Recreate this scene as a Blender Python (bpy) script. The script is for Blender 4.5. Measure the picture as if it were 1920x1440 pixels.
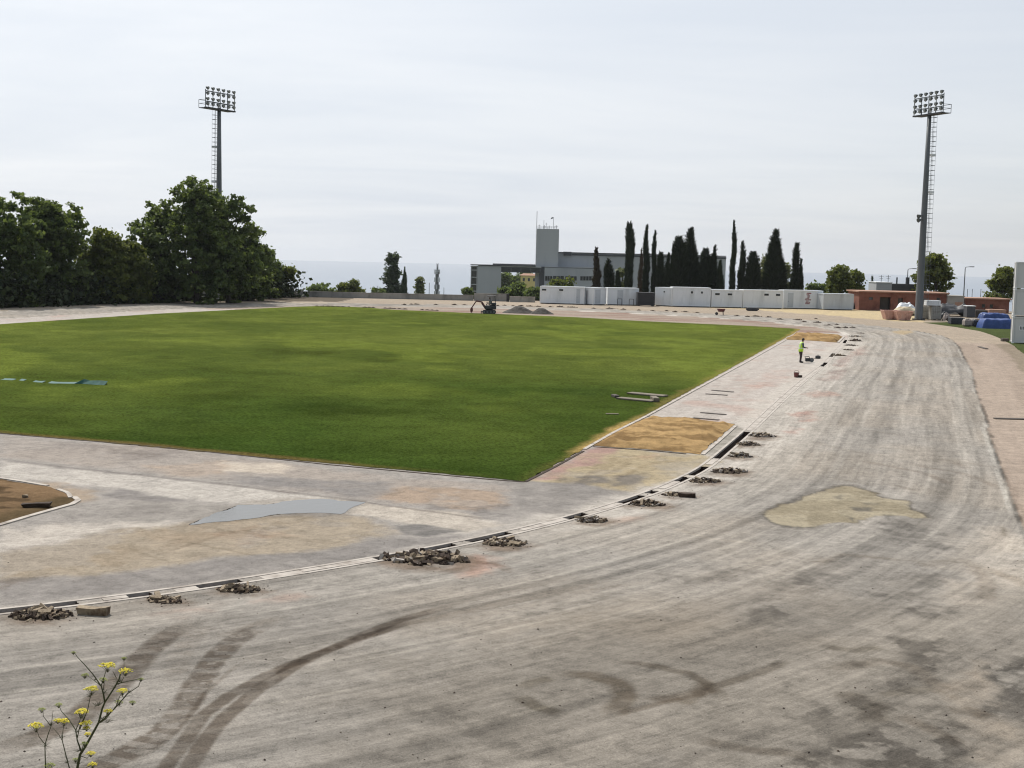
import bpy, math, random
import numpy as np
from mathutils import Vector, Matrix

# ------------------------------------------------------------------ camera
F, H, PIT, ROL = 2434.0, 7.1, 0.098, 0.0235
CP, SP = math.cos(PIT), math.sin(PIT)
CR, SR = math.cos(ROL), math.sin(ROL)
scene = bpy.context.scene
col = scene.collection
for o in list(bpy.data.objects):
    bpy.data.objects.remove(o)

def ray(px, py):
    x, y = px - 960.0, 720.0 - py
    xr, yr = CR * x - SR * y, SR * x + CR * y
    return xr, F * CP + yr * SP, -F * SP + yr * CP

def gp(px, py, z=0.0):
    a, b, c = ray(px, py)
    t = (z - H) / c
    return (a * t, b * t)

def G(pts, z=0.0):
    return [gp(p[0], p[1], z) for p in pts]

def ad(px, py, Y):
    a, b, c = ray(px, py)
    t = Y / b
    return Vector((a * t, Y, H + c * t))

cam = bpy.data.cameras.new('camera')
cam.sensor_width = 36.0
cam.lens = 36.0 * F / 1920.0
cam.clip_start, cam.clip_end = 0.1, 90000.0
camo = bpy.data.objects.new('camera', cam)
col.objects.link(camo)
right = Vector((CR, SR * SP, SR * CP))
up = Vector((-SR, CR * SP, CR * CP))
fwd = Vector((0, CP, -SP))
m = Matrix.Identity(4)
for i in range(3):
    m[i][0], m[i][1], m[i][2] = right[i], up[i], -fwd[i]
m[0][3], m[1][3], m[2][3] = 0, 0, H
camo.matrix_world = m
scene.camera = camo

# ------------------------------------------------------------------ utils
def lin(c):
    c = c / 255.0
    return c / 12.92 if c <= 0.04045 else ((c + 0.055) / 1.055) ** 2.4

K = 0.58                      # seen colour in full sun -> base colour
def C(r, g, b, k=None):
    k = K if k is None else k
    return (lin(r) * k, lin(g) * k, lin(b) * k)

def tag(o, label=None, cat=None, group=None, kind=None):
    if label: o['label'] = label
    if cat: o['category'] = cat
    if group: o['group'] = group
    if kind: o['kind'] = kind
    return o

def empty(name, loc, rz=0.0):
    o = bpy.data.objects.new(name, None)
    o.empty_display_size = 0.2
    o.location = loc
    o.rotation_euler = (0, 0, rz)
    col.objects.link(o)
    return o

def link_mesh(name, me, parent=None, loc=None, rz=0.0):
    o = bpy.data.objects.new(name, me)
    col.objects.link(o)
    if parent is not None: o.parent = parent
    if loc is not None: o.location = loc
    if rz: o.rotation_euler = (0, 0, rz)
    return o

def copy_tree(o, parent=None):
    c = o.copy()
    col.objects.link(c)
    if parent is not None: c.parent = parent
    for ch in list(o.children):
        copy_tree(ch, c)
    return c

class MB:
    def __init__(s):
        s.v, s.f, s.m = [], [], []
    def add(s, vs, fs, mi=0):
        n = len(s.v)
        s.v += [tuple(v) for v in vs]
        s.f += [tuple(i + n for i in f) for f in fs]
        s.m += [mi] * len(fs)
        return s
    def box(s, x0, y0, z0, x1, y1, z1, mi=0, bev=0.0):
        if bev > 0:
            b = bev
            vs = []
            for (z, i) in ((z0, b), (z0 + b, 0), (z1 - b, 0), (z1, b)):
                vs += [(x0 + i, y0 + i, z), (x1 - i, y0 + i, z), (x1 - i, y1 - i, z), (x0 + i, y1 - i, z)]
            fs = [(3, 2, 1, 0), (12, 13, 14, 15)]
            for k in range(3):
                for j in range(4):
                    fs.append((k * 4 + j, k * 4 + (j + 1) % 4, k * 4 + 4 + (j + 1) % 4, k * 4 + 4 + j))
            return s.add(vs, fs, mi)
        vs = [(x0, y0, z0), (x1, y0, z0), (x1, y1, z0), (x0, y1, z0), (x0, y0, z1), (x1, y0, z1), (x1, y1, z1), (x0, y1, z1)]
        return s.add(vs, [(3, 2, 1, 0), (4, 5, 6, 7), (0, 1, 5, 4), (1, 2, 6, 5), (2, 3, 7, 6), (3, 0, 4, 7)], mi)
    def tube(s, pts, radii, n=6, mi=0, caps=True):
        pts = [Vector(p) for p in pts]
        if not isinstance(radii, (list, tuple)): radii = [radii] * len(pts)
        rings = []
        ref = None
        vs = []
        for i, p in enumerate(pts):
            d = (pts[min(i + 1, len(pts) - 1)] - pts[max(i - 1, 0)])
            if d.length < 1e-9: d = Vector((0, 0, 1))
            d.normalize()
            if ref is None:
                ref = Vector((1, 0, 0)) if abs(d.x) < 0.8 else Vector((0, 1, 0))
            a = ref - d * ref.dot(d)
            if a.length < 1e-6: a = d.orthogonal()
            a.normalize(); b = d.cross(a); ref = a
            for k in range(n):
                t = 2 * math.pi * k / n
                vs.append(p + (a * math.cos(t) + b * math.sin(t)) * radii[i])
        fs = []
        for i in range(len(pts) - 1):
            for k in range(n):
                fs.append((i * n + k, i * n + (k + 1) % n, (i + 1) * n + (k + 1) % n, (i + 1) * n + k))
        if caps:
            fs.append(tuple(range(n - 1, -1, -1)))
            fs.append(tuple((len(pts) - 1) * n + k for k in range(n)))
        return s.add(vs, fs, mi)
    def bar(s, p, q, w, h=None, mi=0):
        h = h or w
        p, q = Vector(p), Vector(q)
        d = (q - p).normalized()
        a = Vector((0, 0, 1)).cross(d)
        if a.length < 1e-4: a = Vector((1, 0, 0))
        a.normalize(); b = d.cross(a)
        vs = []
        for e in (p, q):
            for (i, j) in ((-1, -1), (1, -1), (1, 1), (-1, 1)):
                vs.append(e + a * (i * w / 2) + b * (j * h / 2))
        return s.add(vs, [(3, 2, 1, 0), (4, 5, 6, 7), (0, 1, 5, 4), (1, 2, 6, 5), (2, 3, 7, 6), (3, 0, 4, 7)], mi)
    def ell(s, c, r, nu=10, nv=7, mi=0, jit=0.0, rnd=None):
        vs = [(c[0], c[1], c[2] - r[2])]
        for i in range(1, nv):
            t = math.pi * i / nv - math.pi / 2
            for k in range(nu):
                a = 2 * math.pi * k / nu
                j = 1 + (rnd.uniform(-jit, jit) if rnd else 0)
                vs.append((c[0] + r[0] * math.cos(t) * math.cos(a) * j, c[1] + r[1] * math.cos(t) * math.sin(a) * j, c[2] + r[2] * math.sin(t) * j))
        vs.append((c[0], c[1], c[2] + r[2]))
        fs = [(0, 1 + (k + 1) % nu, 1 + k) for k in range(nu)]
        for i in range(nv - 2):
            for k in range(nu):
                fs.append((1 + i * nu + k, 1 + i * nu + (k + 1) % nu, 1 + (i + 1) * nu + (k + 1) % nu, 1 + (i + 1) * nu + k))
        L = len(vs) - 1
        fs += [(L, 1 + (nv - 2) * nu + k, 1 + (nv - 2) * nu + (k + 1) % nu) for k in range(nu)]
        return s.add(vs, fs, mi)
    def mesh(s, name, mats, smooth=False):
        me = bpy.data.meshes.new(name)
        me.from_pydata(s.v, [], s.f)
        if not isinstance(mats, (list, tuple)): mats = [mats]
        for mt in mats: me.materials.append(mt)
        if any(s.m): me.polygons.foreach_set('material_index', s.m)
        if smooth: me.polygons.foreach_set('use_smooth', [True] * len(s.f))
        me.update()
        return me
    def build(s, name, mats, parent=None, loc=None, rz=0.0, smooth=False):
        return link_mesh(name, s.mesh(name, mats, smooth), parent, loc, rz)

def np_mesh(name, V, faces, mats, attrs=None, smooth=False):
    """V (n,3) float, faces (k,4) or (k,3) int"""
    me = bpy.data.meshes.new(name)
    V = np.asarray(V, np.float32); faces = np.asarray(faces, np.int32)
    k, c = faces.shape
    me.vertices.add(len(V)); me.vertices.foreach_set('co', V.ravel())
    me.loops.add(k * c); me.loops.foreach_set('vertex_index', faces.ravel())
    me.polygons.add(k)
    me.polygons.foreach_set('loop_start', np.arange(0, k * c, c, dtype=np.int32))
    me.polygons.foreach_set('loop_total', np.full(k, c, np.int32))
    if smooth: me.polygons.foreach_set('use_smooth', np.ones(k, bool))
    for nm, (typ, arr) in (attrs or {}).items():
        a = me.attributes.new(nm, typ, 'POINT')
        key = {'FLOAT': 'value', 'FLOAT_VECTOR': 'vector', 'FLOAT_COLOR': 'color'}[typ]
        a.data.foreach_set(key, np.asarray(arr, np.float32).ravel())
    if not isinstance(mats, (list, tuple)): mats = [mats]
    for mt in mats: me.materials.append(mt)
    me.update(); me.validate()
    return me

# numpy value noise
def _hash(ix, iy, seed):
    h = (ix.astype(np.int64) * 374761393 + iy.astype(np.int64) * 668265263 + seed * 974711) & 0x7fffffff
    h = ((h ^ (h >> 13)) * 1274126177) & 0x7fffffff
    return ((h ^ (h >> 16)) & 0xffff) / 65535.0
def vnoise(x, y, seed=0):
    ix, iy = np.floor(x), np.floor(y)
    fx, fy = x - ix, y - iy
    fx = fx * fx * (3 - 2 * fx); fy = fy * fy * (3 - 2 * fy)
    ix = ix.astype(np.int64); iy = iy.astype(np.int64)
    a, b = _hash(ix, iy, seed), _hash(ix + 1, iy, seed)
    c, d = _hash(ix, iy + 1, seed), _hash(ix + 1, iy + 1, seed)
    return (a * (1 - fx) + b * fx) * (1 - fy) + (c * (1 - fx) + d * fx) * fy
def fbm(x, y, seed=0, oct=4):
    s, a, t = 0, 0.5, 0
    for i in range(oct):
        s = s + a * vnoise(x, y, seed + i * 17); t += a
        a *= 0.5; x = x * 2.03 + 11.3; y = y * 2.03 + 5.7
    return s / t
def sstep(a, b, x):
    t = np.clip((x - a) / (b - a), 0, 1)
    return t * t * (3 - 2 * t)

def seg_dist(X, Y, P, closed=False):
    P = np.asarray(P, float)
    d2 = np.full(X.shape, 1e18)
    n = len(P)
    for i in range(n if closed else n - 1):
        a, b = P[i], P[(i + 1) % n]
        e = b - a
        t = np.clip(((X - a[0]) * e[0] + (Y - a[1]) * e[1]) / max(e @ e, 1e-12), 0, 1)
        d2 = np.minimum(d2, (X - a[0] - t * e[0]) ** 2 + (Y - a[1] - t * e[1]) ** 2)
    return np.sqrt(d2)
def seg_param(X, Y, P):
    P = np.asarray(P, float); d2 = np.full(X.shape, 1e18); pr = np.zeros(X.shape); L = 0.0
    for i in range(len(P) - 1):
        a, b = P[i], P[i + 1]; e = b - a; l = math.sqrt(e @ e)
        t = np.clip(((X - a[0]) * e[0] + (Y - a[1]) * e[1]) / max(e @ e, 1e-12), 0, 1)
        d = (X - a[0] - t * e[0]) ** 2 + (Y - a[1] - t * e[1]) ** 2
        k = d < d2; d2[k] = d[k]; pr[k] = (L + t * l)[k]; L += l
    return np.sqrt(d2), pr, L
def inside(X, Y, P):
    P = np.asarray(P, float)
    r = np.zeros(X.shape, bool)
    n = len(P)
    for i in range(n):
        x0, y0 = P[i]; x1, y1 = P[(i + 1) % n]
        if y0 == y1: continue
        c = ((y0 > Y) != (y1 > Y)) & (X < (x1 - x0) * (Y - y0) / (y1 - y0) + x0)
        r ^= c
    return r
def sdist(X, Y, P):
    d = seg_dist(X, Y, P, True)
    return np.where(inside(X, Y, P), d, -d)

# ------------------------------------------------------------------ materials
def nodes_of(name):
    mt = bpy.data.materials.new(name)
    mt.use_nodes = True
    nt = mt.node_tree
    return mt, nt, nt.nodes['Principled BSDF']

def N(nt, typ, **kw):
    n = nt.nodes.new(typ)
    for k, v in kw.items():
        if k in n.inputs: n.inputs[k].default_value = v
        else: setattr(n, k, v)
    return n

def noise(nt, scale, detail=4, rough=0.6, vec=None, dist=0.0):
    n = N(nt, 'ShaderNodeTexNoise')
    n.inputs['Scale'].default_value = scale
    n.inputs['Detail'].default_value = detail
    n.inputs['Roughness'].default_value = rough
    n.inputs['Distortion'].default_value = dist
    if vec is not None: nt.links.new(vec, n.inputs['Vector'])
    return n

def maprange(nt, src, a, b, c, d):
    n = N(nt, 'ShaderNodeMapRange')
    n.inputs[1].default_value, n.inputs[2].default_value = a, b
    n.inputs[3].default_value, n.inputs[4].default_value = c, d
    nt.links.new(src, n.inputs[0])
    return n.outputs[0]

def mathn(nt, op, a, b=None):
    n = N(nt, 'ShaderNodeMath', operation=op)
    for i, x in enumerate((a, b)):
        if x is None: continue
        if isinstance(x, (int, float)): n.inputs[i].default_value = x
        else: nt.links.new(x, n.inputs[i])
    return n.outputs[0]

def mixc(nt, fac, a, b, mode='MIX'):
    n = N(nt, 'ShaderNodeMix', data_type='RGBA', blend_type=mode)
    for s, x in ((0, fac), (6, a), (7, b)):
        if isinstance(x, (int, float)): n.inputs[s].default_value = x
        elif isinstance(x, tuple): n.inputs[s].default_value = (*x[:3], 1)
        else: nt.links.new(x, n.inputs[s])
    return n.outputs[2]

def mul_val(nt, colr, val):
    n = N(nt, 'ShaderNodeVectorMath', operation='SCALE')
    if isinstance(colr, tuple): n.inputs[0].default_value = colr[:3]
    else: nt.links.new(colr, n.inputs[0])
    nt.links.new(val, n.inputs['Scale'])
    return n.outputs[0]

def mat(name, c, rough=0.7, var=0.25, scale=2.0, c2=None, c2amt=0.5, metal=0.0, bump=0.0, bscale=None, stretch=None, spec=0.4):
    mt, nt, b = nodes_of(name)
    tc = N(nt, 'ShaderNodeTexCoord')
    vec = tc.outputs['Object']
    if stretch:
        mp = N(nt, 'ShaderNodeMapping'); mp.inputs['Scale'].default_value = stretch
        nt.links.new(vec, mp.inputs['Vector']); vec = mp.outputs['Vector']
    n1 = noise(nt, scale, 5, 0.65, vec)
    src = c
    if c2 is not None:
        n2 = noise(nt, scale * 0.6, 5, 0.6, vec)
        src = mixc(nt, maprange(nt, n2.outputs['Fac'], 0.62 - 0.3 * c2amt, 0.78 - 0.2 * c2amt, 0, 1), c, c2)
    out = mul_val(nt, src if not isinstance(src, tuple) else src, maprange(nt, n1.outputs['Fac'], 0.25, 0.75, 1 - var, 1 + var))
    nt.links.new(out, b.inputs['Base Color'])
    b.inputs['Roughness'].default_value = rough
    b.inputs['Metallic'].default_value = metal
    b.inputs['Specular IOR Level'].default_value = spec
    if bump:
        n3 = noise(nt, bscale or scale * 6, 5, 0.7, vec)
        bp = N(nt, 'ShaderNodeBump'); bp.inputs['Strength'].default_value = bump; bp.inputs['Distance'].default_value = 0.02
        nt.links.new(n3.outputs['Fac'], bp.inputs['Height']); nt.links.new(bp.outputs[0], b.inputs['Normal'])
    return mt

def leaf_mat(name, c1, c2, trans=0.35, rough=0.6):
    mt, nt, b = nodes_of(name)
    at = N(nt, 'ShaderNodeAttribute', attribute_name='tone')
    cc = mixc(nt, at.outputs['Fac'], c1, c2)
    nt.links.new(cc, b.inputs['Base Color'])
    b.inputs['Roughness'].default_value = rough
    b.inputs['Specular IOR Level'].default_value = 0.25
    tr = N(nt, 'ShaderNodeBsdfTranslucent')
    tc = mixc(nt, 0.5, cc, (c2[0] * 1.3, c2[1] * 1.3, c2[2] * 0.6))
    nt.links.new(tc, tr.inputs['Color'])
    mx = N(nt, 'ShaderNodeMixShader'); mx.inputs[0].default_value = trans
    nt.links.new(b.outputs[0], mx.inputs[1]); nt.links.new(tr.outputs[0], mx.inputs[2])
    nt.links.new(mx.outputs[0], nt.nodes['Material Output'].inputs['Surface'])
    return mt

def ground_mat():
    mt, nt, b = nodes_of('worn_track')
    tint = N(nt, 'ShaderNodeAttribute', attribute_name='tint')
    aux = N(nt, 'ShaderNodeAttribute', attribute_name='aux')
    lane = N(nt, 'ShaderNodeAttribute', attribute_name='lane')
    sep = N(nt, 'ShaderNodeSeparateColor'); nt.links.new(aux.outputs['Color'], sep.inputs[0])
    tc = N(nt, 'ShaderNodeTexCoord')
    m1 = N(nt, 'ShaderNodeMapping'); m1.inputs['Scale'].default_value = (0.16, 2.6, 1)
    m2 = N(nt, 'ShaderNodeMapping'); m2.inputs['Scale'].default_value = (1.3, 9.0, 1)
    nt.links.new(lane.outputs['Vector'], m1.inputs['Vector']); nt.links.new(lane.outputs['Vector'], m2.inputs['Vector'])
    s1 = noise(nt, 1.0, 6, 0.62, m1.outputs[0], 0.3)
    s2 = noise(nt, 1.0, 5, 0.7, m2.outputs[0], 0.2)
    f1 = noise(nt, 9.0, 6, 0.8, tc.outputs['Object'])
    f2 = noise(nt, 1.6, 7, 0.72, tc.outputs['Object'], 0.5)
    f3 = noise(nt, 30.0, 3, 0.8, tc.outputs['Object'])
    f4 = noise(nt, 4.2, 7, 0.78, tc.outputs['Object'], 0.3)
    streak = sep.outputs['Green']
    k1 = mathn(nt, 'MULTIPLY', maprange(nt, s1.outputs['Fac'], 0.34, 0.66, -0.17, 0.15), streak)
    k2 = mathn(nt, 'MULTIPLY', maprange(nt, s2.outputs['Fac'], 0.34, 0.66, -0.12, 0.11), streak)
    k3 = maprange(nt, f2.outputs['Fac'], 0.35, 0.65, -0.16, 0.15)
    k4 = maprange(nt, f1.outputs['Fac'], 0.38, 0.62, -0.20, 0.18)
    tot = mathn(nt, 'ADD', mathn(nt, 'ADD', k1, k2), mathn(nt, 'ADD', k3, k4))
    tot = mathn(nt, 'ADD', tot, maprange(nt, f4.outputs['Fac'], 0.38, 0.62, -0.12, 0.11))
    # gravelly pits where the binder is worn out
    pit = maprange(nt, f1.outputs['Fac'], 0.50, 0.555, 0, 1)
    pit2 = maprange(nt, f3.outputs['Fac'], 0.4, 0.6, 0.3, 1)
    pit = mathn(nt, 'MULTIPLY', mathn(nt, 'MULTIPLY', pit, pit2), sep.outputs['Red'])
    tot = mathn(nt, 'SUBTRACT', mathn(nt, 'ADD', tot, 1.0), mathn(nt, 'MULTIPLY', pit, 0.62))
    grain = maprange(nt, f3.outputs['Fac'], 0.36, 0.64, -0.24, 0.24)
    tot = mathn(nt, 'ADD', tot, grain)
    nt.links.new(mul_val(nt, tint.outputs['Color'], tot), b.inputs['Base Color'])
    b.inputs['Roughness'].default_value = 0.95
    b.inputs['Specular IOR Level'].default_value = 0.08
    bp = N(nt, 'ShaderNodeBump'); bp.inputs['Strength'].default_value = 0.7; bp.inputs['Distance'].default_value = 0.03
    hsum = mathn(nt, 'ADD', f1.outputs['Fac'], mathn(nt, 'MULTIPLY', s2.outputs['Fac'], 0.6))
    nt.links.new(hsum, bp.inputs['Height']); nt.links.new(bp.outputs[0], b.inputs['Normal'])
    return mt

def tint_mat(name, rough=0.9, s=8.0, amp=0.2, bump=0.5, s2=1.2, amp2=0.15):
    mt, nt, b = nodes_of(name)
    tint = N(nt, 'ShaderNodeAttribute', attribute_name='tint')
    tc = N(nt, 'ShaderNodeTexCoord')
    f1 = noise(nt, s, 6, 0.75, tc.outputs['Object'])
    f2 = noise(nt, s2, 5, 0.65, tc.outputs['Object'], 0.4)
    f3 = noise(nt, s * 3.5, 4, 0.8, tc.outputs['Object'])
    tot = mathn(nt, 'ADD', maprange(nt, f1.outputs['Fac'], 0.36, 0.64, 1 - amp, 1 + amp), maprange(nt, f2.outputs['Fac'], 0.3, 0.7, -amp2, amp2))
    tot = mathn(nt, 'ADD', tot, maprange(nt, f3.outputs['Fac'], 0.36, 0.64, -amp, amp))
    nt.links.new(mul_val(nt, tint.outputs['Color'], tot), b.inputs['Base Color'])
    b.inputs['Roughness'].default_value = rough
    b.inputs['Specular IOR Level'].default_value = 0.0
    bp = N(nt, 'ShaderNodeBump'); bp.inputs['Strength'].default_value = bump; bp.inputs['Distance'].default_value = 0.03
    nt.links.new(f1.outputs['Fac'], bp.inputs['Height']); nt.links.new(bp.outputs[0], b.inputs['Normal'])
    return mt

M = {}
M['track'] = ground_mat()
M['grass'] = tint_mat('turf', 0.95, 6.5, 0.42, 0.9, 0.9, 0.14)
M['sandpit'] = tint_mat('loose_sand', 0.95, 7.0, 0.14, 0.6)
M['soil'] = mat('dark_soil', C(70, 56, 44, 0.7), 0.95, 0.35, 6.0, bump=0.6)
M['trench'] = mat('trench_soil', C(74, 58, 48, 0.7), 0.95, 0.4, 5.0, bump=0.8)
M['kerb'] = mat('dusty_concrete', C(214, 204, 192), 0.9, 0.16, 3.0, c2=C(170, 158, 146), c2amt=0.45, bump=0.4)
M['stone'] = mat('broken_concrete', C(186, 168, 142), 0.95, 0.25, 9.0, c2=C(120, 98, 78), c2amt=0.6, bump=0.6)
M['rubble'] = mat('rubble_mix', C(108, 90, 74), 0.95, 0.4, 12.0, c2=C(64, 50, 41), c2amt=0.9, bump=0.8)
M['spoil'] = mat('grey_spoil', C(96, 92, 86), 0.95, 0.3, 3.0, c2=C(66, 58, 50), c2amt=0.6, bump=0.9, bscale=9)
M['steel'] = mat('galvanised_steel', C(112, 115, 116, 0.8), 0.55, 0.12, 1.5, metal=0.3, stretch=(3, 3, 0.3))
M['lamp'] = mat('lamp_housing', C(82, 88, 86, 0.8), 0.5, 0.1, 3.0, metal=0.2)
M['glass'] = mat('dark_glass', (0.03, 0.035, 0.04), 0.12, 0.1, 1.0, spec=0.6)
M['lens'] = mat('lamp_glass', (0.25, 0.27, 0.28), 0.15, 0.1, 1.0, spec=0.6)
M['white'] = mat('white_panel', (0.75, 0.77, 0.78), 0.5, 0.06, 0.9, c2=(0.60, 0.62, 0.62), c2amt=0.35, stretch=(1, 1, 0.25))
M['shaded_white'] = mat('shaded_white_panel', (0.58, 0.58, 0.56), 0.6, 0.08, 0.7, c2=(0.46, 0.46, 0.44), c2amt=0.4, stretch=(1, 1, 0.25))  # white panel darkened in its colour for the shaded front of the stack
M['white2'] = mat('white_trim', (0.78, 0.79, 0.78), 0.5, 0.05, 2.0)
M['greypanel'] = mat('grey_panel', (0.50, 0.53, 0.55), 0.5, 0.07, 0.9, c2=(0.42, 0.44, 0.45), c2amt=0.4, stretch=(1, 1, 0.25))
M['dark'] = mat('dark_metal', (0.035, 0.035, 0.037), 0.6, 0.2, 3.0)
M['concrete'] = mat('grey_concrete', C(166, 162, 154, 0.85), 0.9, 0.14, 0.8, c2=C(130, 128, 122, 0.8), c2amt=0.45, bump=0.3, stretch=(1, 1, 0.5))
M['render'] = mat('grey_render', C(182, 184, 186, 0.86), 0.85, 0.07, 0.15, c2=C(164, 167, 172, 0.86), c2amt=0.4, stretch=(1, 1, 0.3))
M['darkrender'] = mat('dark_cladding', C(92, 94, 98, 0.6), 0.7, 0.1, 0.2)
M['brick'] = mat('orange_brick', C(160, 106, 88, 0.62), 0.9, 0.16, 1.1, c2=C(130, 80, 66, 0.62), c2amt=0.5, bump=0.3)
M['brickcap'] = mat('brick_coping', C(190, 150, 128, 0.7), 0.9, 0.15, 1.5)
M['bark'] = mat('bark', (0.06, 0.05, 0.04), 0.95, 0.35, 4.0, bump=0.6, stretch=(2, 2, 0.4))
M['rust'] = mat('rusty_red_paint', C(222, 178, 162, 0.8), 0.75, 0.2, 1.6, c2=C(150, 100, 84, 0.7), c2amt=0.4, bump=0.2)
M['redpaint'] = mat('red_paint', (0.16, 0.05, 0.045), 0.6, 0.2, 3.0, c2=(0.07, 0.035, 0.03), c2amt=0.5)
M['tarp'] = mat('blue_tarp', (0.028, 0.062, 0.20), 0.45, 0.25, 2.5, c2=(0.05, 0.09, 0.26), c2amt=0.4, bump=0.5, bscale=5)
M['black'] = mat('black_sheet', (0.022, 0.023, 0.026), 0.5, 0.3, 4.0, bump=0.5)
M['bag'] = mat('woven_bag', C(176, 164, 156, 0.7), 0.85, 0.15, 5.0, c2=C(128, 116, 112, 0.7), c2amt=0.5, bump=0.5)
M['blackbag'] = mat('dark_woven_bag', (0.045, 0.047, 0.055), 0.8, 0.2, 5.0, bump=0.4)
M['tan'] = mat('tan_sacks', C(226, 210, 178), 0.9, 0.12, 3.0, bump=0.5)
M['wood'] = mat('weathered_wood', C(150, 140, 122), 0.9, 0.2, 3.0, c2=C(120, 108, 92), c2amt=0.5, stretch=(0.6, 6, 6))
M['darkwood'] = mat('dark_board', C(104, 96, 88), 0.9, 0.2, 5.0, stretch=(0.6, 6, 6))
M['paver'] = mat('grey_blocks', C(182, 180, 172, 0.7), 0.9, 0.12, 4.0, c2=C(150, 146, 138, 0.7), c2amt=0.4)
M['net'] = mat('green_net', (0.012, 0.085, 0.062), 0.7, 0.3, 6.0)
M['yellow'] = mat('pale_yellow_wall', C(232, 218, 150, 0.75), 0.9, 0.05, 0.4)
M['vest'] = mat('hi_vis_yellow', (0.52, 0.78, 0.05), 0.6, 0.08, 6.0)
M['reflect'] = mat('reflective_band', (0.75, 0.78, 0.72), 0.35, 0.05, 6.0)
M['trouser'] = mat('dark_trousers', (0.045, 0.028, 0.032), 0.9, 0.2, 8.0)
M['boot'] = mat('black_boots', (0.02, 0.018, 0.018), 0.7, 0.2, 8.0)
M['skin'] = mat('skin', (0.30, 0.16, 0.10), 0.6, 0.06, 12.0)
M['hair'] = mat('dark_hair', (0.015, 0.012, 0.010), 0.7, 0.2, 30.0)
M['shirt'] = mat('dark_shirt', (0.05, 0.06, 0.09), 0.9, 0.15, 8.0)
M['greyshirt'] = mat('grey_shirt', (0.30, 0.31, 0.28), 0.9, 0.15, 8.0)
M['stem'] = mat('olive_stem', (0.055, 0.06, 0.025), 0.7, 0.25, 20.0)
M['umbel'] = mat('yellow_flowers', (0.78, 0.66, 0.06), 0.7, 0.25, 40.0, c2=(0.42, 0.40, 0.05), c2amt=0.5)
M['umbelgreen'] = mat('green_umbels', (0.32, 0.36, 0.08), 0.7, 0.25, 40.0)
M['plane'] = leaf_mat('plane_leaves', (0.040, 0.070, 0.022), (0.150, 0.190, 0.062), 0.42)
M['lush'] = leaf_mat('bright_leaves', (0.055, 0.080, 0.018), (0.160, 0.180, 0.045), 0.40)
M['pale'] = leaf_mat('pale_leaves', (0.10, 0.13, 0.055), (0.19, 0.20, 0.09), 0.35)
M['cypress'] = leaf_mat('cypress_leaves', (0.016, 0.025, 0.015), (0.040, 0.054, 0.028), 0.14)
M['browncypress'] = leaf_mat('brown_cypress_leaves', (0.040, 0.034, 0.022), (0.085, 0.062, 0.040), 0.12)
M['poplar'] = leaf_mat('poplar_leaves', (0.035, 0.058, 0.030), (0.085, 0.110, 0.055), 0.25)
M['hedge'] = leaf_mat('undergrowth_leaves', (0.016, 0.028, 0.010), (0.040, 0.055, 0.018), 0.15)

# ------------------------------------------------------------------ track line
UY = 0.3072
u = np.array([math.sin(UY), math.cos(UY)]); n = np.array([-u[1], u[0]])
O = np.array([7.2291, 46.1166]); TL, TR = 84.10, 38.72
near_px = [(22, 1145), (160, 1130), (256, 1117.5), (300, 1112), (387, 1100), (468, 1087), (560, 1072.5), (692, 1051), (770, 1038), (843, 1024), (900, 1012), (950, 1001),
           (1062, 974), (1102, 963), (1168, 942.5), (1212, 928), (1236, 919), (1266, 905), (1288, 896), (1325, 875.5), (1342, 861), (1400, 811), (1440, 773), (1480, 736), (1515, 706), (1547, 682.5), (1560, 666), (1584, 642)]
kn = [O + n * TR + TR * (-n * math.cos(a) - u * math.sin(a)) for a in np.radians(np.arange(180, 36, -6.0))]
kf = [O + n * TR + u * TL + TR * (-n * math.cos(a) + u * math.sin(a)) for a in np.radians(np.arange(8, 181, 4.0))]
KP = np.array(kn + [np.array(gp(*p)) for p in near_px] + kf)
# resample evenly and smooth
def resample(P, step):
    d = np.r_[0, np.cumsum(np.linalg.norm(np.diff(P, axis=0), axis=1))]
    s = np.arange(0, d[-1], step)
    return np.c_[np.interp(s, d, P[:, 0]), np.interp(s, d, P[:, 1])]
KP = resample(np.vstack([KP, KP[:1]]), 0.5)
def smooth_closed(P, k):
    w = np.hanning(2 * k + 3)[1:-1]; w /= w.sum()
    Q = np.vstack([P[-k:], P, P[:k]])
    return np.c_[np.convolve(Q[:, 0], w, 'valid'), np.convolve(Q[:, 1], w, 'valid')]
KP = smooth_closed(KP, 7)
KD = np.roll(KP, -1, 0) - np.roll(KP, 1, 0)
KD /= np.linalg.norm(KD, axis=1)[:, None]
KO = np.c_[KD[:, 1], -KD[:, 0]]          # outward (right of travel; travel is anticlockwise)
KS = np.arange(len(KP)) * 0.5
def k_near(x, y):
    return int(np.argmin((KP[:, 0] - x) ** 2 + (KP[:, 1] - y) ** 2))

# ------------------------------------------------------------------ ground grid
NT, HA = 1080, math.radians(38)
rows_inv = np.r_[np.linspace(1 / 8.6, 1 / 16.0, 60)[:-1], np.linspace(1 / 16.0, 1 / 250.0, 640)]
RR = 1 / rows_inv
TH = np.linspace(-HA, HA, NT)
GX = RR[:, None] * np.sin(TH)[None]; GY = RR[:, None] * np.cos(TH)[None]
NR = len(RR)
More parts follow.
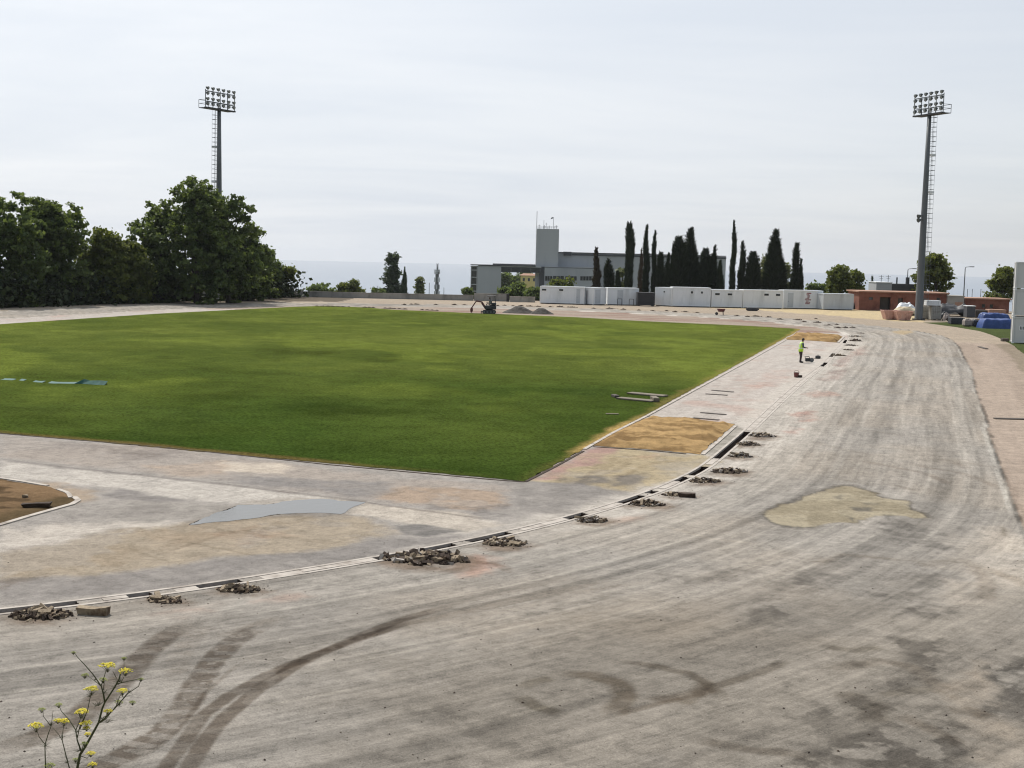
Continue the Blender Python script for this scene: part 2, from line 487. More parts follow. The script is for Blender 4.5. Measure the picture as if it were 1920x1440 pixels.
# lane coordinates on a coarse grid then interpolated
ci = np.unique(np.r_[np.arange(0, NR, 4), NR - 1]); cj = np.unique(np.r_[np.arange(0, NT, 4), NT - 1])
cx, cy = GX[np.ix_(ci, cj)].ravel(), GY[np.ix_(ci, cj)].ravel()
U0 = np.zeros(cx.shape); V0 = np.zeros(cx.shape)
for a in range(0, len(cx), 4000):
    sl = slice(a, a + 4000)
    dx = cx[sl, None] - KP[None, :, 0]; dy = cy[sl, None] - KP[None, :, 1]
    i = np.argmin(dx * dx + dy * dy, 1)
    r_ = np.arange(len(i))
    ex, ey = dx[r_, i], dy[r_, i]
    al = ex * KD[i, 0] + ey * KD[i, 1]
    U0[sl] = KS[i] + al
    V0[sl] = ex * KO[i, 0] + ey * KO[i, 1]
U0 = U0.reshape(len(ci), len(cj)); V0 = V0.reshape(len(ci), len(cj))
def up_grid(A):
    B = np.array([np.interp(np.arange(NR), ci, A[:, k]) for k in range(A.shape[1])]).T
    return np.array([np.interp(np.arange(NT), cj, B[k]) for k in range(NR)])
LU, LV = up_grid(U0), up_grid(V0)

class Paint:
    def __init__(s, X, Y, base):
        s.X, s.Y = X, Y
        s.c = np.empty((len(X), 3)); s.c[:] = base
        s.sp = np.zeros(len(X)); s.st = np.ones(len(X))
        s.wx = fbm(X * 0.9, Y * 0.9, 3, 4) - 0.5; s.wy = fbm(X * 0.9, Y * 0.9, 57, 4) - 0.5
        s.fx = fbm(X * 4.0, Y * 4.0, 5, 3) - 0.5; s.fy = fbm(X * 4, Y * 4, 77, 3) - 0.5
    def sel(s, P, mg):
        P = np.asarray(P); lo, hi = P.min(0) - mg, P.max(0) + mg
        return np.where((s.X > lo[0]) & (s.X < hi[0]) & (s.Y > lo[1]) & (s.Y < hi[1]))[0]
    def put(s, i, mk, c, mul, sp, st):
        if c is not None:
            tgt = s.c[i] * np.array(c) if mul else np.array(c)[None]
            s.c[i] += (tgt - s.c[i]) * mk[:, None]
        if sp is not None: s.sp[i] += (sp - s.sp[i]) * mk
        if st is not None: s.st[i] += (st - s.st[i]) * mk
    def poly(s, pts, c, k=1.0, soft=0.3, wob=0.6, mul=False, sp=None, st=None, px=True, tex=0.0, ts=1.2, seed=0):
        P = G(pts) if px else pts
        i = s.sel(P, soft + wob + 1)
        if not len(i): return
        X = s.X[i] + (s.wx[i] + 0.35 * s.fx[i]) * 2 * wob; Y = s.Y[i] + (s.wy[i] + 0.35 * s.fy[i]) * 2 * wob
        mk = sstep(-soft, soft, sdist(X, Y, P)) * k
        if tex: mk = mk * np.clip(1 - tex + 2 * tex * sstep(0.41, 0.59, fbm(s.X[i] * ts, s.Y[i] * ts, 91 + seed, 6)), 0, 1)
        s.put(i, mk, c, mul, sp, st)
    def line(s, pts, w, c, k=1.0, soft=0.5, wob=0.15, mul=True, px=True, tex=0.0, ts=1.5, seed=0, ridge=0.0, sp=None):
        P = G(pts) if px else pts
        i = s.sel(P, w + wob + 0.8)
        if not len(i): return
        X = s.X[i] + (s.wx[i] + 0.4 * s.fx[i]) * 2 * wob; Y = s.Y[i] + (s.wy[i] + 0.4 * s.fy[i]) * 2 * wob
        d, pr, L_ = seg_param(X, Y, P)
        we = np.maximum(w, 1.5e-4 * (X * X + Y * Y))
        mk = (1 - sstep(we / 2 * (1 - soft), we / 2 * (1 + soft), d)) * k * (w / we) ** .6
        if mul: mk = mk * np.clip(np.minimum(pr, L_ - pr) / min(.16 * L_, 1.1) + .15, 0, 1)
        if tex: mk = mk * np.clip(1 - tex + 2 * tex * sstep(0.41, 0.59, fbm(s.X[i] * ts * 2, s.Y[i] * ts * 2, 191 + seed, 5)), 0, 1)
        if ridge:
            Q = np.asarray(P); L = np.r_[0, np.cumsum(np.linalg.norm(np.diff(Q, axis=0), axis=1))]
            q = resample(Q, 0.05); best = np.full(len(i), 1e9); arg = np.zeros(len(i))
            for a in range(0, len(q), 4):
                dd = (s.X[i] - q[a, 0]) ** 2 + (s.Y[i] - q[a, 1]) ** 2
                b = dd < best; best[b] = dd[b]; arg[b] = a * 0.05
            mk = mk * (1 - ridge * (np.sin(arg * 2 * math.pi / 0.33 + s.fx[i] * 5) > 0.35))
        s.put(i, mk, c, mul, sp, None)

gx, gy, lu, lv = GX.ravel(), GY.ravel(), LU.ravel(), LV.ravel()
A = Paint(gx, gy, C(177, 169, 158))
su0 = (gx - O[0]) * u[0] + (gy - O[1]) * u[1]
big = fbm(gx * 0.12, gy * 0.12, 11, 4); mid = fbm(gx * 0.5, gy * 0.5, 23, 4)
A.c *= (0.90 + 0.22 * big)[:, None]
warm = sstep(0.35, 0.7, fbm(gx * 0.2 + 9, gy * 0.2, 31, 4))
A.c *= 1 + (np.array([0.035, 0.0, -0.045])[None] * (warm - 0.4)[:, None])
svv = -((gx - O[0]) * n[0] + (gy - O[1]) * n[1])
on = ((lv > 0) & (lv < 9.9)) | ((su0 < 15) & (svv < 9.9) & (lv > 0))
# lane-wise bands of wear
band = fbm(lu * 0.018 + 3, lv * 1.1, 41, 4)
A.c *= np.where(on, 0.87 + 0.26 * band, 1)[:, None]
rub = sstep(0.52, 0.70, fbm(lu * 0.05, lv * 0.9 + 40, 43, 5)) * on
A.c *= (1 - 0.16 * rub)[:, None]
A.sp = 0.20 + 0.25 * sstep(0.45, 0.7, mid)
for k in range(0, 9):
    v0 = 1.22 * k + 0.05
    ww = fbm(lu * 0.25, lu * 0 + k * 7.3, 61 + k, 4)
    ln = (1 - sstep(0.03, 0.075, np.abs(lv - v0 + (ww - 0.5) * 0.08))) * sstep(0.44, 0.70, ww) * 0.5 * (0 < lv + .2)
    A.c += (np.array(C(214, 206, 192)) - A.c) * (ln * (0.8 if k else 0.3))[:, None]
    ln2 = (1 - sstep(0.05, 0.22, np.abs(lv - v0 - 0.22))) * sstep(0.5, 0.75, fbm(lu * 0.12, lu * 0 + k * 3.1, 71 + k, 4)) * 0.22
    A.c *= (1 - ln2)[:, None]
wb = sstep(0.50, 0.62, fbm(lu * 0.012 + 7, lv * 1.6 + 11, 45, 3)) * on * np.interp(su0, [-30, 10], [.35, 1])
A.c += (np.array(C(204, 196, 184)) - A.c) * (wb * .5)[:, None]
dk = sstep(0.54, 0.66, fbm(lu * 0.03 + 1, lv * 1.9 + 3, 47, 4)) * on * np.interp(su0, [-30, 10], [.6, 1])
A.c *= (1 - .17 * dk)[:, None]
A.c *= np.where(on, np.interp(su0, [-25, 5, 40], [.97, 1.03, 1.06]), 1)[:, None]
# ---- inside the kerb
ins = lv < 0
su = (gx - O[0]) * u[0] + (gy - O[1]) * u[1]
A.c[ins] = np.array(C(178, 171, 163))
A.st[ins] = 0.25
A.c[ins] *= (0.88 + 0.25 * mid[ins])[:, None]
# runways beside the right straight
rw = ins & (su > 8.0) & (su < 92) & (lv > -12)
A.c[rw] = np.array(C(206, 196, 186)) * (0.90 + 0.2 * fbm(lu[rw] * 0.10, lv[rw] * 1.2, 83, 5))[:, None]
pk = rw & True
pm = sstep(0.55, 0.72, fbm(gx[pk] * 0.35, gy[pk] * 0.35, 87, 5)) * 0.45
A.c[pk] += (np.array(C(196, 160, 144)) - A.c[pk]) * pm[:, None]
A.sp[rw] = 0.1
# far half circle
fr = ins & (su >= 92)
t = fbm(lv[fr] * 0.55, lu[fr] * 0.03, 89, 4)
A.c[fr] = np.array(C(184, 168, 152)) * (0.85 + 0.3 * t)[:, None]
rd = sstep(0.50, 0.64, fbm(gx[fr] * 0.05, gy[fr] * 0.55, 95, 4)) * 0.55 * (gx[fr] > -14)
A.c[fr] += (np.array(C(150, 106, 92)) - A.c[fr]) * rd[:, None]
# ---- outside the track
sv = -((gx - O[0]) * n[0] + (gy - O[1]) * n[1])
ev = np.where(su < 15, sv, lv)
out = ev > 9.9
A.st[out] = 0.3
A.c[out] = np.array(C(192, 174, 157)) * (0.88 + 0.24 * mid[out])[:, None]
k2 = sstep(13.2, 13.7, ev + (mid - 0.5) * 1.2) * (su < 104) * out
A.c += (np.array(C(160, 146, 126)) * (0.8 + 0.4 * mid)[:, None] - A.c) * (k2 * 0.9)[:, None]
far_out = out & (su > 84)
A.c[far_out] = np.array(C(190, 174, 154)) * (0.86 + 0.28 * fbm(gx[far_out] * 0.05, gy[far_out] * 0.4, 99, 4))[:, None]
lf = out & (gx < -25) & (gy > 90)
A.c[lf] = np.array(C(198, 184, 164)) * (0.85 + 0.3 * mid[lf])[:, None]
lf2 = sstep(14.2, 15.6, lv + (mid - 0.5) * 4.0) * (gx < -25) * (gy > 90)
A.c += (np.array(C(92, 80, 66)) - A.c) * (lf2 * 0.85)[:, None]
# outer edge crack and pale line
ek = (1 - sstep(0.05, 0.14, np.abs(ev - 9.9 + (fbm(lu * .6, lu * 0, 101, 3) - .5) * .18))) * (0.35 + 0.65 * sstep(0.35, 0.6, fbm(lu * 0.8, lu * 0, 103, 3))) * (gx > 0) * (su < 110) 
A.c *= (1 - 0.58 * ek)[:, None]
pl = (1 - sstep(0.06, 0.12, np.abs(ev - 9.72))) * sstep(0.4, 0.6, fbm(lu * 0.2, lu * 0 + 4, 107, 4)) * 0.45 * (gx > 0) 
A.c += (np.array(C(222, 216, 204)) - A.c) * pl[:, None]
# ---- pale dust on both sides of the kerb, straight and last part of the near bend
du = np.interp(su, [-17, -12, 0, 4, 78, 84], [0, 1, 1, 0.9, 0.9, 0]) * (gx > -3)
wd = np.where(lv > 0, np.interp(su, [-17, -3, 6, 84], [0.8, 1.3, 2.0, 1.7]), 1.2) * (0.75 + 0.6 * mid)
dm = du * (1 - sstep(wd * 0.6, wd * 1.15, np.abs(lv - 0.15))) * 0.85
A.c += (np.array(C(218, 209, 197)) - A.c) * dm[:, None]
dm2 = (1 - sstep(0.2, 0.6, np.abs(lv))) * 0.35 * (su < -10)
A.c += (np.array(C(190, 180, 168)) - A.c) * dm2[:, None]
# far bend white drain line
wl = (1 - sstep(0.25, 0.5, np.abs(lv - 0.1 + (mid - .5) * .4))) * sstep(0.34, 0.55, fbm(lu * 0.15, lu * 0, 109, 3)) * (su > 80) * (gx > -2) * 0.85
A.c += (np.array(C(236, 228, 216)) - A.c) * wl[:, None]

P = A
# ---- near half circle patches (positions read off the ground itself)
P.poly([(0, 820), (300, 838), (520, 868), (760, 898), (960, 908), (940, 960), (700, 938), (400, 900), (0, 858)], C(184, 172, 160), .8, .4, .5, tex=.35, ts=.5)
P.poly([(120, 828), (330, 840), (380, 858), (240, 862), (60, 848)], C(150, 141, 134), .55, .5, 1.0, tex=.7, ts=.8, sp=.4)
P.poly([(190, 840), (300, 848), (310, 856), (215, 852)], C(128, 118, 110), .5, .2, .5, tex=.6, ts=1.4)
P.poly([(410, 866), (540, 872), (530, 888), (420, 886)], C(222, 208, 190), .9, .25, .5, tex=.15)
P.poly([(280, 872), (420, 866), (420, 890), (300, 895)], C(196, 176, 156), .8, .3, .6, tex=.4)
P.poly([(430, 892), (720, 905), (760, 925), (700, 938), (560, 918), (420, 904)], C(152, 147, 143), .85, .3, .5, tex=.3, sp=.35)
P.poly([(780, 912), (930, 918), (955, 950), (880, 962), (720, 930)], C(186, 162, 138), .75, .3, .6, tex=.5, ts=1.0)
P.poly([(800, 948), (960, 948), (975, 968), (880, 972)], C(132, 126, 122), .6, .2, .5, tex=.7, ts=1.5, sp=.6)
P.poly([(960, 905), (1180, 890), (1180, 930), (1060, 965), (960, 950)], C(152, 146, 140), .7, .4, .7, tex=.5, ts=.9, sp=.5)
P.poly([(0, 865), (400, 908), (650, 936), (700, 945), (930, 978), (870, 1003), (760, 980), (650, 965), (550, 945), (450, 947), (330, 932), (210, 916), (0, 893)], C(212, 204, 193), .9, .22, .3, tex=.25, sp=.05)
P.poly([(690, 943), (850, 960), (940, 985), (870, 998), (720, 975), (655, 962)], C(208, 196, 180), .7, .2, .3)
P.poly([(215, 917), (335, 935), (345, 945), (250, 942), (205, 928)], C(146, 140, 136), .8, .2, .35, tex=.3, sp=.4)
P.poly([(150, 935), (330, 940), (440, 948), (380, 972), (250, 985), (60, 985)], C(176, 169, 160), .85, .3, .6, tex=.5, ts=.7)
P.poly([(150, 955), (300, 948), (380, 955), (260, 968), (120, 978)], C(146, 139, 133), .5, .3, .8, tex=.8, ts=1.0)
P.poly([(0, 988), (210, 985), (420, 978), (250, 1000), (100, 1022), (0, 1040)], C(216, 206, 193), .9, .35, .8, tex=.25)
P.poly([(0, 1042), (120, 1018), (330, 985), (450, 966), (560, 962), (680, 974), (748, 992), (740, 1006), (640, 1028), (480, 1046), (350, 1058), (260, 1072), (120, 1082), (0, 1088)], C(182, 167, 145), .88, .35, .6, tex=.3, ts=.8)
P.poly([(250, 1005), (500, 975), (600, 985), (420, 1020), (300, 1030)], C(166, 146, 122), .55, .5, 1.0, tex=.75, ts=.9)
P.poly([(20, 1050), (200, 1020), (260, 1040), (60, 1075)], C(160, 142, 118), .5, .5, 1.0, tex=.75, ts=.8)
P.poly([(380, 1000), (480, 985), (560, 1000), (430, 1030)], C(172, 142, 118), .4, .4, .8, tex=.6, ts=1.2)
P.poly([(0, 1088), (120, 1082), (260, 1072), (400, 1052), (640, 1028), (742, 1008), (900, 1000), (600, 1062), (300, 1105), (0, 1135)], C(150, 144, 139), .75, .2, .35, tex=.35, ts=.6, sp=.35)
P.poly([(740, 984), (800, 986), (878, 994), (800, 1004), (760, 1002)], C(132, 128, 124), .85, .12, .3, tex=.25, sp=.5)
P.poly([(0, 1085), (110, 1076), (90, 1090), (0, 1105)], C(120, 106, 92), .55, .3, .7, tex=.6, ts=1.3)
P.poly([(60, 905), (110, 905), (190, 930), (150, 945), (120, 930)], C(188, 166, 140), .7, .25, .5)
# cracks and joints
P.line([(0, 863), (400, 906), (650, 936), (700, 944), (930, 976)], .10, (.42, .40, .40), .9, .5, .05, tex=.25)
P.line([(340, 1015), (480, 1042)], .06, (.6, .58, .55), .8, .5, .05); P.line([(300, 1040), (420, 1000), (400, 985)], .08, (.62, .6, .58), .7, .5, .1)
P.line([(240, 1028), (310, 1053)], .05, (.6, .58, .55), .7, .5, .05); P.line([(500, 1005), (620, 1020), (700, 1000)], .05, (.6, .58, .55), .6, .5, .05)
P.line([(350, 985), (480, 1000), (640, 1018)], .05, (.62, .6, .58), .7)
P.line([(420, 1000), (470, 995), (540, 986)], .30, (.62, .6, .56), .55, .2, .03, ridge=.8)
P.line([(510, 962), (580, 965), (560, 980), (500, 985)], .12, (.7, .68, .64), .6)
# yellow dusty ground by the pit, pink remains
P.poly([(985, 902), (1118, 838), (1312, 853), (1345, 862), (1240, 905), (1180, 925), (1050, 905)], C(194, 176, 140), .85, .3, .5, tex=.35, ts=.8)
P.poly([(990, 900), (1108, 838), (1165, 842), (1120, 865), (1030, 898)], C(186, 150, 142), .8, .25, .4, tex=.35, ts=1.2)
P.poly([(1040, 895), (1125, 893), (1140, 905), (1060, 912)], C(122, 116, 112), .75, .2, .4, tex=.5, ts=1.4, sp=.6)
P.poly([(1150, 895), (1215, 885), (1200, 905), (1130, 918)], C(122, 116, 112), .7, .2, .4, tex=.5, ts=1.4, sp=.6)
P.poly([(1230, 870), (1330, 858), (1320, 872), (1240, 895)], C(178, 168, 152), .6, .3, .4, tex=.5)
for q in ([(1130, 890), (1190, 862), (1260, 853)], [(1150, 900), (1210, 872), (1290, 858)], [(1100, 880), (1160, 858), (1200, 852)], [(1080, 905), (1130, 875), (1180, 860)]):
    P.line(q, .22, (.66, .62, .58), .6, .6, .25, tex=.5)
P.poly([(1320, 851), (1378, 797), (1398, 806), (1344, 858)], C(158, 152, 140), .8, .15, .2, tex=.4, sp=.4)
# reddish remains on the track
for q, c_, k_ in (([(1505, 738), (1535, 732), (1565, 735), (1572, 743), (1520, 745)], (178, 140, 124), .75), ([(1478, 775), (1515, 770), (1530, 777), (1520, 790), (1495, 793), (1500, 783)], (186, 138, 122), .8),
                ([(1478, 800), (1498, 803), (1505, 812), (1470, 815)], (190, 146, 132), .7), ([(1555, 695), (1590, 690), (1585, 705), (1560, 715), (1540, 712)], (150, 124, 114), .7),
                ([(1570, 672), (1600, 665), (1605, 672), (1575, 690), (1560, 688)], (162, 132, 122), .7), ([(1600, 655), (1625, 650), (1620, 665), (1600, 668)], (186, 150, 136), .6),
                ([(835, 1055), (900, 1042), (965, 1050), (925, 1068), (850, 1078)], (190, 150, 130), .85), ([(485, 1125), (540, 1113), (565, 1120), (520, 1132)], (182, 148, 130), .6),
                ([(1430, 700), (1470, 690), (1480, 715), (1420, 730)], (200, 168, 154), .4), ([(1385, 720), (1445, 722), (1400, 740)], (200, 166, 150), .5), ([(1180, 855), (1240, 850), (1220, 862)], (200, 150, 130), .4),
                ([(1150, 970), (1195, 966), (1190, 980), (1155, 985)], (196, 160, 140), .55), ([(320, 1140), (420, 1128), (400, 1145), (300, 1155)], (178, 150, 134), .5), ([(1165, 962), (1200, 958), (1190, 968)], (150, 146, 142), .5)):
    P.poly(q, C(*c_), k_ * .72, .3, .55, tex=.6, ts=1.8)
P.line([(1505, 741), (1530, 746), (1575, 744), (1640, 752), (1700, 757)], .16, (.55, .5, .48), .7, .5, .25, tex=.5)
P.line([(880, 1050), (935, 1060), (965, 1072)], .25, (.55, .48, .44), .7, .6, .25, tex=.25)
# exposed pale base where the surface came off
off = lambda q: [(1380 + x / 3.272, 600 + y / 3.272) for x, y in q]
patch = off([(165, 1190), (260, 1140), (400, 1090), (430, 1062), (560, 1038), (660, 1015), (720, 1015), (790, 1040), (850, 1072), (930, 1090), (1060, 1112), (1080, 1160), (1140, 1185), (1200, 1215), (1100, 1215), (960, 1198), (880, 1205), (820, 1222), (740, 1240), (640, 1245), (560, 1255), (480, 1280), (380, 1278), (250, 1262), (190, 1240)])
P.poly(patch, C(112, 106, 98), .8, .08, .24, sp=.3)
ctr = np.mean(G(patch), 0)
inner = [tuple(ctr + (np.array(q) - ctr) * .955) for q in G(patch)]
P.poly(inner, C(192, 180, 154), .92, .06, .26, px=False, sp=.15, st=.1)
P.poly(inner, C(150, 138, 114), .6, .2, .4, px=False, tex=.8, ts=.9)
for q in ([(715, 1150), (830, 1150), (830, 1180), (730, 1178)], [(770, 1115), (880, 1120), (880, 1135), (780, 1130)], [(680, 1205), (740, 1220), (720, 1235)], [(890, 1195), (960, 1200), (930, 1215)], [(600, 1085), (680, 1070), (650, 1100)], [(1030, 1130), (1080, 1140), (1060, 1160)]):
    P.poly(off(q), C(112, 108, 102), .7, .1, .2, tex=.45, ts=2.2, sp=.6)
P.line(off([(150, 1190), (260, 1138), (400, 1088), (440, 1058), (570, 1034), (660, 1012), (720, 1012), (800, 1038), (860, 1075), (1060, 1112)]), .13, (.48, .46, .45), .85, .5, .12, tex=.3)
P.line(off([(250, 1265), (380, 1282), (480, 1284), (560, 1258)]), .10, (.55, .53, .5), .8, .5, .1)
P.line(off([(1060, 1150), (1140, 1185), (1220, 1220)]), .12, (.5, .48, .46), .8, .5, .12)
P.poly(off([(90, 1230), (150, 1200), (200, 1215), (190, 1240), (120, 1245)]), C(130, 124, 116), .6, .1, .25, tex=.6, ts=2)
# dark gravelly wear, lower right
for q, k_ in (([(1260, 1090), (1330, 1072), (1420, 1055), (1400, 1065), (1290, 1095)], .6), ([(1420, 1080), (1520, 1068), (1540, 1090), (1450, 1098)], .6), ([(1500, 1045), (1590, 1042), (1560, 1058), (1500, 1060)], .6),
              ([(1380, 1150), (1450, 1130), (1530, 1135), (1500, 1160), (1400, 1170)], .6), ([(1640, 1115), (1740, 1125), (1770, 1150), (1720, 1160), (1660, 1140)], .65), ([(1670, 1190), (1780, 1195), (1790, 1250), (1700, 1270), (1670, 1230)], .65),
              ([(1560, 1240), (1640, 1235), (1650, 1255), (1600, 1265)], .6), ([(1640, 1270), (1730, 1285), (1740, 1310), (1650, 1300)], .6), ([(1460, 1310), (1620, 1290), (1660, 1340), (1560, 1370), (1450, 1350)], .5),
              ([(1540, 1380), (1800, 1360), (1800, 1440), (1480, 1440)], .75), ([(1720, 1330), (1800, 1345), (1790, 1390), (1720, 1360)], .5), ([(1880, 1230), (1960, 1210), (1990, 1340), (1890, 1330)], .75), ([(1860, 1330), (1960, 1340), (1960, 1420), (1900, 1400)], .4),
              ([(1700, 1000), (1770, 998), (1760, 1028), (1710, 1025)], .5), ([(1715, 1080), (1800, 1075), (1790, 1100), (1730, 1100)], .4), ([(1640, 985), (1700, 975), (1740, 985), (1690, 1000)], .6),
              ([(850, 1405), (1000, 1385), (980, 1420), (820, 1435)], .4), ([(1280, 1320), (1400, 1300), (1420, 1420), (1280, 1430)], .25), ([(660, 1290), (960, 1330), (980, 1400), (700, 1420)], .25)):
    P.poly(q, C(88, 83, 77), k_ * .95, .45, 1.0, tex=.8, ts=2.4, sp=1.0)
for q in ([(1180, 1180), (1990, 1090), (1990, 1480), (1180, 1480)], [(640, 1230), (1200, 1160), (1200, 1480), (640, 1480)]):
    P.poly(q, (.84, .815, .775), .9, 2.5, 1.5, mul=True, sp=.75)
# pale worn patches at the right edge
P.poly([(1780, 1010), (1900, 1000), (1960, 1110), (1850, 1100), (1790, 1060)], C(208, 196, 180), .7, .7, 1.0, tex=.4, ts=.6)
P.poly([(1780, 1280), (1850, 1260), (1870, 1330), (1790, 1310)], C(190, 174, 154), .7, .5, .8, tex=.4, ts=.9)
P.poly([(1820, 1340), (1920, 1350), (1940, 1470), (1830, 1430)], C(186, 172, 154), .7, .5, .8, tex=.4, ts=.9)
P.poly([(1780, 1090), (1830, 1095), (1830, 1140), (1780, 1140)], C(202, 190, 174), .6, .4, .6, tex=.4, ts=.9)
P.poly([(1850, 1000), (1900, 985), (1920, 1040), (1880, 1040)], C(214, 202, 186), .7, .4, .5)
# tyre marks
soil = (.46, .42, .385)
P.line([(-40, 1415), (60, 1385), (140, 1350), (200, 1300), (240, 1262), (270, 1230), (310, 1192), (360, 1165)], .50, soil, 1.0, .28, .05, ridge=.2, tex=.22)
P.line([(60, 1490), (180, 1440), (250, 1405), (310, 1370), (345, 1330), (370, 1280), (400, 1240), (440, 1200), (500, 1168)], .48, soil, 1.0, .22, .05, ridge=.45, tex=.22)
P.line([(230, 1530), (310, 1440), (350, 1390), (380, 1345), (430, 1305), (500, 1265), (600, 1225), (680, 1194), (780, 1165)], .26, soil, 1.0, .28, .05, tex=.22)
P.line([(290, 1530), (355, 1440), (390, 1385), (430, 1340), (480, 1295), (560, 1245), (660, 1198), (760, 1160), (860, 1132)], .28, soil, 1.0, .26, .05, tex=.2)
P.line([(230, 1440), (300, 1398), (352, 1352), (385, 1300), (425, 1262), (470, 1235)], .10, (.7, .67, .64), .8, .3, .05, tex=.3)
P.line([(640, 1205), (760, 1172), (900, 1140), (1060, 1112), (1240, 1088)], .22, (.86, .84, .82), .7, .4, .08, tex=.4)
P.line([(660, 1198), (800, 1160), (960, 1122), (1180, 1085)], .2, (.87, .85, .83), .7, .4, .08, tex=.4)
P.line([(320, 1280), (340, 1230), (360, 1190), (400, 1170)], .40, (.78, .75, .72), .7, .5, .1, ridge=.5, tex=.4)
P.line([(400, 1195), (470, 1175), (530, 1155)], .3, (.7, .66, .62), .5, .6, .1, tex=.4)
P.line([(968, 1302), (1010, 1326), (1055, 1340)], .30, (0.53, 0.51, 0.47), .9, .5, .08, tex=.2)
P.line([(978, 1288), (1000, 1278), (1040, 1270)], .28, (0.53, 0.51, 0.47), .85, .5, .08, tex=.25)
P.line([(1050, 1262), (1110, 1265), (1155, 1280), (1170, 1305), (1160, 1325), (1150, 1342)], .38, (0.52, 0.48, 0.43), .95, .5, .1, tex=.18)
P.line([(1150, 1342), (1225, 1322), (1290, 1305)], .16, (.66, .62, .58), .8, .5, .08, tex=.25)
P.line([(1155, 1240), (1230, 1250), (1290, 1262), (1330, 1280), (1360, 1310)], .26, (0.53, 0.50, 0.46), .85, .5, .1, tex=.2)
P.line([(1215, 1315), (1300, 1300), (1350, 1290)], .34, (.58, .54, .5), .85, .5, .1, tex=.2)
P.line([(1330, 1292), (1360, 1282), (1420, 1262), (1475, 1240)], .24, (0.53, 0.50, 0.46), .85, .5, .08, tex=.18)
P.line([(1270, 1322), (1310, 1300), (1330, 1275)], .30, (.58, .54, .49), .8, .5, .1, tex=.2)
P.line([(1300, 1385), (1400, 1405), (1480, 1412), (1540, 1425)], .30, (0.52, 0.49, 0.46), .8, .6, .12, tex=.25)
P.line([(1540, 1215), (1600, 1220), (1650, 1212)], .3, (0.53, 0.51, 0.47), .75, .6, .15, tex=.25)
P.line([(1550, 1260), (1640, 1240), (1700, 1250), (1760, 1285), (1830, 1280)], .4, (.68, .64, .6), .7, .6, .2, tex=.25)
P.line([(1560, 1290), (1620, 1320), (1640, 1360)], .5, (0.53, 0.50, 0.46), .7, .6, .2, tex=.25)
P.line([(1640, 1305), (1740, 1290), (1790, 1300)], .3, (.62, .6, .56), .7, .6, .15, tex=.25)
P.line([(1680, 1340), (1760, 1380), (1800, 1400)], .3, (.64, .6, .56), .7, .6, .15, tex=.25)
P.line([(1770, 1330), (1830, 1330), (1860, 1345)], .35, (.56, .53, .5), .75, .6, .15, tex=.25)
P.line([(1700, 1045), (1740, 1058), (1800, 1050), (1870, 1075), (1960, 1110)], .4, (.72, .69, .65), .7, .6, .2, tex=.4)
P.line([(1820, 1060), (1850, 1090), (1852, 1130)], .35, (.68, .65, .62), .75, .6, .15, tex=.18)
P.line([(1530, 1060), (1580, 1040), (1700, 1050)], .3, (.68, .64, .6), .6, .6, .2, tex=.25)
P.line(off([(760, 860), (900, 890), (1060, 920), (1180, 945), (1260, 980), (1330, 1020)]), .22, (.70, .66, .63), .85, .5, .08, tex=.3)
P.line(off([(1070, 880), (1200, 910), (1360, 935), (1480, 970), (1600, 1030)]), .20, (.70, .66, .63), .85, .5, .08, tex=.3)
P.line(off([(1310, 870), (1390, 890), (1420, 915)]), .25, (.72, .68, .65), .8, .5, .08, tex=.3)
P.line(off([(740, 675), (900, 690), (1040, 715)]), .22, (.72, .69, .66), .75, .5, .08, tex=.3)
P.line(off([(1210, 850), (1450, 880), (1620, 910)]), .16, (.74, .71, .68), .7, .5, .08, tex=.3)
P.line(off([(640, 200), (760, 205), (960, 230), (1100, 245)]), .5, (.72, .69, .67), .7, .5, .2, tex=.4)
P.line(off([(530, 960), (700, 985), (860, 1020)]), .16, (.74, .72, .69), .7, .5, .08, tex=.3)
P.line(off([(950, 1010), (1050, 1035), (1140, 1050)]), .2, (.68, .65, .62), .7, .5, .1, tex=.4)
P.line(off([(470, 735), (540, 765), (640, 790), (850, 830)]), .24, (.74, .71, .68), .6, .5, .12, tex=.4)
P.line([(1240, 985), (1330, 1010), (1420, 1020)], .14, (1.12, 1.10, 1.06), .8, .5, .06, tex=.3)
P.poly(off([(1000, 240), (1120, 245), (1260, 255), (1250, 275), (1050, 265)]), (.85, .83, .82), .6, .3, .6, mul=True, tex=.4)
P.poly([(1640, 1010), (1646, 985), (1652, 985), (1650, 1010)], (.6, .58, .56), .0, .1, .1, mul=True)
P.poly([(1877, 988), (1886, 988), (1890, 1005), (1880, 1005)], (.6, .58, .54), .8, .08, .1, mul=True)
P.poly([(1670, 622), (1700, 619), (1712, 622), (1690, 628)], C(206, 182, 140), .7, .3, .5)
P.poly([(1440, 640), (1500, 655), (1560, 662), (1540, 690), (1460, 700)], C(216, 208, 198), .4, .5, .8, tex=.5)
P.line([(1470, 668), (1500, 664), (1560, 668), (1620, 662)], .3, (0.52, 0.47, 0.45), .6, .5, .3, tex=.5)
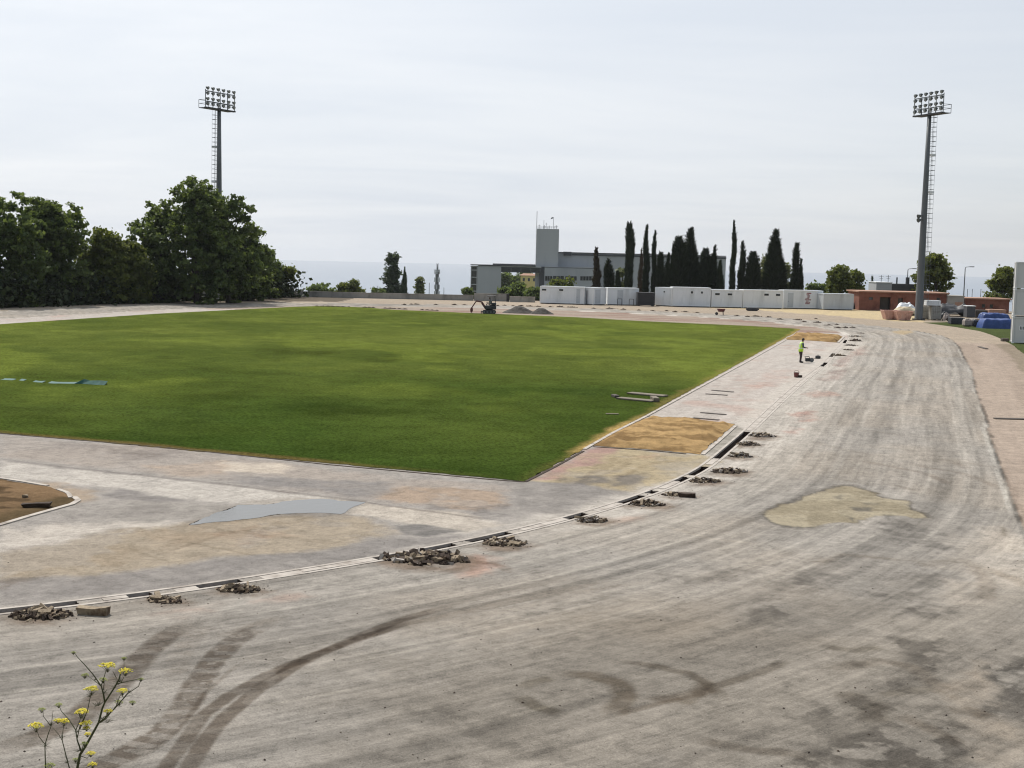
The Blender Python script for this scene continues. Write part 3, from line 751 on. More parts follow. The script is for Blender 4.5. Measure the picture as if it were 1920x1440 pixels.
# sandy yard on the far right, and soil outside the right-hand edge
P.poly([(1300, 576), (1400, 580), (1560, 592), (1700, 604), (1735, 603), (1740, 580), (1700, 577), (1560, 575), (1380, 572)], C(226, 204, 160), .9, .3, 1.0, tex=.2)
P.poly([(1230, 573), (1330, 575), (1330, 582), (1240, 580)], C(196, 178, 154), .5, .3, .8)
P.line([(1868, 640), (1900, 690), (1935, 765)], .12, (0.53, 0.50, 0.47), .8, .5, .1, tex=.18)
P.line([(1805, 645), (1815, 670), (1822, 682)], .35, (0.52, 0.49, 0.46), .7, .5, .15, tex=.18)
P.poly([(1910, 850), (1990, 860), (2000, 1000), (1930, 960)], C(186, 168, 152), .6, .3, .5)
P.line([(1872, 870), (1910, 950), (1940, 1000)], .25, (.7, .67, .65), .5, .6, .3, tex=.5)
P.line([(455, 571), (560, 571), (620, 573)], .3, C(130, 110, 95), .5, .5, .2, mul=False, tex=.3)
# far track: dark grit where the drain was lifted
P.line([(660, 571), (700, 571), (746, 572)], .7, C(104, 88, 74), .8, .5, .5, mul=False, tex=.4)
P.line([(970, 588), (1100, 594), (1250, 604), (1380, 611)], .5, C(200, 188, 168), .7, .5, .4, mul=False, tex=.3)

P.poly([(325, 990), (385, 966), (430, 948), (460, 941), (560, 933), (640, 935), (700, 940), (672, 957), (640, 969), (540, 968), (470, 977), (400, 986)], (.72, .70, .68), .85, .25, .5, mul=True, tex=.2)
# dirt and dust spilled round each heap of lifted stones
for hx, hy, hw in ((79, 1157, 70), (310, 1127, 46), (447, 1108, 52), (800, 1052, 105), (946, 1022, 56), (1110, 979, 44), (1213, 948, 48), (1268, 930, 34), (1322, 905, 40), (1366, 887, 44), (1388, 858, 34), (1404, 836, 30), (1430, 820, 34)):
    P.poly([(hx - hw, hy + 2), (hx - hw * .5, hy - hw * .14), (hx + hw * .5, hy - hw * .16), (hx + hw * 1.15, hy), (hx + hw * .6, hy + hw * .16), (hx - hw * .4, hy + hw * .17)], C(136, 116, 98), .75, .3, .35, tex=.5, ts=2.2, sp=.7)
# trench gaps in the drain line
gaps_px = [((22, 1145), (160, 1130)), ((256, 1117.5), (300, 1112)), ((387, 1100), (468, 1087)), ((692, 1051), (843, 1024)), ((872, 1018), (950, 1001)), ((1062, 974), (1102, 963)), ((1168, 942.5), (1212, 928)),
           ((1221, 924.5), (1236, 919)), ((1266, 905), (1288, 896)), ((1294, 893), (1325, 875.5)), ((1342, 861), (1400, 811)), ((1541, 687), (1549, 681)), ((1554, 669.5), (1563, 662.5)), ((1582, 643.5), (1589, 638))]
gaps = []
for a, b in gaps_px:
    ia, ib = k_near(*gp(*a)), k_near(*gp(*b))
    gaps.append((ia, max(ib, ia + 1)))
GW = 0.145
cut = np.zeros((NR - 1, NT - 1), bool)
fxc = (GX[:-1, :-1] + GX[1:, :-1] + GX[:-1, 1:] + GX[1:, 1:]) / 4
fyc = (GY[:-1, :-1] + GY[1:, :-1] + GY[:-1, 1:] + GY[1:, 1:]) / 4
for ia, ib in gaps:
    idx = np.arange(ia, ib + 1)
    ring = np.vstack([KP[idx] + KO[idx] * (GW + .03), (KP[idx] - KO[idx] * (GW + .03))[::-1]])
    lo, hi = ring.min(0) - 1, ring.max(0) + 1
    w = np.where((fxc > lo[0]) & (fxc < hi[0]) & (fyc > lo[1]) & (fyc < hi[1]))
    cut[w] |= inside(fxc[w], fyc[w], ring)

def grid_faces(mask):
    i, j = np.where(mask)
    a = i * NT + j
    return np.c_[a, a + 1, a + NT + 1, a + NT][:, ::-1]      # facing up
def compact(fc):
    ids, inv = np.unique(fc.ravel(), return_inverse=True)
    return ids, inv.reshape(fc.shape)

cut |= fyc > 213
fc = grid_faces(~cut)
A.c = np.clip(A.c, 0.01, 0.85)
aux = np.c_[np.clip(A.sp, 0, 1), np.clip(A.st, 0, 1), np.zeros(len(gx)), np.ones(len(gx))]
me = np_mesh('ground', np.c_[gx, gy, np.zeros(len(gx))], fc, M['track'],
             {'tint': ('FLOAT_COLOR', np.c_[A.c, np.ones(len(gx))]), 'aux': ('FLOAT_COLOR', aux), 'lane': ('FLOAT_VECTOR', np.c_[lu, lv, np.zeros(len(gx))])})
tag(link_mesh('ground', me), kind='structure')

def project(X, Y, P):
    P = np.asarray(P, float); n_ = len(P)
    bd = np.full(X.shape, 1e18); bx = X.copy(); by = Y.copy()
    for i in range(n_):
        a, b = P[i], P[(i + 1) % n_]; e = b - a
        t = np.clip(((X - a[0]) * e[0] + (Y - a[1]) * e[1]) / max(e @ e, 1e-12), 0, 1)
        qx, qy = a[0] + t * e[0], a[1] + t * e[1]; d = (X - qx) ** 2 + (Y - qy) ** 2
        k = d < bd; bd[k] = d[k]; bx[k] = qx[k]; by[k] = qy[k]
    return bx, by
def sheet(name, poly, z, cfun, material, edge=0.0, relief=None):
    poly = np.asarray(poly, float)
    lo, hi = poly.min(0) - 3, poly.max(0) + 3
    iv = np.zeros(GX.shape, bool)
    w = np.where((GX > lo[0]) & (GX < hi[0]) & (GY > lo[1]) & (GY < hi[1]))
    iv[w] = inside(GX[w], GY[w], poly)
    mk = iv[:-1, :-1] | iv[1:, :-1] | iv[:-1, 1:] | iv[1:, 1:]
    ids, f = compact(grid_faces(mk))
    x, y = gx[ids].copy(), gy[ids].copy()
    o_ = ~iv.ravel()[ids]
    px_, py_ = project(x[o_], y[o_], poly)
    jx = edge * (fbm(px_ * 2.2, py_ * 2.2, 7, 3) - .5) * 2; jy = edge * (fbm(px_ * 2.2, py_ * 2.2, 19, 3) - .5) * 2
    x[o_] = px_ + jx; y[o_] = py_ + jy
    zz = np.full(len(x), z)
    if relief is not None: zz = zz + relief(x, y) * sstep(0, .45, np.where(o_, 0, seg_dist(x, y, poly, True)))
    me = np_mesh(name, np.c_[x, y, zz], f, material, {'tint': ('FLOAT_COLOR', np.c_[np.clip(cfun(x, y), .005, .9), np.ones(len(x))])}, smooth=relief is not None)
    return link_mesh(name, me)

# ------------------------------------------------------------------ pitch
gc = np.array(gp(985, 903)); gB = np.array(gp(1503, 617))
nearL = np.array(gp(0, 812)); dn = (nearL - gc) / np.linalg.norm(nearL - gc)
leftp = G([(560, 575), (300, 588), (0, 608)])
farp = G([(1400, 611), (1200, 602), (1080, 595), (960, 590), (880, 587), (790, 583), (740, 581), (690, 577), (620, 573.5)])
dl = (np.array(leftp[2]) - np.array(leftp[0])); dl /= np.linalg.norm(dl)
pitch = [tuple(gc + dn * 66), tuple(gc), tuple(gB)] + [tuple(q) for q in farp] + [tuple(leftp[0]), tuple(leftp[1]), tuple(leftp[2]), tuple(np.array(leftp[2]) + dl * 60)]
def grass_col(x, y):
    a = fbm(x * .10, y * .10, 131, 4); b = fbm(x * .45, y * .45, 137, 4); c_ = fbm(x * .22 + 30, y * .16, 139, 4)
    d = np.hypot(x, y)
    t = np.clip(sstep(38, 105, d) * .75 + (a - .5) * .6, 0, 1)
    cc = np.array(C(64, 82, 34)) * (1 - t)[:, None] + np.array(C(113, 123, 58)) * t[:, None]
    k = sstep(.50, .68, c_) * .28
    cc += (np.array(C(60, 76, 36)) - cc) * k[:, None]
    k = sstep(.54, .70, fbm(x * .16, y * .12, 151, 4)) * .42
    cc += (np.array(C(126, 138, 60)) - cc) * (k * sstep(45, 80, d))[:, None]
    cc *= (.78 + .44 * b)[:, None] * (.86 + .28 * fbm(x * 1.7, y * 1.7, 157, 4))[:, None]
    for q, kk in (([(480, 655), (545, 652), (620, 662), (600, 670), (500, 668)], .26), ([(400, 700), (480, 697), (560, 702), (470, 708)], .2), ([(680, 672), (730, 674), (735, 679), (690, 679)], .3), ([(540, 765), (640, 760), (760, 770), (680, 785), (560, 780)], .3), ([(60, 770), (160, 775), (170, 790), (80, 790)], .25), ([(330, 740), (420, 735), (450, 750), (350, 755)], .25)):
        m_ = sstep(-1.5, 1.5, sdist(x + (b - .5) * 4, y + (a - .5) * 6, G(q))) * kk
        cc *= (1 - m_)[:, None]
    # dry rim along the near edge and sandy rim on the right
    dd = (x - gc[0]) * -dn[1] + (y - gc[1]) * dn[0]
    dd = np.abs(dd)
    al = (x - gc[0]) * dn[0] + (y - gc[1]) * dn[1]
    m_ = (1 - sstep(.25, .75, dd + (b - .5) * .6)) * np.interp(al, [0, 4, 8, 17, 30], [0, .15, .6, .6, .2])
    cc += (np.array(C(130, 106, 68)) - cc) * m_[:, None]
    e = gB - gc; e = e / np.linalg.norm(e)
    d2 = np.abs((x - gc[0]) * -e[1] + (y - gc[1]) * e[0]); al = (x - gc[0]) * e[0] + (y - gc[1]) * e[1]
    m_ = (1 - sstep(.05, .6, d2 + (b - .5) * .9)) * np.interp(al, [0, 5, 8, 16, 20, 60, 80, 100], [.05, .1, .75, .75, .25, .15, .4, .5])
    cc += (np.array(C(206, 172, 112)) - cc) * m_[:, None]
    m_ = (1 - sstep(1.0, 3.5, (141 - y) + (b - .5) * 3 + np.clip(20 - x, 0, 99) * .45)) * .0
    return cc
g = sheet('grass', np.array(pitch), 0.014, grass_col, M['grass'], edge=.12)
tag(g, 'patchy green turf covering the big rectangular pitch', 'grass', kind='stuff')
# blades: little upright tufts on the nearer part of the turf
rng = np.random.default_rng(5)
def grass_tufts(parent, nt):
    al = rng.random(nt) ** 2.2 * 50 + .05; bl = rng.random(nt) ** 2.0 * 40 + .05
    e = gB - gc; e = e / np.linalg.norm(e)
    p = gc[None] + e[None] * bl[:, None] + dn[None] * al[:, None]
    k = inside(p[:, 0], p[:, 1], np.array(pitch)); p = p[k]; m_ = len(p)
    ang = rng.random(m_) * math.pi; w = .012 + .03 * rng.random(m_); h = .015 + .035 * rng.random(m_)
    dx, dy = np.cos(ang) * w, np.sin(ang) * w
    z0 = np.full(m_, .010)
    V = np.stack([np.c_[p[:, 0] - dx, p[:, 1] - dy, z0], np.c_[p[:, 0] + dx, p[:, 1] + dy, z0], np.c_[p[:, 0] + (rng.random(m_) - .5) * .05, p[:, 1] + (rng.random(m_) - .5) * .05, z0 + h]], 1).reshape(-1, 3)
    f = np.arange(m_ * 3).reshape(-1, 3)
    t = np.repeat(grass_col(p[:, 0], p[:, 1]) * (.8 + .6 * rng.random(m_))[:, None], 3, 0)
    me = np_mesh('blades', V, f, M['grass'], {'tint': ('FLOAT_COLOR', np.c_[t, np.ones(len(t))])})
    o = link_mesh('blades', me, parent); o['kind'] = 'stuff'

# ------------------------------------------------------------------ sand pits
def sand_relief(x, y):
    return .20 * (fbm(x * 1.3, y * 1.3, 161, 4) - .2) + .12 * fbm(x * 4, y * 4, 163, 3)
def sand_col(x, y):
    a = fbm(x * 1.5, y * 1.5, 167, 4); b = fbm(x * .5, y * .5, 171, 3)
    cc = np.array(C(192, 160, 114)) * (.72 + .5 * a)[:, None]
    k = sstep(.50, .64, fbm(x * 1.1 + 4, y * 2.2, 173, 4)) * .6
    cc += (np.array(C(116, 90, 62)) - cc) * k[:, None]
    return cc
pit1 = [(1112, 836), (1150, 812), (1214, 783), (1290, 787), (1377, 795), (1345, 824), (1312, 852), (1220, 843)]
o = sheet('sand_pit', np.array(G(pit1)), .012, sand_col, M['sandpit'], edge=.10, relief=sand_relief)
tag(o, 'larger near sand pit of orange sand beside the pitch', 'sand pit')
pit2 = [(1470, 637), (1492, 626.5), (1540, 628), (1582, 631), (1570, 642.5), (1510, 638)]
def sand_relief2(x, y):
    return .45 * fbm(x * .8, y * .5, 181, 4) + .08 * fbm(x * 4, y * 4, 183, 3)
o = sheet('sand_pit', np.array(G(pit2)), .012, sand_col, M['sandpit'], edge=.2, relief=sand_relief2)
tag(o, 'smaller far sand pit with heaped orange sand behind the worker', 'sand pit')

def ribbon(pts, w, h, z0=-.05, off=0.0):
    """box profile swept along ground points"""
    P = np.array(pts, float)
    D = np.gradient(P, axis=0) if len(P) > 2 else np.array([P[1] - P[0]] * 2)
    D /= np.linalg.norm(D, axis=1)[:, None]
    R = np.c_[D[:, 1], -D[:, 0]]
    mb = MB(); vs = []
    for p, r in zip(P, R):
        a, b = p + r * (off - w / 2), p + r * (off + w / 2)
        vs += [(a[0], a[1], z0), (a[0], a[1], h), (b[0], b[1], h), (b[0], b[1], z0)]
    fs = []
    for i in range(len(P) - 1):
        for k in range(3):
            q = i * 4 + k
            fs.append((q, q + 1, q + 5, q + 4))
    fs += [(0, 3, 2, 1), tuple((len(P) - 1) * 4 + k for k in range(4))]
    # orient
    return mb.add(vs, [f[::-1] for f in fs])

def dense(pts, step=1.0):
    return resample(np.array(pts, float), step) if len(pts) > 1 else pts

# pale edging between pitch and runway, and round the pit
ed = dense(G([(1096, 843), (1150, 812), (1212, 781), (1300, 733), (1400, 679), (1478, 635)]), .8)
tag(ribbon(ed, .14, .035).build('kerb', M['kerb']), kind='structure')
ed = dense(G([(985, 904), (1040, 876), (1096, 845)]), .8)
tag(ribbon(ed, .10, .02).build('kerb', M['soil']), kind='structure')
ed = dense(G([(1318, 853), (1352, 824), (1382, 797)]), .6)
tag(ribbon(ed, .13, .03).build('kerb', M['kerb']), kind='structure')
ed = dense(G([(1214, 781.5), (1290, 785.5), (1382, 796)]), .6)
tag(ribbon(ed, .10, .02).build('kerb', M['wood']), kind='structure')
ed = dense(G([(1112, 838), (1220, 845), (1312, 854)]), .6)
tag(ribbon(ed, .07, .02).build('kerb', M['soil']), kind='structure')
ed = dense(G([(-60, 806), (0, 813), (300, 838), (620, 872), (960, 903), (984, 904)]), 1.0)
tag(ribbon(ed, .08, .016).build('kerb', M['soil']), kind='structure')
ed = dense(G([(-80, 1000), (0, 985), (60, 967), (150, 942), (133, 927)]), .6)
tag(ribbon(ed, .16, .03).build('kerb', M['kerb']), kind='structure')
ed = dense(G([(-60, 888), (0, 897), (40, 903), (97, 913)]), .6)
tag(ribbon(ed, .14, .03).build('kerb', M['kerb']), kind='structure')
ed = dense(G([(108, 918), (128, 925), (133, 935)]), .3)
tag(ribbon(ed, .13, .03).build('kerb', M['kerb']), kind='structure')
ed = dense(G([(1571, 643), (1583, 631)]), .6)
tag(ribbon(ed, .2, .05).build('kerb', M['kerb']), kind='structure')

# drain line: rims everywhere, lids where they were not lifted, open trench where they were
rim = MB()
gapset = np.zeros(len(KP), bool)
for ia, ib in gaps: gapset[ia:ib + 1] = True
i0, i1 = k_near(*gp(-200, 1172)), k_near(*gp(1589, 634))
def run_boxes(mb, ia, ib, o0, o1, z0, z1):
    idx = list(range(ia, ib + 1))
    vs = []
    for i in idx:
        a, b = KP[i] + KO[i] * o0, KP[i] + KO[i] * o1
        vs += [(a[0], a[1], z0), (a[0], a[1], z1), (b[0], b[1], z1), (b[0], b[1], z0)]
    fs = []
    for k in range(len(idx) - 1):
        for j in range(4):
            q = k * 4 + j; q2 = k * 4 + (j + 1) % 4
            fs.append((q, q2, q2 + 4, q + 4)[::-1])
    fs += [(0, 1, 2, 3)[::-1], tuple((len(idx) - 1) * 4 + k for k in range(4))]
    mb.add(vs, fs)
run_boxes(rim, i0, i1, GW, GW + .10, -.06, .012)
run_boxes(rim, i0, i1, -GW - .10, -GW, -.06, .012)
tag(rim.build('drain_rim', M['kerb']), kind='structure')
lids = MB(); runs = []; s0 = None
for i in range(i0, i1 + 1):
    if not gapset[i] and s0 is None: s0 = i
    if (gapset[i] or i == i1) and s0 is not None:
        if i - s0 >= 1: runs.append((s0, i))
        s0 = None
rl = random.Random(4)
for a, b in runs:
    i = a
    while i < b:
        j = min(i + 2, b)
        z = .004 + rl.uniform(0, .010)
        run_boxes(lids, i, j, -GW + .02 + rl.uniform(0, .03), GW - .02 - rl.uniform(0, .03), -.08, z)
        i = j
tag(lids.build('drain_cover', M['kerb']), kind='structure')
tr = MB()
for ia, ib in gaps:
    idx = list(range(ia, ib + 1)); vs = []
    for i in idx:
        a, b = KP[i] - KO[i] * (GW + .05), KP[i] + KO[i] * (GW + .05)
        vs += [(a[0], a[1], .006), (a[0] + .04 * KO[i][0], a[1] + .04 * KO[i][1], -.24), (b[0] - .04 * KO[i][0], b[1] - .04 * KO[i][1], -.24), (b[0], b[1], .006)]
    fs = []
    for k in range(len(idx) - 1):
        for j in range(3):
            q = k * 4 + j
            fs.append((q, q + 1, q + 5, q + 4))
    fs += [(0, 1, 2, 3), tuple((len(idx) - 1) * 4 + k for k in range(4))]
    tr.add(vs, fs)
tag(tr.build('trench', M['trench']), kind='structure')

# brown planting bed at the left
def dirt_col(x, y):
    a = fbm(x * 1.2, y * 1.2, 191, 4)
    cc = np.array(C(138, 114, 88)) * (.7 + .6 * a)[:, None]
    k = sstep(.55, .66, fbm(x * .8, y * 1.8, 193, 4)) * .75
    cc += (np.array(C(84, 70, 54)) - cc) * k[:, None]
    m_ = (1 - sstep(.2, .9, seg_dist(x, y, G([(0, 978), (60, 962), (140, 940)])) + (a - .5))) * .7
    cc += (np.array(C(88, 78, 58)) - cc) * m_[:, None]
    return cc
o = sheet('soil', np.array(G([(-120, 890), (0, 899), (95, 914), (125, 926), (147, 941), (60, 965), (0, 983), (-120, 1010)])), .010, dirt_col, M['sandpit'], edge=.08,
          relief=lambda x, y: .08 * fbm(x * 1.3, y * 1.3, 197, 4))
tag(o, kind='structure')

# puddle
mt, nt, b = nodes_of('puddle_water')
b.inputs['Base Color'].default_value = (.115, .11, .10, 1); b.inputs['Roughness'].default_value = .06; b.inputs['Specular IOR Level'].default_value = .5
b.inputs['IOR'].default_value = 1.33
bp = N(nt, 'ShaderNodeBump'); bp.inputs['Strength'].default_value = .12; bp.inputs['Distance'].default_value = .02
nz = noise(nt, 3.0, 4, .6, N(nt, 'ShaderNodeTexCoord').outputs['Object']); nt.links.new(nz.outputs['Fac'], bp.inputs['Height']); nt.links.new(bp.outputs[0], b.inputs['Normal'])
M['puddle'] = mt
pud = [(350, 985), (385, 970), (430, 953), (450, 946), (500, 946), (560, 938), (600, 936), (640, 940), (684, 942), (660, 952), (636, 964), (590, 961), (540, 963), (470, 972), (400, 979)]
o = sheet('puddle', np.array(G(pud)), .007, lambda x, y: np.full((len(x), 3), .2), M['puddle'], edge=.15)
tag(o, 'shallow grey puddle of rainwater beside the pale concrete strip', 'puddle', kind='thing')

# green artificial turf on the right
def turf_col(x, y):
    return np.array(C(88, 98, 62)) * (.75 + .5 * fbm(x * .8, y * .8, 199, 4))[:, None]
o = sheet('artificial_turf', np.array(G([(1730, 605), (1790, 613), (1835, 620.5), (1862, 629), (1880, 637), (1900, 648), (1925, 668), (2050, 760), (2300, 760), (2200, 590), (1900, 600), (1840, 603)])), .008, turf_col, M['grass'], edge=.15)
tag(o, 'narrow green strip of turf under the blue tarpaulin and white cabins', 'grass', kind='stuff')

# ------------------------------------------------------------------ terrain, sea, sky
def terr(x, y):
    s = np.maximum(0, y - 216) + np.maximum(0, np.abs(x) - 260) * .4
    return -.35 - .045 * s - .00002 * s * s
ys = np.r_[np.linspace(-2500, 10, 12), np.linspace(30, 210, 10), np.linspace(216, 700, 40), np.linspace(760, 2600, 40)]
xs = np.r_[np.linspace(-7000, -300, 24), np.linspace(-270, 270, 50), np.linspace(300, 7000, 24)]
TX, TY = np.meshgrid(xs, ys)
TZ = np.where(TY < 12, np.minimum(terr(TX, TY), -.35), terr(TX, TY)) + np.where(TY > 235, 2.0 * (fbm(TX * .02, TY * .02, 211, 4) - .5), 0)
nr, nc = TX.shape
ii, jj = np.meshgrid(np.arange(nr - 1), np.arange(nc - 1), indexing='ij')
a = (ii * nc + jj).ravel()
M['land'] = mat('dry_scrub_ground', C(136, 130, 96, 0.6), .95, .3, .05, c2=C(86, 98, 58, .6), c2amt=.6)
o = link_mesh('terrain', np_mesh('terrain', np.c_[TX.ravel(), TY.ravel(), TZ.ravel()], np.c_[a, a + 1, a + nc + 1, a + nc], M['land']))
tag(o, kind='structure')
# embankment the photo was taken from
mb = MB()
prof = [(-30, 5.45), (1.5, 5.45), (3.2, 5.0), (8.9, .12), (9.4, -.1), (9.4, -.4)]
nx = 40
vs = []; rb = random.Random(9)
for yy, zz in prof:
    for k in range(nx + 1):
        vs.append((-70 + 140 * k / nx, yy, zz + (rb.uniform(-.06, .06) if 0 < zz < 5.4 else 0)))
fs = []
for i in range(len(prof) - 1):
    for k in range(nx):
        q = i * (nx + 1) + k
        fs.append((q, q + 1, q + nx + 2, q + nx + 1))
mb.add(vs, fs)
tag(mb.build('embankment', M['land']), kind='structure')

# sea
mt, nt, b = nodes_of('sea_water')
b.inputs['Base Color'].default_value = (.10, .14, .19, 1)
b.inputs['Roughness'].default_value = .32
tcn = N(nt, 'ShaderNodeTexCoord')
nw = noise(nt, .004, 6, .6, tcn.outputs['Object'])
nt.links.new(mixc(nt, nw.outputs['Fac'], (.09, .13, .18), (.12, .16, .21)), b.inputs['Base Color'])
bp = N(nt, 'ShaderNodeBump'); bp.inputs['Strength'].default_value = .25; bp.inputs['Distance'].default_value = 1.0
nw2 = noise(nt, .15, 3, .6, tcn.outputs['Object']); nt.links.new(nw2.outputs['Fac'], bp.inputs['Height']); nt.links.new(bp.outputs[0], b.inputs['Normal'])
M['sea'] = mt
SEA_R, SEA_Z = 20000.0, -130.0
k = 160
vs = [(0, 0, SEA_Z)] + [(SEA_R * math.cos(2 * math.pi * i / k), SEA_R * math.sin(2 * math.pi * i / k), SEA_Z) for i in range(k)]
tag(MB().add(vs, [(0, 1 + i, 1 + (i + 1) % k) for i in range(k)]).build('sea', M['sea']), kind='structure')

# haze
HAZE = 5.5e-5
mt = bpy.data.materials.new('haze'); mt.use_nodes = True; nt = mt.node_tree
nt.nodes.remove(nt.nodes['Principled BSDF'])
pv = N(nt, 'ShaderNodeVolumePrincipled')
pv.inputs['Color'].default_value = (.86, .90, .96, 1); pv.inputs['Density'].default_value = HAZE; pv.inputs['Anisotropy'].default_value = .3
nt.links.new(pv.outputs[0], nt.nodes['Material Output'].inputs['Volume'])
tag(MB().box(-20100, -20100, -140, 20100, 20100, 42).build('haze', mt), kind='stuff')

# sun and sky
SUN_EL, SUN_AZ = math.radians(53), math.atan2(-.48, .88)
sd = Vector((math.sin(SUN_AZ) * math.cos(SUN_EL), math.cos(SUN_AZ) * math.cos(SUN_EL), math.sin(SUN_EL)))
sl = bpy.data.lights.new('sun', 'SUN'); sl.energy = 4.5; sl.angle = math.radians(.55); sl.color = (1.0, .955, .89)
so = bpy.data.objects.new('sun', sl); col.objects.link(so)
so.rotation_euler = sd.to_track_quat('Z', 'Y').to_euler(); so.location = sd * 300

w = bpy.data.worlds.new('World'); scene.world = w; w.use_nodes = True; nt = w.node_tree
bg = nt.nodes['Background']
sky = N(nt, 'ShaderNodeTexSky', sky_type='NISHITA'); sky.sun_disc = False
sky.sun_elevation = SUN_EL; sky.sun_rotation = SUN_AZ
sky.altitude = 100; sky.air_density = 1.0; sky.dust_density = 2.0; sky.ozone_density = 1.0
tcn = N(nt, 'ShaderNodeTexCoord')
sepv = N(nt, 'ShaderNodeSeparateXYZ'); nt.links.new(tcn.outputs['Generated'], sepv.inputs[0])
zc = mathn(nt, 'MAXIMUM', sepv.outputs[2], .012)
cmb = N(nt, 'ShaderNodeCombineXYZ'); nt.links.new(sepv.outputs[0], cmb.inputs[0]); nt.links.new(sepv.outputs[1], cmb.inputs[1]); nt.links.new(zc, cmb.inputs[2])
nrm = N(nt, 'ShaderNodeVectorMath', operation='NORMALIZE'); nt.links.new(cmb.outputs[0], nrm.inputs[0])
nt.links.new(nrm.outputs[0], sky.inputs['Vector'])
# cloud veil on a plane overhead
inv = mathn(nt, 'DIVIDE', 1.0, mathn(nt, 'ADD', zc, .10))
pv2 = N(nt, 'ShaderNodeVectorMath', operation='SCALE'); nt.links.new(nrm.outputs[0], pv2.inputs[0]); nt.links.new(inv, pv2.inputs['Scale'])
mp = N(nt, 'ShaderNodeMapping'); mp.inputs['Scale'].default_value = (.55, 1.0, .0); mp.inputs['Location'].default_value = (2.3, 1.1, 0); nt.links.new(pv2.outputs[0], mp.inputs['Vector'])
c1 = noise(nt, .8, 7, .55, mp.outputs[0], .5)
c2 = noise(nt, 3.0, 6, .6, mp.outputs[0], .3)
cl = mathn(nt, 'ADD', mathn(nt, 'MULTIPLY', c1.outputs['Fac'], .86), mathn(nt, 'MULTIPLY', c2.outputs['Fac'], .14))
den = maprange(nt, cl, .33, .66, 0, 1)
# brightness of the veil rises towards the sun
dotn = N(nt, 'ShaderNodeVectorMath', operation='DOT_PRODUCT'); nt.links.new(nrm.outputs[0], dotn.inputs[0]); dotn.inputs[1].default_value = sd
glow = maprange(nt, dotn.outputs['Value'], -.4, .9, .34, 1.0)
STR = 0.12
ccol = mixc(nt, den, (.885 / STR, .945 / STR, 1.03 / STR), (1.04 / STR, 1.075 / STR, 1.12 / STR))
ccol = mul_val(nt, ccol, glow)
cover = maprange(nt, dotn.outputs['Value'], -.2, .55, .15, .93)
skyc = mixc(nt, cover, sky.outputs[0], ccol)
nt.links.new(skyc, bg.inputs['Color']); bg.inputs['Strength'].default_value = STR
scene.view_settings.view_transform = 'Standard'; scene.view_settings.look = 'None'
scene.view_settings.exposure = 0.0; scene.view_settings.gamma = 1.0
scene.cycles.max_bounces = 6; scene.cycles.diffuse_bounces = 3; scene.cycles.glossy_bounces = 2; scene.cycles.transmission_bounces = 3; scene.cycles.volume_bounces = 0
scene.cycles.transparent_max_bounces = 6
scene.cycles.use_denoising = True
scene.cycles.filter_width = 1.15
# ------------------------------------------------------------------ vegetation
def quads(Pc, T, B, tone):
    """quads centred at Pc with half axes T and B"""
    V = np.stack([Pc - T - B, Pc + T - B, Pc + T + B, Pc - T + B], 1).reshape(-1, 3)
    f = np.arange(len(V)).reshape(-1, 4)
    return V, f, np.repeat(tone, 4)

def unit(a):
    return a / np.maximum(np.linalg.norm(a, axis=1), 1e-9)[:, None]

def leaf_field(Pc, size, rg, upb=.5, asp=.65, tone=None):
    k = len(Pc)
    nrm = unit(rg.normal(size=(k, 3)) + np.array([0, 0, upb]))
    t = unit(np.cross(nrm, rg.normal(size=(k, 3)))); b = np.cross(nrm, t)
    sz = size * (.6 + .8 * rg.random(k))
    return quads(Pc, t * (sz / 2)[:, None], b * (sz / 2 * asp)[:, None], rg.random(k) if tone is None else tone)

def veg_mesh(name, V, f, tone, material):
    return np_mesh(name, V, f, material, {'tone': ('FLOAT', tone)})

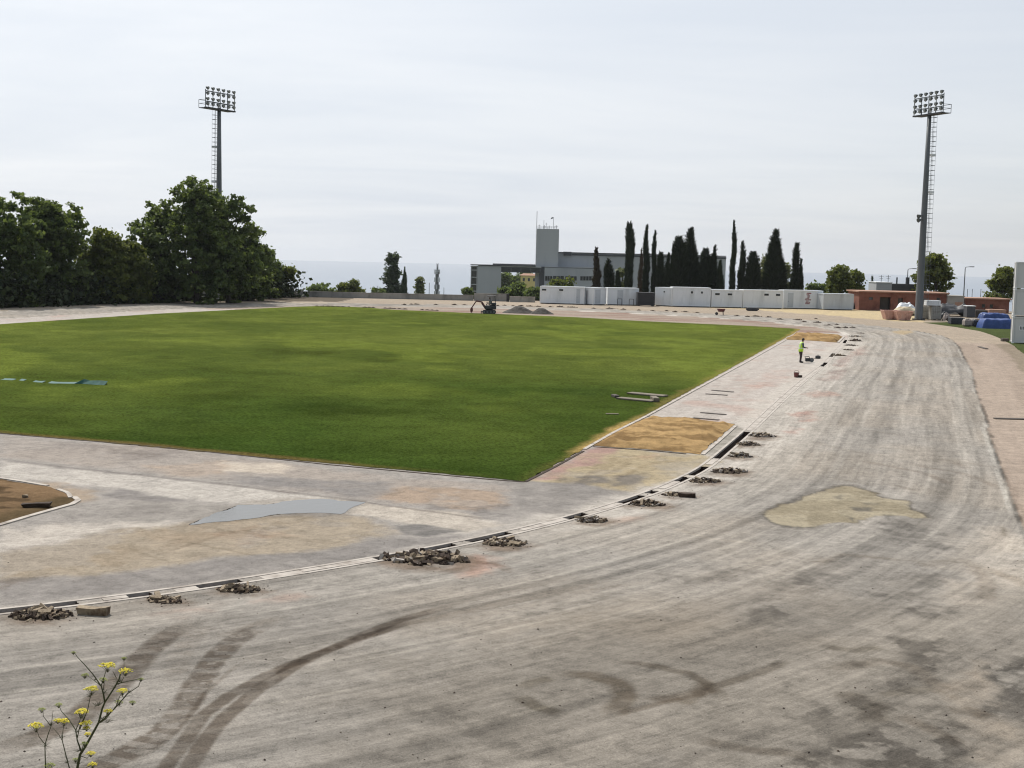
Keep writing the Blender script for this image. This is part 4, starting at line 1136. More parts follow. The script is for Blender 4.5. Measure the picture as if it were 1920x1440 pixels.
def broad_tree(name, label, cat, base, h, rad, seed, material, leaf=.42, nleaf=5200, bottom=.12, group=None, blobs=16, lean=0.0, dome=.75, trunk=True):
    rg = np.random.default_rng(seed)
    root = empty(name, base)
    tag(root, label, cat, group)
    ch = h * (1 - bottom)
    Pc, tn = [], []
    cents = []
    for i in range(blobs):
        if i == 0: t, a, rr = .86, 0, 0.0
        else:
            t = rg.random() ** (1.0 if bottom < .06 else .85); a = rg.random() * 6.28; rr = (.45 + .5 * rg.random())
        prof = math.sqrt(max(0, 1 - abs((t - .38) / .68) ** (2.2))) if t > .38 else (.75 + .25 * t / .38)
        if dome == 0: prof = max(.12, (1 - t) ** .7 * 1.05)
        z = h * bottom + ch * (.03 + .87 * t)
        r0 = rad * prof
        br = rad * (.34 + .22 * rg.random()) * (.8 if t > .75 else 1)
        c = np.array([math.cos(a) * max(0, r0 - br * .75) * rr + lean * t, math.sin(a) * max(0, r0 - br * .75) * rr, min(z, h - br * .75)])
        cents.append((c, br))
    tot = sum(b ** 2 for _, b in cents)
    for c, br in cents:
        k = int(nleaf * br ** 2 / tot)
        nclump = max(6, k // 26)
        d = unit(rg.normal(size=(nclump, 3)))
        cc = c + d * (br * (.55 + .5 * rg.random(nclump)))[:, None] * np.array([1, 1, .8])
        ct = rg.random(nclump)
        idx = rg.integers(0, nclump, k)
        p = cc[idx] + rg.normal(size=(k, 3)) * np.array([.34, .34, .22]) * (leaf / .42)
        Pc.append(p); tn.append(np.clip(ct[idx] * .7 + .45 * rg.random(k) - .1, 0, 1))
    Pc = np.vstack(Pc); tn = np.concatenate(tn)
    Pc[:, 2] = np.maximum(Pc[:, 2], h * bottom * .6 + .2)
    V, f, t = leaf_field(Pc, leaf, rg, .6, .7, tn)
    link_mesh('crown', veg_mesh('crown', V, f, t, material), root)
    if trunk:
        mb = MB(); r0 = max(.10, h * .018)
        mb.tube([(0, 0, -.2), (.05, 0, h * .2), (lean * .3, .08, h * .45), (lean * .6, 0, h * .75)], [r0 * 1.3, r0, r0 * .75, r0 * .25], 7)
        for c, br in cents[1:8]:
            z = max(h * .16, c[2] * .55)
            mb.tube([(lean * .2, 0, z), (c[0] * .5, c[1] * .5, (z + c[2]) / 2 + .2), tuple(c)], [r0 * .5, r0 * .33, r0 * .12], 5)
        mb.build('trunk', M['bark'], root)
    return root

def cypress(name, label, base, h, rad, seed, prof='column', material='cypress', group=None, n=None, cat='cypress', spread=.35, tilt=0.0):
    rg = np.random.default_rng(seed)
    root = empty(name, base)
    tag(root, label, cat, group)
    def R(t):
        if prof == 'column': return rad * np.minimum(1, .72 + 1.6 * t) * np.power(np.clip(1 - t, 0, 1), .55)
        if prof == 'flat': return rad * (.85 + .25 * np.sin(t * 2.2)) * np.where(t > .90, 1 - (t - .90) * 6.5, 1.0)
        if prof == 'cone': return rad * np.power(np.clip(1 - t, 0, 1), 1.12) * 1.22 + .08
        if prof == 'spire': return rad * np.maximum(np.power(np.clip(1 - t / .66, 0, 1), .75) * 1.2, .30 * np.clip(1 - t, 0, 1)) + .05
        return rad * np.power(np.clip(1 - t ** 1.8, 0, 1), .6)
    n = n or int(420 * h * (rad ** .7))
    t = rg.random(n) ** 1.15; a = rg.random(n) * 6.2832
    lump = .58 + .78 * fbm(a * 1.6 + seed, t * h * 1.1, seed, 3)
    wraps = np.minimum(a, 6.2832 - a)
    r = R(t) * lump * (.80 + .24 * rg.random(n))
    bx = tilt * t * h + .16 * np.sin(t * h * .6 + seed) * (t > .4); 
    hl = np.where(t > .5, 1 - .16 * (t - .5) * 2 * (fbm(a * 1.1 + seed, a * 0 + 2.2, seed + 5, 2) > .48), 1)
    Pc = np.c_[np.cos(a) * r + bx, np.sin(a) * r, .25 + t * hl * (h - .4)]
    out = np.c_[np.cos(a), np.sin(a), np.zeros(n)]
    d = unit(out * spread * (.5 + rg.random(n))[:, None] + np.array([0, 0, 1.0]) + rg.normal(size=(n, 3)) * .15)
    side = unit(np.cross(d, out + rg.normal(size=(n, 3)) * .7))
    L = (.30 + .50 * rg.random(n)) * min(1.5, .75 + rad * .36) * np.where(t > .9, .75, 1); W = .06 + .09 * rg.random(n)
    tone = np.clip(rg.random(n) * .7 + .5 * (lump - .85), 0, 1)
    V = np.stack([Pc - side * W[:, None] - d * (L * .5)[:, None], Pc + side * W[:, None] - d * (L * .5)[:, None], Pc + side * (W * .25)[:, None] + d * L[:, None], Pc - side * (W * .25)[:, None] + d * L[:, None]], 1).reshape(-1, 3)
    f = np.arange(len(V)).reshape(-1, 4); tn = np.repeat(tone, 4)
    # dense inner mass of twigs
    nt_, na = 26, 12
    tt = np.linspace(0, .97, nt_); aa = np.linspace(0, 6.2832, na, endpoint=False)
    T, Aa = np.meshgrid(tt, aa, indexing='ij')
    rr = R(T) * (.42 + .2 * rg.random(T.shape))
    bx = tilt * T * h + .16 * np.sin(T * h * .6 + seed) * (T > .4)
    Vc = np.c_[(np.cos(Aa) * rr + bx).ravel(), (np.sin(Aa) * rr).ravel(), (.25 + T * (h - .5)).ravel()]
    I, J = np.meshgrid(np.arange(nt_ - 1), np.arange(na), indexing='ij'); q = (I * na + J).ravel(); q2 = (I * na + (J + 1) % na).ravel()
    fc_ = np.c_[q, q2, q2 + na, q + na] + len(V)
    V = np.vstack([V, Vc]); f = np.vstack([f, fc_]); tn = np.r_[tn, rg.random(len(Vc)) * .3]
    link_mesh('crown', veg_mesh('crown', V, f, tn, M[material]), root)
    MB().tube([(0, 0, -.4), (0, 0, h * .3)], [.16, .10], 6).build('trunk', M['bark'], root)
    return root

def px_tree(fn, name, label, px, top, hw, Y, z0, seed, **kw):
    tp = ad(px, top, Y)
    h = tp.z - z0
    rad = hw / F * Y
    if fn is cypress: rad = max(.22, rad - .24)
    if fn is broad_tree:
        return broad_tree(name, label, kw.pop('cat', 'tree'), (tp.x, Y, z0), h, rad, seed, kw.pop('material', M['plane']), **kw)
    return cypress(name, label, (tp.x, Y, z0), h, rad, seed, **kw)

TG = 'broadleaf trees along the left edge of the track'
for (px, top, hw, Y, seed, lab, kw) in (
    (-90, 372, 75, 146, 1, 'broad green tree cut by the left picture edge, outermost of the row', {}),
    (18, 352, 84, 151, 2, 'tall dense dark green tree nearest the camera in the left row', {}),
    (120, 374, 68, 158, 3, 'dark green tree with stepped crown second in the left row', {}),
    (76, 366, 60, 156, 16, 'dark tree closing the gap between the first two tall trees', {}),
    (194, 430, 54, 163, 4, 'lower tree with yellowish green top between the two tall clumps', {'material': M['lush']}),
    (246, 450, 42, 166, 14, 'low bright green tree in the dip of the left tree row', {'material': M['lush']}),
    (304, 372, 66, 172, 5, 'tall tree on the left shoulder of the biggest tree clump', {}),
    (368, 335, 84, 170, 6, 'tallest tree of the left clump, in front of the floodlight mast', {'nleaf': 16000}),
    (428, 352, 70, 175, 7, 'dark tree just right of the floodlight mast', {}),
    (466, 424, 56, 184, 8, 'dark rounded tree on the right slope of the left clump', {}),
    (500, 472, 34, 194, 9, 'small dark tree at the right end of the left clump', {'nleaf': 5000})):
    kw = dict(kw); kw.setdefault('nleaf', 12000); kw.setdefault('leaf', .35)
    px_tree(broad_tree, 'broadleaf_tree', lab, px, top, hw, Y, 0.0, seed, group=TG, bottom=.0, blobs=38, **kw)
px_tree(broad_tree, 'shrub', 'pale feathery shrub leaning over the left end of the concrete wall', 524, 500, 26, 200, 0.0, 15, cat='shrub', material=M['lush'], leaf=.34, nleaf=1500, bottom=.02, blobs=9, lean=1.2)
# undergrowth under the trees
rg = np.random.default_rng(77)
line = resample(np.array([(-65, 128), (-59.5, 146), (-54.5, 158), (-50, 169), (-45.5, 181), (-40.5, 195), (-35.5, 203)], float), .5)
k = 20000
i = rg.integers(0, len(line), k)
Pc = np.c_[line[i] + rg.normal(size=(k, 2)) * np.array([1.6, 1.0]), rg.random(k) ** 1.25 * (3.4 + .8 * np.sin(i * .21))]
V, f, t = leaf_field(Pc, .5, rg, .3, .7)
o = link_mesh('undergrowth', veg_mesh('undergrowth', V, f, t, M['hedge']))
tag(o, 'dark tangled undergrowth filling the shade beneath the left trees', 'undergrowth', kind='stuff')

# trees beyond the wall
GZ = lambda Y: float(terr(np.array(0.0), np.array(float(Y))))
px_tree(broad_tree, 'poplar_tree', 'tall grey green poplar with two tips beyond the wall', 736, 470, 23, 330, GZ(330), 21, material=M['poplar'], leaf=.5, nleaf=5200, bottom=.02, blobs=34, dome=0)
px_tree(cypress, 'cypress_tree', 'narrow grey green tree leaning on the right side of the poplar', 758, 502, 8, 326, GZ(326), 22, prof='cone', material='poplar', n=2600)
px_tree(broad_tree, 'poplar_tree', 'small yellowish poplar between the big poplar and the aerial column', 788, 511, 11, 330, GZ(330), 23, material=M['pale'], leaf=.45, nleaf=2000, bottom=.02, blobs=18, dome=0)
for (px, top, hw, seed, lab, mt_) in ((603, 534, 30, 24, 'low wide dark green bush above the left half of the wall', 'plane'), (641, 529, 10, 25, 'small yellow green bush beside the bigger one above the wall', 'lush'), (664, 525, 18, 26, 'round yellow green bush above the middle of the wall', 'lush'),
                         (706, 543, 16, 27, 'low dark bush left of the poplar foot', 'plane'), (877, 541, 9, 28, 'small dark tree at the left foot of the glazed wing', 'plane')):
    px_tree(broad_tree, 'bush', lab, px, top, hw, 290, GZ(290), seed, cat='bush', material=M[mt_], leaf=.45, nleaf=1500, bottom=.25, blobs=12, group='bushes beyond the concrete wall')
for (px, top, hw, Y, seed, lab, mt_, nl) in ((972, 530, 22, 300, 31, 'dense dark green tree in front of the open bay of the building', 'plane', 3200), (1002, 541, 18, 290, 32, 'lower dark tree against the first white cabin', 'plane', 1800), (948, 537, 14, 305, 30, 'small tree at the corner of the grey wing', 'plane', 1400),
                                  (1042, 519, 14, 262, 33, 'bright yellow green sapling top showing over the first cabin', 'lush', 1200), (1063, 521, 12, 262, 34, 'second bright sapling top right of its twin above the first cabin', 'lush', 1100),
                                  (945, 505, 26, 520, 35, 'tall tree filling the left half of the open bay', 'plane', 4200), (985, 504, 30, 535, 36, 'tall tree filling the right half of the open bay', 'plane', 4200), (968, 508, 20, 528, 37, 'tree in the middle of the open bay', 'plane', 3000)):
    px_tree(broad_tree, 'garden_tree', lab, px, top, hw, Y, GZ(Y), seed, material=M[mt_], leaf=.5 if Y < 500 else .9, nleaf=nl, bottom=.12, blobs=14, group='garden trees round the grey building')

CG = 'cypresses behind the white cabins'
CY = (
    (1120, 464, 9, 'cone', 'browncypress', 'brownish thinning cypress standing left of the cypress row', 228),
    (1143, 484, 10, 'round', 'cypress', 'short rounded cypress left of the tall square topped one', 226), (1160, 507, 7, 'round', 'cypress', 'lowest small cypress at the foot of the tall square topped one', 224),
    (1182, 416.5, 8.5, 'flat', 'cypress', 'tall columnar cypress with a blunt square top', 222), (1202, 466, 5.5, 'column', 'browncypress', 'thin brown dying cypress above the dark crate', 218),
    (1213.5, 422.5, 8, 'column', 'cypress', 'tall slim cypress just right of the brown dying one', 224), (1229, 432, 6.5, 'column', 'cypress', 'slim cypress slightly shorter than its left neighbour', 224),
    (1241, 472, 10, 'cone', 'cypress', 'short pointed cypress pressed against the slim pair', 222), (1254, 475, 6, 'cone', 'cypress', 'small pointed cypress with a twin spike beside it', 226), (1261, 459, 7, 'spire', 'cypress', 'thin spiky cypress just left of the broad double one', 222),
    (1275, 444, 18, 'round', 'cypress', 'broad ragged left half of the double cypress', 222), (1296, 428, 21, 'cone', 'cypress', 'broad ragged cypress with a long leader, right half of the double', 223),
    (1326, 466, 15, 'round', 'cypress', 'ragged cypress with a flattened brownish top', 222), (1340, 460, 13, 'spire', 'cypress', 'cypress with a thin needle leader in the middle group', 222), (1352, 489, 9, 'cone', 'cypress', 'short leaning cypress at the right of the middle group', 220),
    (1377.5, 413, 7, 'column', 'cypress', 'tallest needle shaped cypress standing alone', 220), (1393, 452, 9, 'column', 'cypress', 'medium cypress with bare tip right of the tallest needle', 222), (1412, 472, 16, 'round', 'cypress', 'windswept cypress with a ragged split crown', 221),
    (1455.5, 432, 23, 'cone', 'cypress', 'widest conical cypress with a stepped spire', 221), (1495.5, 456, 13, 'spire', 'cypress', 'last cypress of the row with a long thin spike', 221), (1504, 486, 6, 'cone', 'cypress', 'little spike growing on the right of the last cypress', 221))
for i, (px, top, hw, pf, mt_, lab, Y) in enumerate(CY):
    px_tree(cypress, 'cypress_tree', lab, px, top, hw, Y, -.6, 100 + i, prof=pf, material=mt_, group=CG, spread=1.15 if hw > 9.5 else .42)
px_tree(broad_tree, 'pale_tree', 'pale grey green tree peeping out left of the widest cypress', 1437, 476, 16, 236, -1.2, 41, material=M['pale'], leaf=.45, nleaf=2200, bottom=.1, blobs=14)
px_tree(broad_tree, 'pale_tree', 'pale grey green tree peeping out right of the widest cypress', 1475, 490, 10, 236, -1.2, 42, material=M['pale'], leaf=.45, nleaf=1300, bottom=.1, blobs=10)
px_tree(broad_tree, 'pale_tree', 'pale low tree filling the gap behind the square topped cypress', 1168, 500, 12, 250, -1.8, 43, material=M['pale'], leaf=.45, nleaf=1000, bottom=.1, blobs=10)
for (px, top, hw, seed, lab) in ((1525, 532, 20, 44, 'low dark shrub right of the last cypress'), (1543, 527, 8, 45, 'thin open shrub before the gap in the cypress row')):
    px_tree(broad_tree, 'shrub', lab, px, top, hw, 232, -1.2, seed, cat='shrub', material=M['plane'], leaf=.42, nleaf=1300, bottom=.1, blobs=10)
RG_ = 'round trees behind the orange brick building'
for (px, top, hw, Y, seed, lab, nl) in ((1574, 489, 25, 222, 51, 'round bushy tree behind the left part of the brick building', 3600), (1606, 507, 18, 224, 52, 'lower right lobe tree of the bushy pair behind the brick building', 2200), (1759, 477, 37, 222, 53, 'large round tree right of the tall floodlight mast', 5600), (1722, 508, 12, 226, 54, 'thin pale tree just left of the tall floodlight mast', 900),
                                  (1884, 497, 32, 218, 55, 'bushy tree partly hidden by the stacked cabins', 4600), (1862, 548, 20, 216, 57, 'low bush at the foot of the tree by the stacked cabins', 1500), (1990, 500, 45, 222, 58, 'bushy tree hidden behind the stacked cabins', 3000)):
    px_tree(broad_tree, 'round_tree', lab, px, top, hw, Y, -.8, seed, material=M['lush'] if px != 1722 else M['pale'], leaf=.42, nleaf=nl, bottom=.14, blobs=18, group=RG_)
px_tree(cypress, 'poplar_tree', 'little thin poplar left of the grey house', 1637, 516, 5, 300, GZ(300), 56, prof='cone', material='poplar', n=1200)

# ------------------------------------------------------------------ floodlight masts
def mast(base, top_px, rz, label, extra=False):
    root = empty('floodlight_mast', (base[0], base[1], 0), rz)
    tag(root, label, 'floodlight mast', 'floodlight masts by the track')
    hd = ad(top_px[0], top_px[1], base[1]).z
    mb = MB()
    mb.tube([(0, 0, 0), (0, 0, .05), (0, 0, hd * .35), (0, 0, hd * .7), (0, 0, hd + .25)], [.54, .52, .44, .34, .25], 14)
    pole = mb.build('pole', M['steel'], root, smooth=True)
    mb = MB(); mb.tube([(0, 0, 0), (0, 0, .12)], .85, 12)
    for q in range(8):
        a = q * math.pi / 4; mb.tube([(.72 * math.cos(a), .72 * math.sin(a), .1), (.72 * math.cos(a), .72 * math.sin(a), .26)], .05, 6)
    mb.build('base_plate', M['dark'], root)
    # ladder with square cage on the back
    mb = MB()
    for sx in (-.28, .28):
        mb.bar((sx, .62, 2.4), (sx, .42, hd), .035)
    z = 2.6
    while z < hd:
        t = (z - 2.4) / (hd - 2.4); y0 = .62 - .2 * t
        mb.bar((-.28, y0, z), (.28, y0, z), .022)
        z += .30
    mb.build('ladder', M['steel'], root)
    mb = MB(); z = 2.8
    for sx in (-.28, .28): mb.bar((sx, 1.22, 2.4), (sx, 1.02, hd), .02)
    while z < hd - .3:
        t = (z - 2.4) / (hd - 2.4); y0 = .62 - .2 * t
        for a, b in (((-.3, y0), (-.3, y0 + .6)), ((-.3, y0 + .6), (.3, y0 + .6)), ((.3, y0 + .6), (.3, y0))):
            mb.bar((a[0], a[1], z), (b[0], b[1], z), .03, .05)
        z += .62
    mb.build('safety_cage', M['steel'], root)
    for t in (.62, .80):
        z = hd * t; y0 = .62 - .2 * t
        MB().box(-.3, y0 - .02, z, .3, y0 + .66, z + .30).build('rest_platform', M['white2'], root)
    # head
    W = 2.95
    mb = MB()
    mb.box(-W, -.42, hd - .12, W, .05, hd + .06); mb.box(-W, .05, hd - .08, W, 1.05, hd + .0)
    mb.build('platform', M['dark'], root)
    mb = MB()
    for sx in (-W, -W / 2, 0, W / 2, W): mb.bar((sx, -.2, hd), (sx, -.2, hd + 2.45), .08)
    for z in (.78, 2.22):
        mb.bar((-W, -.2, hd + z), (W, -.2, hd + z), .10, .12)
    mb.build('head_frame', M['steel'], root)
    mb = MB()
    for z in (.55, 1.05):
        mb.bar((-W, 1.02, hd + z), (W, 1.02, hd + z), .05)
        for sx in (-W, W): mb.bar((sx, -.2, hd + z), (sx, 1.02, hd + z), .05)
    for sx in (-W, -W / 3, W / 3, W): mb.bar((sx, 1.02, hd), (sx, 1.02, hd + 1.05), .05)
    mb.build('handrail', M['steel'], root)
    lm = MB()
    ax = Vector((0, -.88, -.42))
    lm.tube([-ax * .22, -ax * .19, Vector((0, 0, 0)), ax * .11], [.09, .16, .22, .25], 12)
    lm.tube([ax * .111, ax * .13], [.235, .22], 12, mi=1)
    lm.box(-.28, -.03, -.02, .28, .03, .02)
    lm.box(-.11, .10, .04, .11, .27, .17)
    me = lm.mesh('floodlight', [M['lamp'], M['lens']], True)
    for k in range(6):
        for z in (.50, 1.17, 1.92, 2.62):
            link_mesh('floodlight', me, root, (-2.65 + 1.06 * k, -.32, hd + z))
    if extra:
        zz = ad(1725, 408, base[1]).z
        me2 = MB().tube([(0, 0, 0), (0, -.35, -.12)], [.16, .30], 10).box(-.05, 0, -.05, .05, .4, .05).mesh('side_lamp', [M['lamp']])
        for dz in (.22, -.28): link_mesh('side_lamp', me2, root, (.25, -.75, zz + dz))
    return root
bl, br = gp(410.5, 562.5), gp(1722, 600)
mast(bl, (408, 205), math.radians(60.8), 'grey floodlight mast rising behind the left clump of trees')
mast(br, (1744, 214.5), math.radians(-69.9), 'grey floodlight mast with two small side lamps beside the right bend', True)

# ------------------------------------------------------------------ walls, cabins, buildings
def wallbox(name, pa, pb, ytop, Ya, Yb, label, cat, material, thick=.25, z0=-.1, cap=None):
    A_, B_ = ad(pa, 500, Ya), ad(pb, 500, Yb)
    zt = ad(pa, ytop, Ya).z
    L = math.hypot(B_.x - A_.x, B_.y - A_.y)
    root = empty(name, (A_.x, A_.y, 0), math.atan2(B_.y - A_.y, B_.x - A_.x))
    tag(root, label, cat)
    mb = MB(); k = max(1, int(L / 6))
    for i in range(k):
        mb.box(L * i / k + .012, 0, z0, L * (i + 1) / k - .012, thick, zt)
    mb.box(0, .03, z0, L, thick - .03, zt - .02)
    mb.build('wall_panel', M[material], root)
    if cap: MB().box(-.02, -.03, zt + .002, L + .02, thick + .03, zt + .07).build('coping', M[cap], root)
    return root, L, zt
wallbox('boundary_wall', 551, 889, 546.5, 204, 205, 'long low grey concrete wall closing the far end', 'wall', 'concrete', cap='concrete')
wallbox('boundary_wall', 957, 1005, 556.5, 203.5, 203.5, 'short low concrete wall left of the first white cabin', 'wall', 'concrete', cap='kerb')
r_ = empty('boundary_wall', ad(890, 500, 205.2).xy.to_3d(), 0)
tag(r_, 'grey concrete wall stretch just behind the mini excavator', 'wall')
Lx = ad(951, 500, 205.2).x - ad(890, 500, 205.2).x
MB().box(0, 0, -.1, Lx, .25, ad(890, 550.5, 205.2).z).build('wall_panel', M['concrete'], r_)
MB().box(-.02, -.03, ad(890, 550.5, 205.2).z + .002, Lx, .28, ad(890, 550.5, 205.2).z + .07).build('coping', M['concrete'], r_)
p_ = ad(548, 500, 203.4)
o = MB().box(-.28, -.2, 0, .28, .2, 1.25, bev=.03).build('wall_post', M['kerb'], None, (p_.x, p_.y, 0)); tag(o, 'pale post ending the left of the long concrete wall', 'post')
p_ = ad(953.5, 500, 204.2)
o = MB().box(-.22, -.3, 0, .22, .3, ad(953, 551, 204).z, bev=.02).build('gate_post', M['dark'], None, (p_.x, p_.y, 0)); tag(o, 'dark post between the two concrete walls', 'post')

def cabin(pxl, pxr, ytop, Yl, Yr, label, material='white', depth=2.4, windows=(), doors=(), z0=0.0, group='white site cabins along the far side', seams=4):
    A_, B_ = ad(pxl, 520, Yl), ad(pxr, 520, Yr)
    L = math.hypot(B_.x - A_.x, B_.y - A_.y); rz = math.atan2(B_.y - A_.y, B_.x - A_.x)
    zt = ad((pxl + pxr) / 2, ytop, (Yl + Yr) / 2).z
    root = empty('site_cabin', (A_.x, A_.y, 0), rz)
    tag(root, label, 'site cabin', group)
    mb = MB(); zb = z0 + .16
    mb.box(.04, .04, zb, L - .04, depth - .04, zt - .1)
    for i in range(1, seams):
        mb.box(L * i / seams - .02, .026, zb + .12, L * i / seams + .02, .039, zt - .14)
    mb.build('wall', M[material], root)
    fr = MB()
    for x in (0, L - .14):
        for y in (0, depth - .14):
            fr.box(x, y, z0 + .08, x + .14, y + .14, zt)
    for (a, b) in (((.14, 0), (L - .14, .10)), ((.14, depth - .10), (L - .14, depth))):
        fr.box(a[0], a[1], zb - .04, b[0], b[1], zb + .10); fr.box(a[0], a[1], zt - .14, b[0], b[1], zt)
    for x in (0, L - .10):
        fr.box(x, .14, zb - .04, x + .10, depth - .14, zb + .10); fr.box(x, .14, zt - .14, x + .10, depth - .14, zt)
    fr.build('frame', M['white2'] if material == 'white' else M[material], root)
    MB().box(.1, .1, zt - .098, L - .1, depth - .1, zt + .02).build('roof', M['greypanel'], root)
    for y in (.15, depth - .45): MB().box(.15, y, -.35, L - .15, y + .3, zb - .045).build('runner', M['dark'], root)
    def loc(px, py):
        Y = Yl + (Yr - Yl) * (px - pxl) / (pxr - pxl)
        p = ad(px, py, Y); return math.hypot(p.x - A_.x, p.y - A_.y), p.z
    for (x0, y0, x1, y1) in windows:
        a, z1 = loc(x0, y0); b, z_ = loc(x1, y1)
        wf = MB()
        t = .07
        for q in ((a - t, z_ - t, b + t, z_), (a - t, z1, b + t, z1 + t), (a - t, z_, a, z1), (b, z_, b + t, z1)):
            wf.box(q[0], -.012, q[1], q[2], .06, q[3])
        w_ = wf.build('window', M['white2'], root)
        pn = MB().box(a, .02, z_, b, .05, z1); pn.bar(((a + b) / 2, .012, z_), ((a + b) / 2, .012, z1), .04, .02); pn.build('pane', M['glass'], w_)
    for (x0, y0, x1, y1) in doors:
        a, z1 = loc(x0, y0); b, z_ = loc(x1, y1)
        d_ = MB().box(a, -.012, z0 + .22, b, .05, z1).build('door', M['greypanel'], root)
        MB().box(a + .06, -.03, z0 + 1.1, a + .16, -.006, z0 + 1.16).build('handle', M['dark'], d_)
    return root
cabin(1013, 1097, 537.5, 199.5, 198.5, 'first white cabin on the left, with two small letterbox windows and side door', windows=((1016, 541.5, 1024, 545), (1048.5, 542, 1056, 545.5)), doors=((1081, 542, 1087, 568),), seams=3)
cabin(1140, 1199, 540, 200, 200.5, 'second white cabin with a metal frame gate standing before it', doors=((1158, 544, 1168, 570),), seams=3)
cabin(1113.5, 1138, 539.5, 198, 200, 'narrow white cabin end with double doors left of the second cabin', doors=((1117, 543, 1126, 570),), seams=2)
cabin(1229, 1261, 539, 201.5, 199.5, 'plain white cabin end right of the dark crate', seams=2, windows=((1244.5, 545.5, 1247, 548.5),))
cabin(1262, 1334, 539, 199.5, 199.8, 'long white cabin with two tiny square windows', windows=((1295.5, 546, 1299.5, 550.5), (1314.5, 546.5, 1318, 550.5)), seams=4)
cabin(1335.5, 1394, 543.5, 199.8, 200.3, 'white cabin with two wide windows, left of the pair', windows=((1341, 549.5, 1349.5, 553.5), (1364.5, 550, 1373, 554)), seams=3)
cabin(1395, 1470, 544, 200.2, 201, 'white cabin with two wide windows near its right end', windows=((1433, 550.5, 1441.5, 554.5), (1455, 551, 1463, 555)), seams=4)
cabin(1471, 1545, 544.5, 202.5, 203.5, 'white cabin smeared with a red and dark stain', seams=4, doors=((1478, 549, 1487, 575),))
cabin(1546, 1603, 551, 201, 202, 'low grey cabin at the right end of the cabin row', material='greypanel', seams=5)
# red smear on the stained cabin
def panel_px(mb, x0, y0, x1, y1, Y, t=.02):
    a, b = ad(x0, y1, Y), ad(x1, y0, Y)
    mb.box(a.x, Y - t, a.z, b.x, Y, b.z)
st = [o for o in col.objects if o.get('label', '').startswith('white cabin smeared')][0]
mb = MB(); rr = random.Random(3)
M['smear'] = mat('red_stain', (0.30, 0.10, 0.10), .8, .5, 3.0, c2=(.5, .45, .45), c2amt=.8)
xx0 = ad(1513, 550, 202.9).x - ad(1471, 550, 202.5).x
for q in range(9):
    z = .75 + q * .2; mb.box(xx0 + rr.uniform(-.1, .3), .014, z, xx0 + rr.uniform(.5, 1.0), .022, z + .17)
mb.build('stain', M['smear'], st)
# frame gate in front of the second cabin and a low pole fence
for (x0, x1, lab) in ((1158, 1166, 'grey tubular frame standing before the second cabin'), (1180, 1188, 'grey tubular frame right of its twin by the second cabin')):
    a, b = ad(x0, 560, 198), ad(x1, 560, 198)
    mb = MB(); L = b.x - a.x
    for x in (0, L): mb.tube([(x, 0, 0), (x, 0, 1.05)], .04, 6)
    mb.tube([(0, 0, 1.05), (L, 0, 1.05)], .04, 6)
    o = mb.build('barrier_frame', M['dark'], None, (a.x, 198, 0)); tag(o, lab, 'barrier', 'tubular frames by the second cabin')
a = ad(1104, 560, 199)
o = MB().box(-.35, 0, 0, .35, .6, 2.1, bev=.03).build('equipment_locker', M['concrete'], None, (a.x, 200.5, 0)); tag(o, 'grey upright locker in the gap between first two cabins', 'locker')
o = MB().tube([(0, 0, 0), (0, 0, 2.2)], .06, 6).build('fence_post', M['dark'], None, (ad(1100, 560, 199).x, 198.8, 0)); tag(o, 'thin dark post at the right corner of the first cabin', 'post')
# dark crate
a, b = ad(1195.5, 560, 198.5), ad(1228, 560, 198.5)
root = empty('storage_crate', (a.x, 198.5, 0)); tag(root, 'black slatted crate standing between white cabins', 'crate')
L = b.x - a.x; hh = ad(1212, 549.5, 198.5).z
mb = MB()
for k_ in range(5): mb.box(0, 0, .12 + k_ * (hh - .12) / 5, L, .05, .12 + (k_ + .86) * (hh - .12) / 5); mb.box(0, 1.9, .12 + k_ * (hh - .12) / 5, L, 1.95, .12 + (k_ + .86) * (hh - .12) / 5)
for x in (0, L - .05): mb.box(x, .05, .12, x + .05, 1.9, hh)
mb.box(.05, .05, .12, L - .05, 1.9, .2)
mb.build('side_panel', M['dark'], root)
MB().box(-.03, -.03, hh + .002, L + .03, 1.98, hh + .08).build('lid', M['dark'], root)
MB().box(.1, .1, 0, .4, 1.8, .118).box(L - .4, .1, 0, L - .1, 1.8, .118).build('skid', M['darkwood'], root)

# grey tower building
BY = 470.0
root = empty('building', (ad(960, 500, BY).x, BY, GZ(BY))); tag(root, 'grey office building with a tall square tower and roof aerials', 'building')
bx0, bz0 = root.location.x, root.location.z
def pbox(mb, x0, y0, x1, y1, dy0=0.0, dep=10.0, mi=0, zlow=None):
    xm, ym = (x0 + x1) / 2, (y0 + y1) / 2
    Y = BY + dy0
    X0, X1 = ad(x0, ym, Y).x, ad(x1, ym, Y).x
    Z1, Z0 = ad(xm, y0, Y).z, ad(xm, y1, Y).z
    if zlow is not None: Z0 = zlow
    mb.box(X0 - bx0, dy0, Z0 - bz0, X1 - bx0, dy0 + dep, Z1 - bz0, mi)
    return mb
ZB = GZ(BY) - 3
pbox(MB(), 1004.5, 429, 1046.5, 560, 3.0, 9, zlow=ZB).build('tower', M['render'], root)
pbox(MB(), 895, 498.5, 939, 560, 0, 14, zlow=ZB).build('wing_wall', M['render'], root)
gl = pbox(MB(), 882.5, 498.5, 894.9, 560, .6, 13, zlow=ZB).build('glazed_bay', M['glass'], root)
mb = MB()
for y in (498.5, 505.5, 519, 532.5, 545): pbox(mb, 882.3, y, 895, y + 1.6, .35, .3)
for x in (882.3, 893.4): pbox(mb, x, 498.5, x + 1.4, 556, .3, .3)
mb.build('bay_frame', M['render'], gl)
pbox(MB(), 882, 497, 1004, 498.6, -.4, 14.5).build('wing_roof', M['darkrender'], root)
pbox(MB(), 924, 495, 1004, 497.0, 1.5, 10).build('roof_upstand', M['darkrender'], root)
